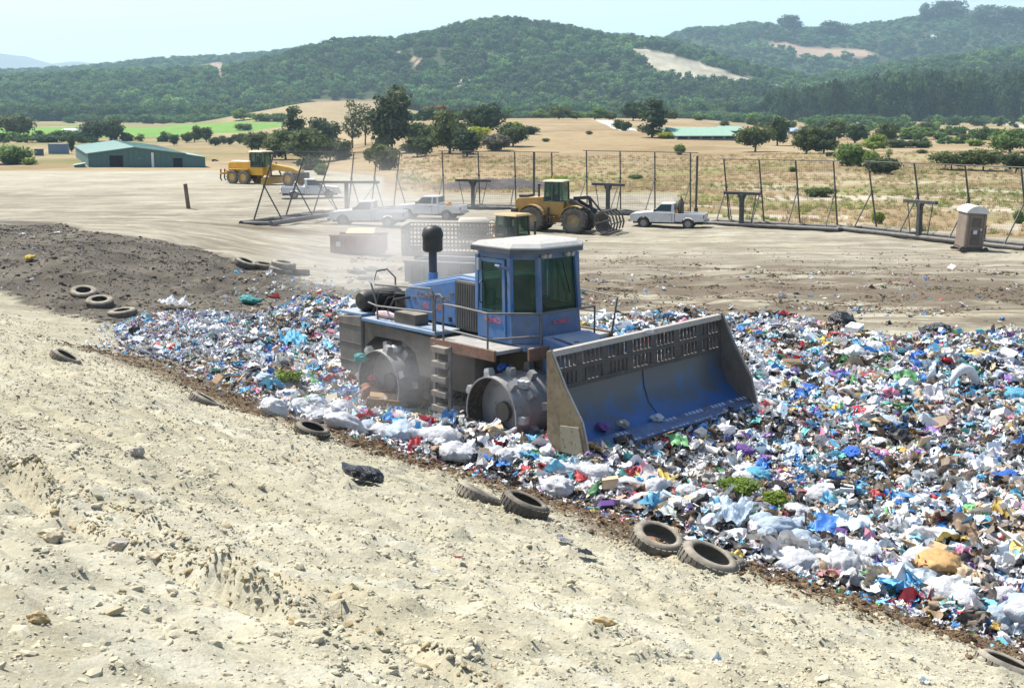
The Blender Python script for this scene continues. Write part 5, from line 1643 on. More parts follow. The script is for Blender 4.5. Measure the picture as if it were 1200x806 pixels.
def shed_green():
    Yd = 260.0
    p0 = W(104, 196, Yd); p1 = W(217, 196, Yd)
    z0 = -4.3
    root = thing("green_shed", "long dark green metal shed with pale ribbed roof at the edge of the flat", "shed", (p0[0], Yd, z0), 0)
    Lx = p1[0] - p0[0]
    zt = lambda px, py: W(px, py, Yd)[2] - z0
    ze, zr = zt(116, 194), zt(158, 184)
    ze = max(ze, 2.2)
    ze = W(116, 179.5, Yd)[2] - z0 if False else ze
    ze = 3.0; zr = 4.15; xr = Lx * .48; D = 52.0; sk = -20.0     # the back lies behind and to the left
    def S(x, y, z): return (x + sk * y / D, y, z)
    def pan(name, pts, m, par=root, t=.0):
        return part(name, MB().add(pts, [tuple(range(len(pts)))]), m, par)
    # gable wall as upright panels
    wall = part("gable_wall", MB().add([S(0, 0, 0), S(Lx, 0, 0), S(Lx, 0, ze), S(xr, 0, zr), S(0, 0, ze), S(0, .2, 0), S(Lx, .2, 0), S(Lx, .2, ze), S(xr, .2, zr), S(0, .2, ze)],
        [(0, 1, 2, 3, 4), (9, 8, 7, 6, 5), (0, 5, 6, 1), (1, 6, 7, 2), (2, 7, 8, 3), (3, 8, 9, 4), (4, 9, 5, 0)]), SHEDW, root)
    part("side_wall", MB().add([S(0, .2, 0), S(0, D, 0), S(0, D, ze), S(0, .2, ze), S(.2, .2, 0), S(.2, D, 0), S(.2, D, ze), S(.2, .2, ze)],
        [(0, 1, 2, 3), (7, 6, 5, 4), (0, 4, 5, 1), (3, 2, 6, 7), (1, 5, 6, 2), (0, 3, 7, 4)]), SHEDW, root)
    part("side_wall", MB().add([S(Lx, .2, 0), S(Lx, D, 0), S(Lx, D, ze), S(Lx, .2, ze), S(Lx - .2, .2, 0), S(Lx - .2, D, 0), S(Lx - .2, D, ze), S(Lx - .2, .2, ze)],
        [(0, 1, 2, 3), (7, 6, 5, 4), (0, 4, 5, 1), (3, 2, 6, 7), (1, 5, 6, 2), (0, 3, 7, 4)]), SHEDW, root)
    part("back_wall", MB().add([S(0, D, 0), S(Lx, D, 0), S(Lx, D, ze), S(xr, D, zr), S(0, D, ze)], [(0, 1, 2, 3, 4)]), SHEDW, root)
    for k in range(18):
        x = Lx * (k + .5) / 18
        part("wall_rib", MB().box(x - .03, x + .03, -.05, -.003, .05, ze + (zr - ze) * (1 - abs(x - xr) / max(xr, Lx - xr)) - .1), SHEDW, wall)
    for nm, (xa, za), (xb, zb) in (("roof", (-.35, ze - .08), (xr, zr + .06)), ("roof", (xr, zr + .06), (Lx + .3, ze - .05))):
        rf = part(nm, MB().add([S(xa, -.4, za), S(xb, -.4, zb), S(xb, D + .3, zb), S(xa, D + .3, za), S(xa, -.4, za + .12), S(xb, -.4, zb + .12), S(xb, D + .3, zb + .12), S(xa, D + .3, za + .12)],
            [(3, 2, 1, 0), (4, 5, 6, 7), (0, 1, 5, 4), (1, 2, 6, 5), (2, 3, 7, 6), (3, 0, 4, 7)]), SHEDR, root)
        for k in range(14):
            y = -.2 + k * D / 13.2
            part("roof_rib", MB().bar(S(xa, y, za + .15), S(xb, y, zb + .15), .08, .06), SHEDR, rf)
    for xa, xb, h in ((Lx * .22, Lx * .36, 2.6), (Lx * .88, Lx * .975, 2.1)):
        part("doorway", MB().box(xa, min(xb, Lx - .05), -.06, -.01, .05, h), DARK, root)
    part("roller_door_track", MB().box(Lx * .655, Lx * .68, -.09, -.01, .05, 3.2), WHITEW, root)
    part("window", MB().box(Lx * .52, Lx * .55, -.07, -.01, 1.9, 2.2), paint("shed_window", (0.12, 0.2, 0.2), .3, 0, 0, 0), root)
    # lean-to on the right
    x2 = Lx + (W(241, 199, Yd)[0] - p1[0])
    part("lean_to_wall", MB().add([S(Lx + .003, 0, 0), S(x2, 0, 0), S(x2, 0, 2.2), S(Lx + .003, 0, 2.85), S(Lx + .003, 20, 0), S(x2, 20, 0), S(x2, 20, 2.2), S(Lx + .003, 20, 2.85)],
        [(0, 1, 2, 3), (1, 5, 6, 2), (7, 6, 5, 4), (4, 0, 3, 7)]), SHEDW, root)
    part("lean_to_roof", MB().add([S(Lx + .31, -.3, 2.82), S(x2 + .3, -.3, 2.2), S(x2 + .3, 20.2, 2.2), S(Lx + .31, 20.2, 2.82), S(Lx + .31, -.3, 2.92), S(x2 + .3, -.3, 2.3), S(x2 + .3, 20.2, 2.3), S(Lx + .31, 20.2, 2.92)],
        [(3, 2, 1, 0), (4, 5, 6, 7), (0, 1, 5, 4), (1, 2, 6, 5), (2, 3, 7, 6), (3, 0, 4, 7)]), SHEDR, root)
    part("open_flap", MB().add([S(-3.0, -1, .75), S(-.6, -1, 1.15), S(-.6, 1.5, 1.2), S(-3, 1.5, .8), S(-3.0, -1, .65), S(-.6, -1, 1.05), S(-.6, 1.5, 1.1), S(-3, 1.5, .7)],
        [(3, 2, 1, 0), (4, 5, 6, 7), (0, 1, 5, 4), (1, 2, 6, 5), (2, 3, 7, 6), (3, 0, 4, 7)]), SHEDR, root)
    part("annex_wall", MB().add([S(-2.9, -.9, 0), S(-.7, -.9, 0), S(-.7, -.9, 1.0), S(-2.9, -.9, .65), S(-2.9, 1.4, 0), S(-.7, 1.4, 0), S(-.7, 1.4, 1.05), S(-2.9, 1.4, .7)],
        [(0, 1, 2, 3), (1, 5, 6, 2), (7, 6, 5, 4), (4, 0, 3, 7)]), SHEDW, root)
    return root
shed_green()

def house(label, px, py, wpx, hpx, col, roofcol, cat="house", name="house", depth=None, roof_h=.45, rz=0.0, windows=2, group=None, flat=False):
    g = G(px, py)
    sc = g[1] / FPX
    w = wpx * sc; h = max(hpx * sc, 1.2); d = depth or w * .6
    root = thing(name, label, cat, (g[0], g[1], hz(g[0], g[1]) - .2), rz, group)
    hw = h * (1 - (0 if flat else roof_h)) + .2
    wm = matte("wall_%d_%d_%d" % tuple(int(c * 100) for c in col), col, .08, 1); rm = matte("roof_%d_%d_%d" % tuple(int(c * 100) for c in roofcol), roofcol, .12, 1)
    part("wall", MB().box(-w / 2, w / 2, 0, d, 0, hw), wm, root)
    if flat: part("roof", MB().box(-w / 2 - .1, w / 2 + .1, -.1, d + .1, hw + .002, hw + .15), rm, root)
    else:
        zr = h + .2
        part("roof", MB().add([(-w / 2 - .3, -.5, hw - .1), (w / 2 + .3, -.5, hw - .1), (w / 2 + .3, d + .5, hw - .1), (-w / 2 - .3, d + .5, hw - .1), (-w / 2 - .2, d / 2, zr), (w / 2 + .2, d / 2, zr)],
            [(0, 1, 5, 4), (2, 3, 4, 5), (0, 4, 3), (1, 2, 5), (0, 3, 2, 1)]), rm, root)
    for k in range(windows):
        x = -w / 2 + w * (k + .5) / windows
        part("window", MB().box(x - w * .08, x + w * .08, -.08, -.003, hw * .4, hw * .75), DARK, root)
    return root
GRN_ROOF = (0.22, 0.34, 0.26)
house("large low barn with pale green roof by the hill road", 828, 164, 70, 14, (0.20, 0.23, 0.25), GRN_ROOF, "barn", "barn", depth=26, roof_h=.62, rz=.10, windows=5)
house("smaller green-roofed barn behind the large green-roofed one", 858, 156, 26, 8, (0.20, 0.24, 0.25), GRN_ROOF, "barn", "barn", depth=14, roof_h=.6, windows=2)
house("white-walled farmhouse at the foot of the wooded hill", 594, 133, 34, 8, (0.62, 0.62, 0.60), (0.50, 0.50, 0.50))
house("grey-roofed house among the oaks below the hill", 533, 134, 20, 7, (0.40, 0.40, 0.40), (0.34, 0.37, 0.40))
house("long white greenhouse in the green crop field", 88, 155, 30, 4, (0.7, 0.7, 0.68), (0.72, 0.72, 0.72), "greenhouse", "greenhouse", windows=0)
house("blue-grey box store on the dry ground left of the green shed", 67, 181, 20, 11, (0.15, 0.20, 0.27), (0.25, 0.29, 0.34), "store", "store_shed", flat=True, windows=0)
house("small dark blue hut beside the box store", 45, 183, 9, 7, (0.06, 0.10, 0.14), (0.12, 0.17, 0.2), "hut", "hut", windows=0, flat=True)
house("white-roofed barn on the low rise across the valley", 149, 131, 20, 7, (0.7, 0.68, 0.66), (0.72, 0.70, 0.68), "barn", "barn", windows=1)
house("pale cottage beside a lone tree on the far rise", 190, 131, 11, 5, (0.66, 0.66, 0.66), (0.6, 0.62, 0.64))
house("long pale farm building below the far wood", 230, 135, 22, 5, (0.5, 0.55, 0.57), (0.55, 0.62, 0.66), "farm building", "farm_building")
house("low white farm building next to the long pale one", 258, 135, 14, 4, (0.6, 0.6, 0.6), (0.62, 0.66, 0.7), "farm building", "farm_building")
house("cream house set in the trees under the hill", 725, 136, 10, 9, (0.52, 0.40, 0.25), (0.35, 0.25, 0.18))
house("blue-grey house half hidden behind the field oaks", 932, 158, 17, 8, (0.30, 0.34, 0.40), (0.36, 0.42, 0.5))
house("white hillside house high on the wooded ridge", 1092, 46, 12, 5, (0.6, 0.6, 0.62), (0.45, 0.47, 0.5))
house("white house halfway up the main wooded hill", 545, 98, 10, 4, (0.66, 0.66, 0.66), (0.6, 0.6, 0.6))
house("pale house on the wooded slope above the far rise", 282, 101, 11, 3, (0.6, 0.62, 0.64), (0.5, 0.52, 0.56))
house("red-roofed house on the far ridge line", 886, 27, 10, 3, (0.5, 0.3, 0.25), (0.55, 0.22, 0.15))
# small vehicles parked far off
def far_car(label, px, py, wpx, col, tall=False):
    g = G(px, py); L = wpx * g[1] / FPX
    root = thing("parked_car", label, "car", (g[0], g[1], hz(g[0], g[1]) - .05), .05, "cars parked in the valley")
    m = paint("carpaint_%d%d%d" % tuple(int(c * 9) for c in col), col, .35, 0, .1, 0)
    h = L * (.5 if tall else .32)
    part("body", MB().prism([(-L / 2, .25 * h), (-L / 2, .62 * h), (L * .45, .62 * h), (L / 2, .5 * h), (L / 2, .25 * h)], -L * .19, L * .19), m, root, .05)
    part("cabin", MB().prism([(-L * .45, .63 * h), (-L * .40, h), (L * .15, h), (L * .28, .63 * h)], -L * .17, L * .17), DARK if not tall else m, root, .05)
    for x in (-L * .3, L * .3):
        for y in (-L * .18, L * .18): part("wheel", MB().lathe([(0, -L * .03), (h * .25, -L * .03), (h * .25, L * .03), (0, L * .03)], 10, 'Y', (x, y, h * .25)), RUBBERD, root)
far_car("white delivery truck parked by the green-roofed barn", 863, 163, 11, (.65, .66, .68), True)
far_car("white car parked on the hill road above the barns", 806, 137, 14, (.68, .68, .68))
far_car("dark car at the end of the pale lane beside the grader", 252, 189, 8, (.03, .03, .035))

# mound of dark soil beyond the centre fence
def mound(label, px0, px1, py, hpx, m):
    a = G(px0, py); b = G(px1, py)
    L = b[0] - a[0]; cx = (a[0] + b[0]) / 2; y = (a[1] + b[1]) / 2
    h = hpx * y / FPX
    nx, ny = 60, 24
    xs = np.linspace(-L / 2, L / 2, nx); ys = np.linspace(-5, 5, ny)
    X, Y = np.meshgrid(xs, ys)
    prof_ = np.clip(1 - (np.abs(X) / (L / 2)) ** 2.6, 0, 1) * np.clip(1 - (np.abs(Y) / 5) ** 2, 0, 1)
    Z = h * prof_ * (1 + .35 * fbm(X / 2.0, Y / 2.0, 130, 4)) 
    base = H((X + cx).ravel(), (Y + y).ravel()).reshape(X.shape)
    Z = Z + base - .25 * (prof_ <= 0) - .02
    idx = np.arange(nx * ny).reshape(ny, nx)
    q = np.stack([idx[:-1, :-1], idx[:-1, 1:], idx[1:, 1:], idx[1:, :-1]], -1).reshape(-1, 4)
    me = numpy_mesh("soil_mound", np.stack([X.ravel(), Y.ravel(), Z.ravel()], 1), quads=q, smooth=True)
    me.materials.append(m)
    o = link(bpy.data.objects.new("soil_mound", me)); o.location = (cx, y, 0)
    tag(o, label, "mound")
mound("long low mound of dark soil beyond the centre fence", 505, 668, 221, 12, matte("dark_soil", (0.085, 0.075, 0.07), .35, 1.5))
# ------------------------------------------------------------------ trees
def crown_mesh(seed, clumps, leaves, leaf, flat=0.75, spread=1.0, core=True):
    """leaf-sized faces gathered in clumps. Unit: crown about 1 wide, base at 0, top at 1"""
    r = np.random.default_rng(seed)
    V = []; F = []; T = []; nv = 0
    cs = []
    for k in range(clumps):
        for _ in range(50):
            p = r.normal(size=3); p /= np.linalg.norm(p); p *= r.uniform(.25, 1) ** .5
            p = p * np.array([.5 * spread, .5 * spread, .5 * flat]) * .74
            if p[2] > -.36 * flat: break
        cs.append((p, r.uniform(.12, .21)))
    for p, rad in cs:
        if core:
            v, f = ico(1, 1.0)
            v = v * (1 + .3 * n3(v, 2.5, seed + int(1000 * rad))[:, None]) * rad * .74 * np.array([1, 1, .8]) + p
            V.append(v); T.append(f + nv); nv += len(v)
        m = leaves // clumps
        d = r.normal(size=(m, 3)); d /= np.linalg.norm(d, axis=1)[:, None]
        pos = p + d * rad * r.uniform(.75, 1.25, (m, 1)) * np.array([1.1, 1.1, .85])
        nn = d + r.normal(size=(m, 3)) * .55; nn /= np.linalg.norm(nn, axis=1)[:, None]
        a = np.cross(nn, r.normal(size=(m, 3))); a /= np.linalg.norm(a, axis=1)[:, None] + 1e-9
        b = np.cross(nn, a)
        sz = leaf * r.uniform(.5, 1.4, (m, 1))
        q = np.stack([pos - a * sz, pos + b * sz * .6, pos + a * sz, pos - b * sz * .6], 1)
        V.append(q.reshape(-1, 3)); F.append(np.arange(m * 4).reshape(m, 4) + nv); nv += m * 4
    V = np.concatenate(V)
    V[:, 2] += .5 * flat
    z0, z1 = V[:, 2].min(), V[:, 2].max()
    V[:, 2] = (V[:, 2] - z0) / (z1 - z0)
    w = max(np.ptp(V[:, 0]), np.ptp(V[:, 1]))
    V[:, :2] /= w
    me = numpy_mesh("crown", V, quads=np.concatenate(F), tris=np.concatenate(T) if T else None)
    return me

def trunk_mesh(seed, limbs=5, forked=False):
    r = random.Random(seed)
    mb = MB()
    lean = (r.uniform(-.05, .05), r.uniform(-.05, .05))
    mb.tube([(0, 0, -.06), (lean[0] * .3, lean[1] * .3, .12), (lean[0], lean[1], .40), (lean[0] * 1.5, lean[1] * 1.5, .7)], [.055, .042, .032, .012], 8)
    for k in range(limbs):
        a = 2 * math.pi * k / limbs + r.uniform(-.4, .4)
        z = r.uniform(.18, .45); l = r.uniform(.22, .36)
        mb.tube([(lean[0], lean[1], z), (lean[0] + math.cos(a) * l * .5, math.sin(a) * l * .5, z + .14), (lean[0] + math.cos(a) * l, math.sin(a) * l, z + .24)], [.022, .015, .006], 6)
    return mb.mesh("trunk")

FOL = {
    'oak': foliage("oak_leaves", (0.035, 0.050, 0.018), (0.070, 0.088, 0.034)),
    'euc': foliage("eucalyptus_leaves", (0.032, 0.045, 0.024), (0.062, 0.078, 0.042)),
    'dark': foliage("dark_leaves", (0.020, 0.034, 0.018), (0.042, 0.060, 0.028)),
    'lime': foliage("lime_leaves", (0.075, 0.115, 0.022), (0.125, 0.17, 0.038)),
    'yellow': foliage("yellow_leaves", (0.14, 0.17, 0.02), (0.22, 0.24, 0.035)),
    'grey': foliage("grey_leaves", (0.055, 0.056, 0.045), (0.09, 0.088, 0.07)),
    'brown': foliage("brown_leaves", (0.075, 0.05, 0.025), (0.12, 0.085, 0.04)),
    'green': foliage("green_leaves", (0.045, 0.080, 0.022), (0.085, 0.125, 0.04)),
}
BARK = matte("bark", (0.10, 0.08, 0.065), .3, 6)
CROWNS = {}
def crown_for(shape, fol, var):
    key = (shape, fol, var)
    if key not in CROWNS:
        spec = {'round': (24, 2400, .042, .9, 1.0), 'wide': (24, 2200, .040, .65, 1.1), 'tall': (34, 3000, .046, 1.6, .95), 'bush': (20, 1900, .046, .62, 1.0), 'sparse': (16, 900, .042, 1.7, 1.0), 'spire': (26, 2200, .05, 2.2, .8)}[shape]
        me = crown_mesh(hash((shape, var)) % 1000 if False else (sum(map(ord, shape)) * 7 + var * 131), *spec, core=(shape != 'sparse'))
        me.materials.append(FOL[fol]); CROWNS[key] = me
    return CROWNS[key]
TRUNKS = [trunk_mesh(i) for i in range(4)]
for t_ in TRUNKS: t_.materials.append(BARK)

tcount = [0]
def tree(label, px, py, top, wpx, fol='oak', shape='round', group="trees in the valley", name="tree", clear=None, cat=None):
    g = G(px, py)
    sc = g[1] / FPX
    h = (py - top) * sc * 1.02; w = wpx * sc
    i = tcount[0]; tcount[0] += 1
    bush = shape == 'bush'
    w *= 1.18 if bush else (1.0 if wpx > 45 else 1.32)
    root = thing(name if not bush else "shrub", label, cat or ("tree" if not bush else "shrub"), (g[0], g[1], hz(g[0], g[1]) - .1), random.uniform(0, 6.28), group)
    c0 = {'round': .06, 'wide': .14, 'tall': .05, 'bush': -.06, 'sparse': .2, 'spire': .02}[shape] if clear is None else clear
    cr = link(bpy.data.objects.new("crown", crown_for(shape, fol, i % 3)), root)
    cr.location = (0, 0, c0 * h); cr.scale = (w * 1.2, w * 1.2, h * (1 - c0))
    tk = link(bpy.data.objects.new("trunk", TRUNKS[i % 4]), root)
    tk.scale = (min(w, h) * .8, min(w, h) * .8, h)
    return root

T = tree
# left valley
T("broad dark oak beside the green crop field at the picture's far edge", 17, 163, 134, 33, 'euc', 'wide')
T("two-lobed dark tree behind the roof of the green shed", 112, 166, 140, 26, 'euc', 'round')
T("leaning dark tree right next to the two-lobed one behind the green shed", 131, 166, 139, 22, 'euc', 'round')
T("low dark shrub under the broad oak beside the crop field", 52, 167, 158, 34, 'dark', 'bush')
T("green thicket at the edge of the flat beyond the left end of the bank", 12, 192, 168, 40, 'green', 'bush')
T("small lime bush at the foot of the green thicket", 34, 193, 184, 14, 'lime', 'bush')
T("slim dark tree at the corner of the green shed", 84, 178, 158, 7, 'dark', 'tall')
for k, (px, py, tp, w, fo) in enumerate([(204, 170, 157, 9, 'dark'), (219, 168, 156, 11, 'oak'), (228, 167, 147, 13, 'oak'), (242, 167, 149, 11, 'oak'), (252, 171, 160, 11, 'dark'), (262, 169, 158, 10, 'oak'), (270, 170, 160, 7, 'dark'), (281, 169, 156, 15, 'oak')]):
    T(["small dark tree first in the row behind the green shed", "low round tree second in the row behind the shed", "tall pale-topped tree third in the row behind the shed", "tall narrow tree fourth in the row behind the shed",
       "dark round tree fifth in the row above the lane", "bushy tree sixth in the row above the lane", "tiny dark tree seventh in the row above the lane", "spreading tree at the lane end of the row of small trees"][k], px, py, tp, w, fo, 'round')
T("rounded teal tree on the far rise above the crop field", 286, 141, 127, 21, 'green', 'round')
T("broad bushy clump beside the rounded tree on the far rise", 309, 142, 132, 20, 'green', 'bush')
T("second bushy clump at the end of the far rise hedge", 327, 142, 132, 18, 'green', 'bush')
T("bush at the end of the bright green crop field", 286, 153, 145, 16, 'oak', 'bush')
T("dark tree on the near side of the grove behind the grader", 303, 178, 154, 26, 'oak', 'round')
T("tall ragged cypress rising out of the grove behind the grader", 346, 182, 125, 20, 'dark', 'spire')
T("broad green tree in the middle of the grove behind the grader", 335, 187, 150, 36, 'oak', 'round')
T("wide leafy tree in front of the ragged cypress", 360, 190, 150, 40, 'oak', 'round')
T("dark domed tree behind the wide leafy tree", 378, 177, 138, 32, 'euc', 'round')
T("low dark tree at the right end of the grove behind the grader", 396, 187, 162, 30, 'oak', 'bush')
T("tangled shrub at the edge of the flat behind the pickup", 362, 200, 182, 26, 'dark', 'bush')
T("lone bush by the fence line behind the pickup's nose", 377, 205, 190, 14, 'green', 'bush')
T("thin see-through gum tree beside the giant eucalyptus", 413, 174, 118, 20, 'euc', 'sparse')
T("second thin see-through gum tree close to the giant eucalyptus", 428, 170, 122, 20, 'euc', 'sparse')
# centre
T("giant dark eucalyptus towering over the centre grove", 459, 180, 101, 52, 'euc', 'tall')
T("grey-green round bush under the giant eucalyptus by the fence", 449, 199, 168, 33, 'oak', 'bush')
T("dark tree right of the giant eucalyptus trunk", 489, 184, 160, 30, 'dark', 'round')
T("tree behind the dark one beside the giant eucalyptus", 494, 170, 143, 30, 'oak', 'round')
T("large spreading oak in the middle of the dry slope grove", 527, 180, 128, 46, 'oak', 'round')
T("dark drooping tree at the foot of the large oak", 547, 184, 150, 26, 'dark', 'tall')
T("dark oak on the skyline of the dry slope grove", 565, 160, 123, 38, 'dark', 'round')
T("bright yellow-green bush between the oaks of the grove", 560, 164, 148, 24, 'yellow', 'bush')
T("grey dead-looking shrub at the near edge of the grove", 582, 176, 154, 28, 'grey', 'bush')
T("rounded dark tree at the open end of the grove", 601, 172, 144, 28, 'oak', 'round')
T("yellow-green tuft on top of the last grove tree", 602, 156, 143, 14, 'yellow', 'bush')
T("lone low oak on the open dry slope", 620, 158, 147, 19, 'dark', 'bush')
T("reddish-brown tree by the grey-roofed house", 511, 140, 123, 24, 'brown', 'round')
T("green tree behind the grey-roofed house", 549, 138, 121, 30, 'green', 'round')
T("lime shrub left of the grey-roofed house", 530, 128, 119, 16, 'lime', 'bush')
for k, (px, py, tp, w, fo) in enumerate([(615, 138, 129, 20, 'green'), (636, 139, 128, 22, 'green'), (655, 140, 124, 20, 'oak'), (676, 140, 130, 18, 'green'), (697, 141, 126, 22, 'green'), (714, 141, 131, 14, 'oak')]):
    T("%s tree of the green row along the top of the dry slope" % ["first", "second", "third and tallest", "fourth", "fifth", "last"][k], px, py, tp, w, fo, 'round')
T("pair of dark bushes at the bend of the hill lane, left one", 725, 152, 140, 11, 'dark', 'bush')
T("pair of dark bushes at the bend of the hill lane, right one", 733, 154, 143, 11, 'dark', 'bush')
T("dark grove tree behind the hill lane", 742, 142, 119, 24, 'dark', 'round')
T("tall dark conifer standing beside the large green-roofed barn", 764, 161, 116, 27, 'dark', 'spire')
T("yellow bush at the foot of the tall conifer", 781, 162, 154, 22, 'yellow', 'bush')
T("solitary small bush on the dry slope below the barn", 797, 182, 168, 11, 'green', 'bush')
T("tiny round tree on the rise behind the barns", 849, 148, 141, 9, 'oak', 'round')
T("spreading oak at the end of the green-roofed barn", 885, 177, 145, 34, 'oak', 'wide')
# right-hand field
T("upright dark tree beside the oak at the barn end", 911, 171, 137, 21, 'dark', 'round')
T("big dark tree of the field clump nearest the barns", 945, 180, 147, 28, 'oak', 'round')
T("second tree of the field clump, leaning over its neighbour", 965, 180, 150, 26, 'dark', 'round')
T("tall tree standing behind the field clump", 979, 164, 139, 22, 'oak', 'tall')
T("dark upright tree between the clump and the lime tree", 1002, 168, 146, 18, 'dark', 'round')
T("bright lime round tree in the middle of the field", 1024, 176, 155, 23, 'lime', 'round')
T("dark tree behind the bright lime round tree", 1039, 167, 143, 22, 'oak', 'round')
T("leafy green shrub mass behind the fence post near the field middle", 996, 195, 167, 34, 'green', 'bush')
T("lighter green shrub beside the leafy mass", 1021, 196, 176, 16, 'lime', 'bush')
T("dark dome-shaped bush just behind the fence rail", 1035, 204, 181, 36, 'dark', 'bush')
T("wide lime-green shrubs in front of the far hedge", 1070, 163, 147, 38, 'green', 'bush')
T("dark round tree at the end of the lime-green shrubs", 1084, 157, 142, 22, 'oak', 'round')
T("small green bush right of the dark round tree", 1099, 163, 153, 17, 'green', 'bush')
T("long dark hedge across the field, nearer half", 1050, 173, 163, 26, 'dark', 'bush')
T("long dark hedge across the field, farther half", 1076, 173, 164, 26, 'dark', 'bush')
T("low light-green bush beyond the hedge end", 1118, 168, 160, 22, 'lime', 'bush')
T("low yellow-green bush at the field edge before the road", 1142, 171, 162, 20, 'lime', 'bush')
T("gnarled spreading oak, first of the three by the fence", 1115, 199, 176, 42, 'oak', 'wide')
T("gnarled spreading oak, middle of the three by the fence", 1152, 200, 173, 38, 'oak', 'wide')
T("gnarled spreading oak, last of the three at the picture edge", 1190, 203, 178, 28, 'dark', 'wide')
T("large light-green tree behind the gnarled oaks", 1184, 180, 151, 36, 'green', 'round')
T("thin sapling in the dry field", 1041, 185, 173, 7, 'green', 'sparse')
T("tiny dark bush seen through the fence in the dry grass", 929, 202, 195, 9, 'oak', 'bush')
T("wide low bush in the dry grass behind the fence's lifting beam", 960, 231, 219, 30, 'oak', 'bush')
T("pale yellowish tree at the edge of the eucalyptus wood", 1188, 136, 112, 26, 'brown', 'round')
for px, py, tp, w, fo in [(895, 150, 143, 12, 'dark'), (925, 152, 142, 16, 'oak'), (950, 158, 146, 20, 'dark'), (1010, 156, 146, 20, 'green'), (1055, 155, 147, 16, 'dark'), (1115, 158, 149, 18, 'green'), (1130, 164, 156, 16, 'oak'),
      (880, 140, 131, 18, 'oak'), (915, 141, 131, 22, 'dark'), (948, 142, 130, 24, 'oak'), (985, 142, 131, 22, 'dark'), (1020, 143, 133, 20, 'oak'), (840, 140, 129, 20, 'green'), (860, 141, 132, 18, 'oak'), (820, 141, 132, 14, 'green'),
      (785, 140, 129, 18, 'oak'), (973, 184, 177, 12, 'dark'), (1080, 181, 175, 10, 'oak'), (1165, 158, 150, 14, 'green'), (1195, 163, 153, 16, 'dark'), (640, 166, 161, 8, 'oak'), (690, 158, 153, 7, 'oak'), (655, 214, 205, 20, 'lime'), (745, 210, 203, 14, 'green')]:
    T("small shrub dotted over the dry fields below the woods", px, py, tp, w, fo, 'bush', group="shrubs dotted over the dry fields")
T("weedy green shrub by the fence skid beside the toilet", 1193, 262, 244, 12, 'green', 'bush')
T("low green weed clump at the fence frame's end post", 1028, 262, 246, 12, 'lime', 'bush')
# trees that stand up on the far skyline
for k, (px, py, tp, w, fo, sh) in enumerate([(925, 33, 18, 22, 'dark', 'round'), (975, 40, 26, 30, 'dark', 'round'), (1086, 20, 4, 13, 'euc', 'round'), (1112, 17, 1, 32, 'euc', 'round'), (1165, 24, 7, 40, 'euc', 'round'), (815, 32, 24, 24, 'dark', 'round'), (1195, 24, 10, 26, 'euc', 'round')]):
    g = W(px, py, 2960)
    T(["dark tree standing alone on the far saddle skyline", "wide dark tree clump on the far skyline next to the lone one", "narrow tree on the far high crest", "tall eucalyptus clump crowning the far crest",
       "broad eucalyptus clump at the far crest's end", "low dark tree clump where the near and far ridges meet", "eucalyptus at the picture edge on the far crest"][k], px, py + 6, tp, w, fo, sh, group="trees on the far skyline")

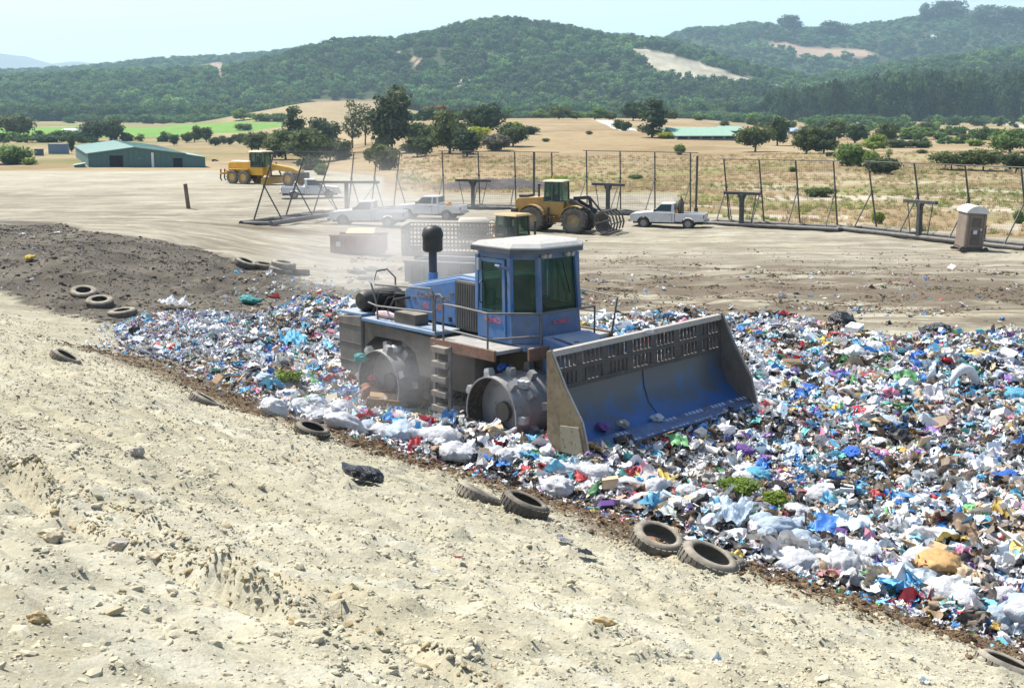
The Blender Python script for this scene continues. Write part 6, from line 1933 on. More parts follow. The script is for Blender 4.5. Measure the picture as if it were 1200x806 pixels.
# ------------------------------------------------------------------ woods on the hills: one mass
def hill_woods():
    shapes = []
    mats = [foliage("wood_leaves_a", (0.022, 0.054, 0.020), (0.046, 0.098, 0.034), True), foliage("wood_leaves_b", (0.018, 0.040, 0.018), (0.036, 0.066, 0.028), True), foliage("wood_leaves_c", (0.036, 0.066, 0.020), (0.064, 0.114, 0.036), True)]
    for k in range(6): shapes.append((crown_mesh(900 + k, 9, 330, .062, .85), mats[k % 3]))
    for k in range(3): shapes.append((crown_mesh(950 + k, 12, 420, .062, 1.9, .9), mats[1]))
    P = []; S = []; I = []
    def add(x, y, size, tall=False, sq=.85):
        P.append(np.stack([x, y, H(x, y) - .6], 1))
        w = size; 
        S.append(np.stack([w, w, w * (sq if not tall else 2.4)], 1))
        I.append(rng.integers(6, 9, len(x)) if tall else rng.integers(0, 6, len(x)))
    def blocked(x, y):
        b = inside(QUARRY, x, y) | inside(DRYHILL, x, y)
        for C in CLEAR: b |= inside(C, x, y)
        return b
    # main hill and its flanks
    n = 21000
    x = rng.uniform(-1150, 1150, n); y = rng.uniform(1090, 2250, n)
    z = Hbase(x, y)
    keep = (np.abs(x / y) < .52) & (z > -2.5 + 4 * rng.random(n)) & ~blocked(x, y)
    open_ = fbm(x / 90, y / 90, 140, 3)
    keep &= (open_ < .42) | (rng.random(n) < .4)
    x, y = x[keep], y[keep]
    add(x, y, 8 + 11 * rng.random(len(x)) ** 1.6)
    # far ridges
    n = 12000
    x = rng.uniform(-1900, 1900, n); y = rng.uniform(2250, 3250, n)
    keep = (np.abs(x / y) < .52) & ~blocked(x, y) & (Hbase(x, y) > 10)
    x, y = x[keep], y[keep]
    add(x, y, rng.uniform(12, 22, len(x)), sq=.7)
    # tall eucalyptus wood at the foot of the right-hand hill
    n = 1500
    u = rng.uniform(.15, .50, n); y = rng.uniform(930, 1250, n); x = u * y
    keep = (u > .19 + .05 * rng.random(n)) & ~((u > .355) & (u < .38) & (y < 1000))
    x, y = x[keep], y[keep]
    hh = rng.uniform(9, 15, len(x)) * (0.75 + .35 * sst(.2, .3, x / y))
    add(x, y, hh, True)
    # thick belt along the foot of the main hill
    n = 1500
    u = rng.uniform(-.45, .2, n); y = rng.uniform(1060, 1180, n); x = u * y
    keep = ~inside(DRYHILL, x, y) & (rng.random(n) < .85)
    x, y = x[keep], y[keep]
    add(x, y, rng.uniform(9, 16, len(x)), sq=1.0)
    # lighter scrub and orchard belts below the woods and along the valley hedges
    def belt(n, u0, u1, y0, y1, lo, hi, seed, thr):
        u = rng.uniform(u0, u1, n); y = rng.uniform(y0, y1, n); x = u * y
        k = (fbm(x / 40, y / 60, seed, 3) > thr) & ~inside(DRYHILL, x, y) & ~inside(CROP, x, y)
        for C in ROADS: k &= ~inside(C, x, y)
        add(x[k], y[k], rng.uniform(lo, hi, k.sum()), sq=.75)
    belt(900, -.01, .20, 880, 1080, 5, 10, 201, -.1)
    belt(500, .17, .46, 620, 900, 4, 9, 203, .12)
    belt(700, -.45, -.15, 900, 1080, 5, 10, 205, .0)
    belt(420, -.45, -.2, 430, 520, 3, 6, 207, .1)
    belt(260, .22, .44, 330, 560, 3, 6, 209, .22)
    belt(160, -.12, .0, 500, 800, 4, 8, 211, .1)
    P_ = np.concatenate(P); S_ = np.concatenate(S); I_ = np.concatenate(I); n = len(P_)
    rot = np.stack([np.zeros(n), np.zeros(n), rng.uniform(0, 6.28, n)], 1)
    pn = fbm(P_[:, 0] / 120, P_[:, 1] / 120, 145, 3)
    tint = np.array([[1.0, 1.0, .95]]) * (rng.uniform(.55, 1.45, (n, 1)) * (1 + .5 * pn[:, None])) + np.array([[.16, .05, -.02]]) * rng.random((n, 1))
    scatter("forest", P_, S_, rot, I_, tint, shapes, "dense oak and eucalyptus woods covering the far hills")
hill_woods()

# dry grass, weeds in the meadow behind the fence
def meadow():
    def tuft(seed, blades=26):
        r = np.random.default_rng(seed); V = []; F = []; nv = 0
        for k in range(blades):
            a = r.uniform(0, 6.28); b = r.normal(0, .25, 2); h = r.uniform(.5, 1); w = .05
            lean = r.normal(0, .3, 2)
            d = np.array([math.cos(a), math.sin(a)]) * w
            V += [(b[0] - d[0], b[1] - d[1], 0), (b[0] + d[0], b[1] + d[1], 0), (b[0] + lean[0], b[1] + lean[1], h)]
            F.append((nv, nv + 1, nv + 2)); nv += 3
        return numpy_mesh("tuft", np.array(V), tris=np.array(F))
    gm = tinted("grass_blades", rough=.9, spec=.05, transl=.45, var=.0)
    n = 15000
    y = rng.uniform(80, 260, n) ; u = rng.uniform(-.09, .46, n); x = u * y
    gedge = np.where(u > .13, 96 - (x - 14) * 1.15, 124)
    d = fbm(x / 9, y / 6, 150, 3)
    keep = (y > gedge) & (rng.random(n) < .25 + .9 * sst(-.2, .4, d))
    x, y, d = x[keep], y[keep], d[keep]; n = len(x)
    green = (fbm(x / 14, y / 9, 152, 3) > .12) & (rng.random(n) < .6) & (y < 240)
    tint = np.where(green[:, None], np.array([.24, .28, .09]), np.array([.50, .39, .23])) * rng.uniform(.7, 1.2, (n, 1))
    s = rng.uniform(.22, .55, n) * (1 + y / 400)
    scatter("dry_grass", np.stack([x, y, H(x, y) - .03], 1), np.stack([s, s, s * rng.uniform(.5, .9, n)], 1), np.stack([np.zeros(n), np.zeros(n), rng.uniform(0, 6.28, n)], 1), rng.integers(0, 4, n), tint,
            [(tuft(i), gm) for i in range(4)], "dry grass and weeds on the meadow behind the fence")
meadow()
# ------------------------------------------------------------------ rubbish
def crumple(seed, sub=2, amp=.45, flat=.65, sharp=1.0):
    v, f = ico(sub)
    a = np.abs(n3(v, 2.6, seed)); b = np.abs(n3(v, 5.5, seed + 77)); c = n3(v, 1.6, seed + 177)
    rr = 1 + amp * (c * .6 + .5 - a * sharp) - .22 * b
    v = v * np.clip(rr, .25, 1.8)[:, None]
    v *= np.array([1, .8, flat])
    return v, f
def m_blob(seed, sub=2, **k):
    v, f = crumple(seed, sub, **k); return numpy_mesh("piece", v, tris=f)
def m_sheet(seed, n=5, amp=.3):
    r = np.random.default_rng(seed)
    g = np.linspace(-1, 1, n); X, Y = np.meshgrid(g, g)
    X = X + r.normal(0, .12, X.shape); Y = Y * .75 + r.normal(0, .12, X.shape)
    Z = r.normal(0, amp, X.shape) + .25 * np.sin(X * r.uniform(1, 3) + r.uniform(0, 6))
    idx = np.arange(n * n).reshape(n, n)
    q = np.stack([idx[:-1, :-1], idx[:-1, 1:], idx[1:, 1:], idx[1:, :-1]], -1).reshape(-1, 4)
    t = np.concatenate([q[:, [0, 1, 2]], q[:, [0, 2, 3]]])
    return numpy_mesh("piece", np.stack([X.ravel(), Y.ravel(), Z.ravel()], 1), tris=t)
def m_film(seed, n=7, smooth=False):
    """wadded film: a sheet rolled and pinched into a loose lump"""
    r = np.random.default_rng(seed)
    g = np.linspace(-1, 1, n); X, Y = np.meshgrid(g, g)
    P = np.stack([X.ravel(), Y.ravel(), np.zeros(n * n)], 1)
    a = n3(P, 2.2, seed) * 1.6; b = n3(P, 2.0, seed + 31) * 1.6
    V = np.stack([X.ravel() * (.55 + .25 * np.cos(a)) + .25 * n3(P, 4, seed + 3), Y.ravel() * (.5 + .25 * np.cos(b)) + .25 * n3(P, 4, seed + 4), .45 * np.abs(n3(P, 3.4, seed + 5)) + .30 * np.abs(n3(P, 7, seed + 6)) + .15 * a], 1)
    V += r.normal(0, .06, V.shape)
    idx = np.arange(n * n).reshape(n, n)
    q = np.stack([idx[:-1, :-1], idx[:-1, 1:], idx[1:, 1:], idx[1:, :-1]], -1).reshape(-1, 4)
    t = np.concatenate([q[:, [0, 1, 2]], q[:, [0, 2, 3]]])
    return numpy_mesh("piece", V, tris=t, smooth=smooth)
def m_from(mb): return mb.mesh("piece")
SHP = []
for i in range(2): SHP.append(m_blob(i * 3 + 1, 2, amp=.9, flat=.5, sharp=1.6))
for i in range(3): SHP.append(m_film(700 + i * 7, 9, True))
for i in range(2): SHP.append(m_sheet(20 + i, 5, .35))
for i in range(3): SHP.append(m_film(750 + i * 7, 9, True))
SHP.append(m_from(MB().box(-1, 1, -.7, .7, -.35, .35)))
SHP.append(m_from(MB().box(-1, 1, -.8, .8, -.06, .06)))
SHP.append(m_from(MB().lathe([(0, -1), (.32, -.95), (.34, .3), (.12, .7), (.12, .95), (0, .95)], 8, 'X')))
SHP.append(m_from(MB().bar((-1.6, 0, 0), (1.6, .2, .1), .10, .08)))
SHP.append(m_sheet(51, 4, .12))
SHP.append(m_film(790, 9, True))
LITM = tinted("loose_litter", rough=.5, spec=.3, transl=.14, var=.26, scale=14)

PAL = [  # weight, colour, spread
    (42, (.78, .78, .77), .08), (12, (.60, .70, .80), .14), (8, (.50, .48, .46), .3), (6, (.05, .24, .62), .35), (7, (.18, .52, .72), .3), (9, (.30, .21, .13), .35), (16, (.035, .033, .035), .5),
    (3, (.52, .06, .07), .4), (3.5, (.62, .26, .36), .4), (3, (.14, .38, .15), .4), (3, (.68, .48, .12), .4), (3, (.26, .14, .44), .4), (9, (.16, .13, .10), .4), (8, (.56, .44, .30), .2), (2.5, (.14, .48, .45), .3)]
PW = np.array([p[0] for p in PAL], float); PW /= PW.sum()
PC = np.array([p[1] for p in PAL]); PV = np.array([p[2] for p in PAL])
def tints(n, dirt=0.06):
    k = rng.choice(len(PAL), n, p=PW)
    c = PC[k] * (1 + PV[k][:, None] * rng.uniform(-1, 1, (n, 1))) * rng.uniform(.95, 1.05, (n, 3))
    d = rng.uniform(0, 2 * dirt, (n, 1))
    return np.clip(c * (1 - d) + np.array([.22, .18, .13]) * d, .01, .85), k

CLR = Matrix.Rotation(-COMPACTOR.rotation_euler[2], 3, 'Z')
def in_machine(x, y):
    dx, dy = x - COMPACTOR.location.x, y - COMPACTOR.location.y
    a = COMPACTOR.rotation_euler[2]
    lx = dx * math.cos(a) + dy * math.sin(a); ly = -dx * math.sin(a) + dy * math.cos(a)
    return lx, ly

def litter():
    xs = []; ys = []; ss = []; lift = []
    lo = TRASH.min(0); hi = TRASH.max(0)
    # body of the spread
    n = 330000
    x = rng.uniform(-15, 19, n); y = rng.uniform(15, 46, n)
    m = inside(TRASH, x, y)
    x, y = x[m], y[m]
    # clumps of coarse and fine stuff
    cz = fbm(x / 2.2, y / 2.2, 160, 3)
    s = (.034 + .040 * rng.pareto(2.2, len(x)).clip(0, 4.6)) * (1 + .5 * cz)
    left = 1 - sst(-9, -4, x)
    s *= 1 - .35 * left
    xs.append(x); ys.append(y); ss.append(s); lift.append(rng.uniform(-.02, .10, len(x)))
    # big slack sheets and wads between the chips
    k = 3600
    x = rng.uniform(-13, 18, k); y = rng.uniform(15, 45, k)
    m = inside(TRASH, x, y); x, y = x[m], y[m]; m = rng.random(len(x)) < .45 + .5 * (fbm(x / 2.5, y / 2.5, 162, 2)); x, y = x[m], y[m]
    xs.append(x); ys.append(y); ss.append(rng.uniform(.12, .27, len(x)) * (1 - .3 * (1 - sst(-9, -4, x)))); lift.append(10 + rng.uniform(.02, .12, len(x)))
    # frayed edge, spilling onto the dirt
    k = 9000
    j = rng.integers(0, len(TRASH), k); t = rng.random(k)
    a, b = TRASH[j], TRASH[(j + 1) % len(TRASH)]
    e = a + (b - a) * t[:, None] + rng.normal(0, .45, (k, 2))
    m = (e[:, 1] < 60) & (np.abs(e[:, 0]) < 24)
    xs.append(e[m, 0]); ys.append(e[m, 1]); ss.append(.03 + .03 * rng.pareto(3, m.sum()).clip(0, 3)); lift.append(np.zeros(m.sum()))
    # scraps strewn over the dirt behind, and on the dark bank
    k = 2600
    x = rng.uniform(-9, 24, k); y = 41 + np.abs(rng.normal(0, 9, k))
    m = (y < 78) & ~inside(TRASH, x, y) & (rng.random(k) < sst(-.3, .3, fbm(x / 3, y / 2, 166, 3)))
    xs.append(x[m]); ys.append(y[m]); ss.append(.05 + .05 * rng.pareto(3, m.sum()).clip(0, 3)); lift.append(np.zeros(m.sum()))
    k = 1500
    x = rng.uniform(-28, -4, k); y = rng.uniform(38, 60, k)
    m = inside(DARKBANK, x, y) & (rng.random(k) < .25 + .75 * sst(50, 42, y) * sst(-14, -8, x))
    xs.append(x[m]); ys.append(y[m]); ss.append(.04 + .05 * rng.pareto(3, m.sum()).clip(0, 3)); lift.append(np.zeros(m.sum()))
    # patch of scraps by the tyre heap, strays on the pale slope
    g = G(345, 338)
    k = 260
    xs.append(g[0] + rng.normal(0, 1.4, k)); ys.append(g[1] + rng.normal(0, 2.2, k)); ss.append(rng.uniform(.05, .13, k)); lift.append(np.zeros(k))
    k = 240
    x = rng.uniform(-12, 10, k); y = rng.uniform(8, 34, k); sl = slope_s(x, y); m = (sl > .6)
    m &= rng.random(k) < np.exp(-sl / 5)
    xs.append(x[m]); ys.append(y[m]); ss.append(rng.uniform(.015, .05, m.sum())); lift.append(np.zeros(m.sum()))
    # ridge pushed up by the blade
    k = 5200
    a = COMPACTOR.rotation_euler[2]
    lx = rng.normal(5.2, .45, k); ly = rng.uniform(-2.4, 3.6, k)
    X = COMPACTOR.location.x + lx * math.cos(a) - ly * math.sin(a); Y = COMPACTOR.location.y + lx * math.sin(a) + ly * math.cos(a)
    xs.append(X); ys.append(Y); ss.append(.06 + .05 * rng.pareto(2.6, k).clip(0, 4)); lift.append(rng.uniform(0, .42, k) * np.exp(-((lx - 5.2) / .5) ** 2))
    x = np.concatenate(xs); y = np.concatenate(ys); s = np.concatenate(ss); lf = np.concatenate(lift)
    # keep the pit dense near, thinner where the pieces melt together; nothing inside the drums and the machine body
    lx, ly = in_machine(x, y)
    body = (lx > -3.1) & (lx < 3.2) & (np.abs(ly) < 1.85)
    pk = np.clip(28.0 / np.maximum(y, 20), .6, 1.0)
    keep = (~body | (rng.random(len(x)) < .35)) & (rng.random(len(x)) < pk) & (np.abs(x) < y * .62 + 3)
    x, y, s, lf, body = x[keep], y[keep], s[keep], lf[keep], body[keep]
    n = len(x)
    big = lf > 5; lf = np.where(big, lf - 10, lf)
    lf = np.where(body, np.minimum(lf, .04), lf)
    z = H(x, y) + lf + s * .1
    tint, kk = tints(n)
    fine = sst(-7, -11, x) if False else (1 - sst(-11, -6, x))
    # the fine stuff at the far tip is bluish white
    mixw = (fine * (rng.random(n) < .5))[:, None]
    tint = tint * (1 - mixw * .6) + np.array([.52, .55, .66]) * mixw * .6
    # coarse patches share a colour
    patch = fbm(x / 1.1, y / 1.1, 170, 2)
    blu = (patch > .46) & (rng.random(n) < .4); tint[blu] = np.array([.12, .42, .72]) * rng.uniform(.7, 1.5, (blu.sum(), 1))
    brn = (patch < -.36) & (rng.random(n) < .6); tint[brn] = np.array([.17, .135, .10]) * rng.uniform(.5, 1.5, (brn.sum(), 1))
    wht = (np.abs(fbm(x / 1.6, y / 1.6, 175, 2)) > .42) & (rng.random(n) < .5); tint[wht] = np.array([.72, .74, .76]) * rng.uniform(.8, 1.1, (wht.sum(), 1))
    idx = rng.choice(len(SHP), n, p=np.array([9, 9, 11, 11, 11, 2, 2, 11, 11, 11, 2, 2, 2, 2, 1, 11]) / 108.0)
    idx = np.where(big, rng.choice([2, 3, 4, 7, 8, 15], n), idx)
    bc = np.array([(.78, .78, .77), (.70, .66, .60), (.58, .70, .80), (.50, .05, .08), (.16, .50, .74), (.05, .20, .58), (.48, .35, .21), (.04, .04, .045), (.20, .15, .11)])
    bk = rng.choice(9, n, p=[.26, .10, .13, .03, .14, .08, .10, .09, .07])
    tint = np.where(big[:, None], bc[bk] * rng.uniform(.85, 1.05, (n, 1)), tint)
    scl = s[:, None] * rng.uniform(.65, 1.45, (n, 3))
    rot = np.stack([rng.normal(0, .5, n), rng.normal(0, .5, n), rng.uniform(0, 6.28, n)], 1)
    scatter("litter", np.stack([x, y, z], 1), scl, rot, idx, tint, [(m, LITM) for m in SHP], "fine mixed household litter covering the tipping floor")
    print("litter pieces", n)
litter()

# ---- larger bags and items, each its own thing
def plastic(name, col, rough=.35, transl=.2):
    if name in MATS: return MATS[name]
    m, nt, b = new_mat(name)
    n1 = noise(nt, 3.0, 5, .6)
    c = mixc(nt, ramp(nt, n1, [(.3, 0.), (.75, 1.)]), col, [v * .72 + .02 for v in col])
    nt.links.new(c, b.inputs['Base Color'])
    b.inputs['Roughness'].default_value = rough
    b.inputs['Specular IOR Level'].default_value = .4
    bump(nt, b, noise(nt, 6, 6, .7), .7, .08)
    tl = N(nt, 'ShaderNodeBsdfTranslucent'); nt.links.new(c, tl.inputs[0])
    mx = N(nt, 'ShaderNodeMixShader'); mx.inputs[0].default_value = transl
    nt.links.new(b.outputs[0], mx.inputs[1]); nt.links.new(tl.outputs[0], mx.inputs[2])
    nt.links.new(mx.outputs[0], nt.nodes['Material Output'].inputs[0])
    MATS[name] = m
    return m
BAGM = {'white': plastic("white_film", (.76, .77, .78)), 'pale': plastic("pale_blue_film", (.55, .66, .76)), 'blue': plastic("blue_film", (.03, .16, .62), .3, .1), 'cyan': plastic("cyan_film", (.14, .50, .70)),
        'black': plastic("black_film", (.015, .015, .018), .25, 0), 'green': plastic("green_film", (.10, .38, .20)), 'teal': plastic("teal_film", (.05, .38, .36)), 'red': plastic("red_film", (.50, .03, .05), .35, .1),
        'yellow': plastic("yellow_film", (.70, .52, .06)), 'grey': plastic("grey_film", (.36, .36, .37)), 'purple': plastic("purple_film", (.22, .10, .40)), 'pink': plastic("pink_film", (.65, .25, .35))}
CARDB = matte("cardboard_brown", (.40, .27, .15), .2, 4)
TANM = matte("tan_foam", (.52, .40, .24), .2, 5)
def bag_mesh(seed, sub=4):
    """slack film bag: sagging, pinched, creased all over, with a gathered neck"""
    v, f = ico(sub)
    d = v.copy()
    r = np.random.default_rng(seed)
    lob = n3(d, 1.4, seed) * .22
    crease = -np.abs(n3(d, 3.4, seed + 1)) * .34 - np.abs(n3(d, 6.5, seed + 2)) * .24 - np.abs(n3(d, 13, seed + 3)) * .13 - np.abs(n3(d, 22, seed + 4)) * .07
    v = d * (1.38 + lob + crease)[:, None]
    v *= np.array([1, r.uniform(.65, .9), r.uniform(.5, .68)])
    k = np.exp(-((d[:, 0] - .95) ** 2 + (d[:, 1] - .1) ** 2 + (d[:, 2] - .3) ** 2) / .05)
    v += k[:, None] * np.array([.35, .05, .30]) 
    lo = v[:, 2].min(); v[:, 2] = np.where(v[:, 2] < 0, v[:, 2] * .5, v[:, 2])
    v[:, 2] += .12
    return numpy_mesh("bag", v * .85, tris=f, smooth=True)
def sheet_mesh(seed):
    r = np.random.default_rng(seed); n = 21
    g = np.linspace(-1, 1, n); X, Y = np.meshgrid(g, g)
    P = np.stack([X.ravel(), Y.ravel(), np.zeros(n * n)], 1)
    Z = .34 * np.abs(n3(P, 3.2, seed)) + .2 * np.abs(n3(P, 7, seed + 3)) + .08 * np.abs(n3(P, 14, seed + 4))
    X2 = X.ravel() * (.85 + .2 * n3(P, 2, seed + 5)); Y2 = Y.ravel() * (.6 + .2 * n3(P, 2.3, seed + 6))
    idx = np.arange(n * n).reshape(n, n)
    q = np.stack([idx[:-1, :-1], idx[:-1, 1:], idx[1:, 1:], idx[1:, :-1]], -1).reshape(-1, 4)
    return numpy_mesh("sheet", np.stack([X2, Y2, Z], 1), quads=q)
BAGS = [bag_mesh(300 + i) for i in range(6)]
SHEETS = [sheet_mesh(400 + i) for i in range(4)]
bagcache = {}
def bagdata(kind, i, mat):
    key = (kind, i, mat.name)
    if key not in bagcache:
        src = (BAGS if kind == 'bag' else SHEETS)[i]
        me = src.copy(); me.materials.clear(); me.materials.append(mat); bagcache[key] = me
    return bagcache[key]
def rest(o, x, y, sink=.0):
    e = .25
    gx = (hz(x + e, y) - hz(x - e, y)) / (2 * e); gy = (hz(x, y + e) - hz(x, y - e)) / (2 * e)
    q = Vector((0, 0, 1)).rotation_difference(Vector((-gx, -gy, 1)).normalized())
    o.rotation_euler = (q.to_matrix() @ Matrix.Rotation(random.uniform(0, 6.28), 3, 'Z')).to_euler()
    o.location = (x, y, hz(x, y) - sink)
def bag(x, y, size, col, label, cat="plastic bag", group=None, kind='bag', name="plastic_bag", squash=1.0):
    o = link(bpy.data.objects.new(name, bagdata(kind, random.randrange(6 if kind == 'bag' else 4), BAGM[col])))
    rest(o, x, y, -.05 - .16 * size)
    o.scale = (size * random.uniform(.85, 1.2), size * random.uniform(.8, 1.1), size * squash * random.uniform(.8, 1.15))
    tag(o, label, cat, group)
    return o
def at_px(px, py): g = G(px, py); return g[0], g[1]
def wpx(px, py, n):            # half-width in metres of something n photo pixels wide
    g = G(px, py); return n * math.hypot(g[1], CAMZ) / FPX / 2

# bags one can single out
NAMED = [
 (996, 558, 38, 'blue', "deep blue plastic bag standing out in the middle of the rubbish", 'bag'),
 (888, 575, 40, 'cyan', "bright cyan bag lying behind the green brush", 'bag'),
 (805, 596, 34, 'white', "full white bag just below the blade's near corner", 'bag'),
 (824, 607, 42, 'white', "big round white bag beside the green brush", 'bag'),
 (855, 640, 72, 'pale', "long pale blue film sheet at the rubbish edge behind the tyres", 'sheet'),
 (912, 655, 60, 'pale', "second pale blue film bag along the rubbish edge", 'bag'),
 (886, 627, 34, 'grey', "clear grey bag below the green brush", 'bag'),
 (345, 415, 54, 'cyan', "torn bright blue sheet amid the rubbish left of the compactor", 'sheet'),
 (206, 362, 50, 'white', "large torn white sheet on the dark bank's foot", 'sheet'),
 (291, 353, 22, 'teal', "teal bag on the dark bank above the rubbish", 'bag'),
 (985, 385, 36, 'black', "shiny black bag on the far edge of the rubbish", 'bag'),
 (1098, 398, 36, 'black', "dull black bag on the far edge nearer the picture side", 'bag'),
 (855, 505, 48, 'black', "heap of torn black film under the blade's far corner", 'bag'),
 (690, 555, 40, 'blue', "dark blue bag crushed under the blade", 'bag'),
 (628, 531, 26, 'cyan', "small blue bag just below the front drum", 'bag'),
 (780, 571, 18, 'red', "red bag in the rubbish in front of the blade", 'bag'),
 (868, 550, 26, 'purple', "purple bag between the blade and the green brush", 'bag'),
 (1076, 690, 44, 'white', "white bag at the near edge of the rubbish by the tan dog bed", 'bag'),
 (1035, 700, 44, 'white', "plump white bag spilling onto the brown strip", 'bag'),
 (1105, 655, 46, 'white', "flattened white bag behind the tan dog bed", 'bag'),
 (960, 600, 36, 'white', "white bag in the middle of the near rubbish", 'bag'),
 (1150, 640, 34, 'cyan', "light blue bag toward the picture side", 'bag'),
 (1180, 590, 30, 'blue', "mid blue bag at the picture edge", 'bag'),
 (1000, 430, 36, 'white', "pale bag with a red knot near the far edge", 'bag'),
 (35, 309, 14, 'yellow', "yellow bag alone high on the dark bank", 'bag'),
 (318, 488, 46, 'white', "white bag at the rubbish edge by the dark tyre", 'bag'),
 (405, 508, 58, 'white', "broad white film heap beside the dark tyre", 'bag'),
 (540, 545, 50, 'white', "white film bag at the toe below the front drum", 'bag'),
 (468, 520, 56, 'pale', "pale film heap between the tyre and the front drum", 'bag'),
 (515, 530, 48, 'white', "long white bag lying against the brown strip", 'bag'),
 (600, 552, 46, 'white', "white bag beside the small blue one below the drum", 'bag'),
 (655, 578, 44, 'white', "white bag at the toe behind the dark tyre", 'bag'),
 (735, 580, 40, 'teal', "pale teal torn bag behind the tilted tyre", 'sheet'),
 (700, 582, 38, 'white', "crumpled white bag left of the pale teal one", 'bag'),
 (1190, 480, 34, 'cyan', "cyan bag by the picture edge halfway up the rubbish", 'bag'),
 (945, 470, 26, 'blue', "blue bag lying past the blade's far end", 'bag'),
 (1040, 520, 30, 'pale', "pale blue bag near the middle of the far rubbish", 'bag'),
]
for px, py, w, col, lb, kd in NAMED:
    x, y = at_px(px, py)
    bag(x, y, wpx(px, py, w) * .95, col, lb, "plastic bag" if kd == 'bag' else "plastic sheet", None, kd, "plastic_bag" if kd == 'bag' else "plastic_sheet")
# black tangle lying apart on the pale slope
x, y = at_px(428, 566)
bag(x, y, wpx(428, 566, 50) * .9, 'black', "crumpled black film lying apart on the pale slope", "plastic film", None, 'bag', "black_film", .7)
x, y = at_px(432, 560)

# many alike, told apart by nothing: shared labels within a group
def crowd(n, col, size, label, group, cat="plastic bag", kind='bag', name="plastic_bag", xr=None, white_edge=False):
    done = 0; tries = 0
    while done < n and tries < n * 60:
        tries += 1
        if white_edge:       # close to the toe, where the big bags lie
            t = random.random() * .9; i = int(t * (len(TOE) - 1)); f = t * (len(TOE) - 1) - i
            p = TOE[i] * (1 - f) + TOE[i + 1] * f
            off = abs(random.gauss(.5, .8)) + .1
            x, y = p[0] - NX * off, p[1] - NY * off
        else:
            y = random.uniform(17, 44); x = random.uniform(-11, 16)
        if not inside(TRASH, np.array([x]), np.array([y]))[0]: continue
        if abs(x) > y * .46: continue
        lx, ly = in_machine(np.array([x]), np.array([y]))
        if -4.3 < lx[0] < 5.6 and -2.3 < ly[0] < 3.3: continue
        s = random.uniform(*size)
        bag(x, y, s, col, label, cat, group, kind, name, random.uniform(.8, 1.2))
        done += 1
crowd(52, 'white', (.17, .34), "plump white rubbish bag along the near edge of the rubbish", "white bags along the toe", white_edge=True)
crowd(14, 'pale', (.14, .26), "pale blue film bag along the near edge of the rubbish", "pale blue bags along the toe", white_edge=True)
crowd(60, 'white', (.14, .27), "small white carrier bag in the spread of rubbish", "white bags in the spread")
crowd(26, 'pale', (.12, .22), "pale blue carrier bag in the spread of rubbish", "pale blue bags in the spread")
crowd(22, 'black', (.12, .22), "black refuse bag in the spread of rubbish", "black bags in the spread")
crowd(18, 'blue', (.08, .16), "small blue bag in the spread of rubbish", "blue bags in the spread")
crowd(18, 'cyan', (.10, .20), "torn cyan film in the spread of rubbish", "cyan film in the spread", "plastic sheet", 'sheet', "plastic_sheet")
crowd(22, 'grey', (.12, .24), "grey film bag in the spread of rubbish", "grey bags in the spread")
crowd(6, 'red', (.07, .11), "small red wrapper bag in the spread of rubbish", "red bags in the spread")
crowd(6, 'yellow', (.07, .12), "small yellow bag in the spread of rubbish", "yellow bags in the spread")
crowd(6, 'pink', (.07, .12), "small pink bag in the spread of rubbish", "pink bags in the spread")
crowd(6, 'green', (.08, .14), "small green bag in the spread of rubbish", "green bags in the spread")
crowd(6, 'purple', (.07, .12), "small purple bag in the spread of rubbish", "purple bags in the spread")

def carton(px, py, w, label, m=CARDB, shape=(1, .7, .35), tilt=(.15, .2), flaps=True, cat="cardboard box", name="cardboard_box", group=None):
    x, y = at_px(px, py); s = wpx(px, py, w)
    root = thing(name, label, cat, (x, y, hz(x, y) + s * .08), 0, group, (random.uniform(-1, 1) * tilt[0], random.uniform(-1, 1) * tilt[1], random.uniform(0, 6.28)))
    a, b, c = (s * k for k in shape)
    t = max(.012, s * .04)
    part("wall", MB().box(-a, a, -b, -b + t, 0, 2 * c).box(-a, a, b - t, b, 0, 2 * c), m, root)
    part("end", MB().box(-a, -a + t, -b + t, b - t, 0, 2 * c).box(a - t, a, -b + t, b - t, 0, 2 * c), m, root)
    part("bottom", MB().box(-a, a, -b, b, -t, -.001), m, root)
    if flaps:
        for sg in (-1, 1):
            part("flap", MB().bar((0, sg * b, 2 * c), (0, sg * b * 1.45, 2 * c + b * .35), a * 1.9, t), m, root)
    else: part("lid", MB().box(-a, a, -b, b, 2 * c + .001, 2 * c + t), m, root)
    return root
carton(270, 452, 34, "flattened pale brown carton at the rubbish edge above the half-buried tyre", CARDB, (1, .7, .22))
carton(716, 590, 30, "tan foam block near the pale teal bag", TANM, (1, .6, .3), flaps=False, cat="foam block", name="foam_block")
carton(775, 530, 46, "cream padded block just below the blade", TANM, (1, .45, .35), flaps=False, cat="foam block", name="foam_block")
carton(932, 438, 26, "brown carton in the far rubbish past the blade", CARDB)
carton(1000, 397, 44, "white foam slab by the shiny black bag on the far edge", matte("white_foam", (.72, .72, .70), .08, 3), (1, .35, .14), flaps=False, cat="foam slab", name="foam_slab")
carton(1005, 405, 26, "yellow foam piece below the white slab on the far edge", matte("yellow_foam", (.62, .40, .10), .15, 3), (1, .4, .2), flaps=False, cat="foam block", name="foam_block")
carton(1080, 672, 40, "open brown carton behind the tan dog bed", CARDB)
carton(1168, 440, 34, "white open carton near the far picture edge", matte("white_card", (.66, .67, .7), .08, 3))
carton(450, 492, 40, "torn brown carton in front of the rear drum", CARDB, (1, .6, .25))
carton(300, 410, 34, "dark board lying across the fine rubbish", matte("dark_board", (.05, .045, .04), .3, 3), (1, .28, .08), flaps=False, cat="board", name="board")
carton(992, 590, 34, "white foam tray in the near rubbish", MATS["white_foam"], (1, .45, .2), flaps=False, cat="foam tray", name="foam_tray")
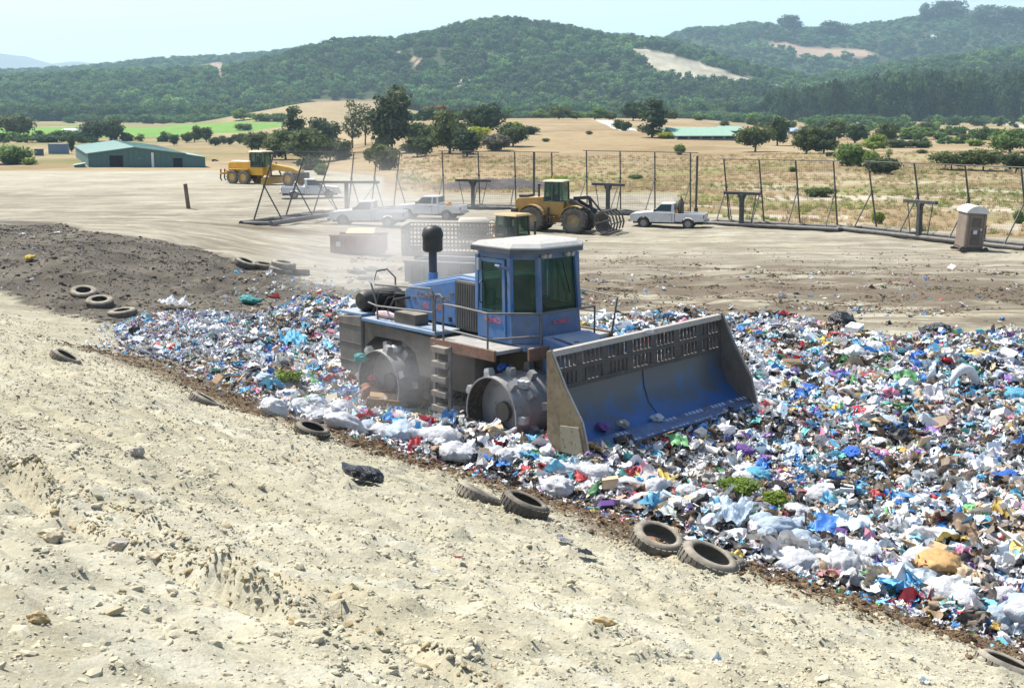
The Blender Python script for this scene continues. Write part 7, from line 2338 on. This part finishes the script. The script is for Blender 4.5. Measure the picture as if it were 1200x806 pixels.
carton(762, 640, 40, "reddish timber offcut beside the tilted tyre", matte("offcut_brown", (.26, .12, .07), .25, 4), (1, .3, .1), flaps=False, cat="timber", name="timber_offcut")

# tan cushion with a hollow: pet bed
x, y = at_px(1098, 700)
me = BAGS[2].copy(); me.materials.clear(); me.materials.append(matte("tan_fleece", (.46, .28, .12), .3, 9))
o = link(bpy.data.objects.new("pet_bed", me)); rest(o, x, y, -.12); s_ = wpx(1098, 700, 60); o.scale = (s_ * 1.1, s_ * .9, s_ * .8)
tag(o, "crumpled tan padded dog bed at the near edge of the rubbish", "pet bed")
# white ring of foam standing up on the right
x, y = at_px(1128, 462)
mb = MB().tube([(.42 * math.cos(a), 0, .42 * math.sin(a) + .2) for a in np.linspace(-.6, 3.0, 18)], [.03 + .09 * math.sin(min(1, max(0, (a + .6) / 3.6)) * math.pi) ** .5 for a in np.linspace(-.6, 3.0, 18)], 10)
o = part("padding_arch", mb, BAGM['white'], None, 0, True); o.location = (x, y, hz(x, y) - .05); o.rotation_euler = (0, 0, .5); tag(o, "white padded arch standing upright in the far rubbish", "padding")
# cut branches
x, y = at_px(862, 605)
def brush(label, px, py, w, seed):
    x, y = at_px(px, py); s = wpx(px, py, w)
    root = thing("cut_brush", label, "garden brush", (x, y, hz(x, y) + .10), random.uniform(0, 6))
    c = link(bpy.data.objects.new("leaves", crown_for('bush', 'lime', seed % 3)), root); c.scale = (2.2 * s, 2.2 * s, s * 1.1)
    mb = MB(); r = random.Random(seed)
    for k in range(14):
        a = r.uniform(0, 6.28); mb.tube([(0, 0, .02), (math.cos(a) * s * .5, math.sin(a) * s * .5, s * .3), (math.cos(a) * s * 1.05, math.sin(a) * s * 1.05, s * r.uniform(.1, .6))], [.012, .009, .004], 5)
    part("twigs", mb, BARK, root)
brush("heap of cut green brush in the near rubbish by the round white bag", 866, 604, 48, 1)
brush("smaller clump of cut green brush next to the larger heap", 906, 620, 34, 2)
brush("yellowing cut weeds at the rubbish edge left of the dark tyre", 338, 470, 36, 3)
# cloth jammed in the rear drum
def clump(label, name, cat, local, s, m, seed):
    v, f = ico(4); v = v * (1.15 - .45 * np.abs(n3(v, 3.2, seed)) - .3 * np.abs(n3(v, 7, seed + 1)) - .15 * np.abs(n3(v, 15, seed + 2)))[:, None]; me = numpy_mesh(name, v * s * np.array([1.3, .8, .8]), tris=f, smooth=True); me.materials.append(m)
    o = link(bpy.data.objects.new(name, me))
    a = COMPACTOR.rotation_euler[2]; L = COMPACTOR.location
    o.location = (L.x + local[0] * math.cos(a) - local[1] * math.sin(a), L.y + local[0] * math.sin(a) + local[1] * math.cos(a), L.z + local[2])
    tag(o, label, cat)
clump("rust-orange rags wound into the open end of the rear drum", "rag_bundle", "rags", (-2.38, -1.80, .42), .36, matte("rust_rags", (.22, .10, .06), .6, 6), 71)
clump("teal bag caught on the rear drum's rim", "caught_bag", "plastic bag", (-2.62, -1.95, 1.30), .15, BAGM['teal'], 72)
clump("red cloth hanging on the rear drum", "red_cloth", "cloth", (-2.30, -1.86, .86), .10, BAGM['red'], 73)
clump("white film snagged on the blade's top rail", "caught_film", "plastic film", (4.18, .55, 2.52), .10, BAGM['white'], 81)
clump("purple film stuck low on the blade near its camera end", "caught_film", "plastic film", (4.62, -1.25, .86), .13, BAGM['purple'], 82)
clump("pale film lying on the blade's cutting edge near the middle", "caught_film", "plastic film", (4.78, .2, .84), .12, BAGM['pale'], 83)
clump("grey rag lying on the cutting edge near the camera end", "caught_rag", "rag", (4.72, -.75, .86), .12, BAGM['grey'], 84)
clump("white film packed between the cleats of the front drum", "caught_film", "plastic film", (2.55, -1.5, 1.42), .14, BAGM['white'], 85)
clump("blue film wrapped over the front drum's cleats", "caught_film", "plastic film", (1.62, -1.2, 1.60), .13, BAGM['blue'], 86)
clump("white film trapped on top of the rear drum", "caught_film", "plastic film", (-1.75, -1.62, 1.58), .13, BAGM['white'], 87)
# stones lying on the pale slope
for k, (px, py, w, lb) in enumerate([(172, 650, 26, "flat pale stone broken out of the rut on the near slope"), (80, 602, 18, "ochre clod on the rut edge of the near slope"), (140, 632, 20, "ochre boulder-like clod beside the flat pale stone"),
        (60, 624, 22, "dark-sided clod at the rut's upper end"), (708, 738, 22, "squarish clod alone low on the slope"), (208, 545, 14, "round clod by itself on the mid slope"), (305, 570, 10, "small round pebble on the mid slope"),
        (48, 776, 16, "grey stone near the bottom corner"), (160, 535, 16, "flat brown clod on the upper slope"), (890, 770, 16, "clod low on the slope under the brown strip")]):
    x, y = at_px(px, py); s = wpx(px, py, w)
    me = rock_shape(500 + k, 3, .25); me.materials.append(matte("stone_%d" % (k % 3), [(.45, .39, .27), (.38, .29, .15), (.36, .33, .28)][k % 3], .2, 5))
    o = link(bpy.data.objects.new("stone", me)); o.scale = (s, s, s); rest(o, x, y, -s * .2); tag(o, lb, "stone", "stones on the pale slope")
for k, (px, py, w, col, lb) in enumerate([(512, 678, 15, 'white', "white paper scrap lying low on the pale slope"), (555, 708, 6, 'blue', "tiny blue scrap on the pale slope"), (660, 645, 32, 'grey', "grey film scrap on the brown strip"),
        (685, 660, 22, 'black', "black shiny scrap below the brown strip"), (536, 657, 14, 'red', "thin reddish strip on the pale slope")]):
    x, y = at_px(px, py); bag(x, y, wpx(px, py, w), col, lb, "scrap", None, 'sheet', "plastic_scrap", .7)
# ------------------------------------------------------------------ air: haze over the whole place, dust raised by the machine
def box_obj(name, x0, x1, y0, y1, z0, z1, mat):
    o = part(name, MB().box(x0, x1, y0, y1, z0, z1), mat)
    return o
hm = bpy.data.materials.new("haze_air"); hm.use_nodes = True
nt = hm.node_tree; nt.nodes.clear()
out = nt.nodes.new('ShaderNodeOutputMaterial'); pv = nt.nodes.new('ShaderNodeVolumePrincipled')
pv.inputs['Color'].default_value = (0.56, 0.81, 1.0, 1)
pv.inputs['Density'].default_value = 0.000115
pv.inputs['Anisotropy'].default_value = 0.1
nt.links.new(pv.outputs[0], out.inputs['Volume'])
hb = box_obj("haze", -6600, 6600, -60, 10800, float(zf.min()) - 1.5, 620, hm)
tag(hb, "thin blue summer haze over the valley", "haze", kind='stuff')

def dust(name, label, c, r, dens, seed):
    m = bpy.data.materials.new("dust_air"); m.use_nodes = True
    nt = m.node_tree; nt.nodes.clear()
    out = nt.nodes.new('ShaderNodeOutputMaterial'); pv = nt.nodes.new('ShaderNodeVolumePrincipled')
    pv.inputs['Color'].default_value = (0.93, 0.91, 0.87, 1)
    tc = nt.nodes.new('ShaderNodeTexCoord')
    ln = nt.nodes.new('ShaderNodeVectorMath'); ln.operation = 'LENGTH'
    nt.links.new(tc.outputs['Object'], ln.inputs[0])
    fall = ramp(nt, ln.outputs['Value'], [(0.15, 1.0), (0.95, 0.0)])
    mp = nt.nodes.new('ShaderNodeMapping'); mp.inputs['Location'].default_value = (seed, seed * 2, 0)
    nt.links.new(tc.outputs['Object'], mp.inputs[0])
    ns = noise(nt, 1.5, 3, .6, vec=mp.outputs[0])
    d = math_(nt, 'MULTIPLY', fall, ramp(nt, ns, [(0.36, 0.0), (0.72, 1.0)]))
    nt.links.new(math_(nt, 'MULTIPLY', d, dens), pv.inputs['Density'])
    nt.links.new(pv.outputs[0], out.inputs['Volume'])
    v, f = ico(3)
    me = numpy_mesh(name, v, tris=f); me.materials.append(m)
    o = link(bpy.data.objects.new(name, me)); o.location = c; o.scale = r
    tag(o, label, "dust", kind='stuff')
    return o
def wd(px, py, Y): return tuple(W(px, py, Y))
dust("dust", "pale dust drifting up behind the compactor", wd(455, 285, 50), (5.6, 6.5, 3.1), .36, 3.0)
dust("dust", "thin dust hanging beside the compactor's drums", (-2.6, 27.2, 1.8), (3.4, 1.7, 1.6), .24, 8.0)
dust("dust", "dust veil blowing past the fence frames", wd(430, 225, 92), (8, 7, 4.2), .09, 5.0)
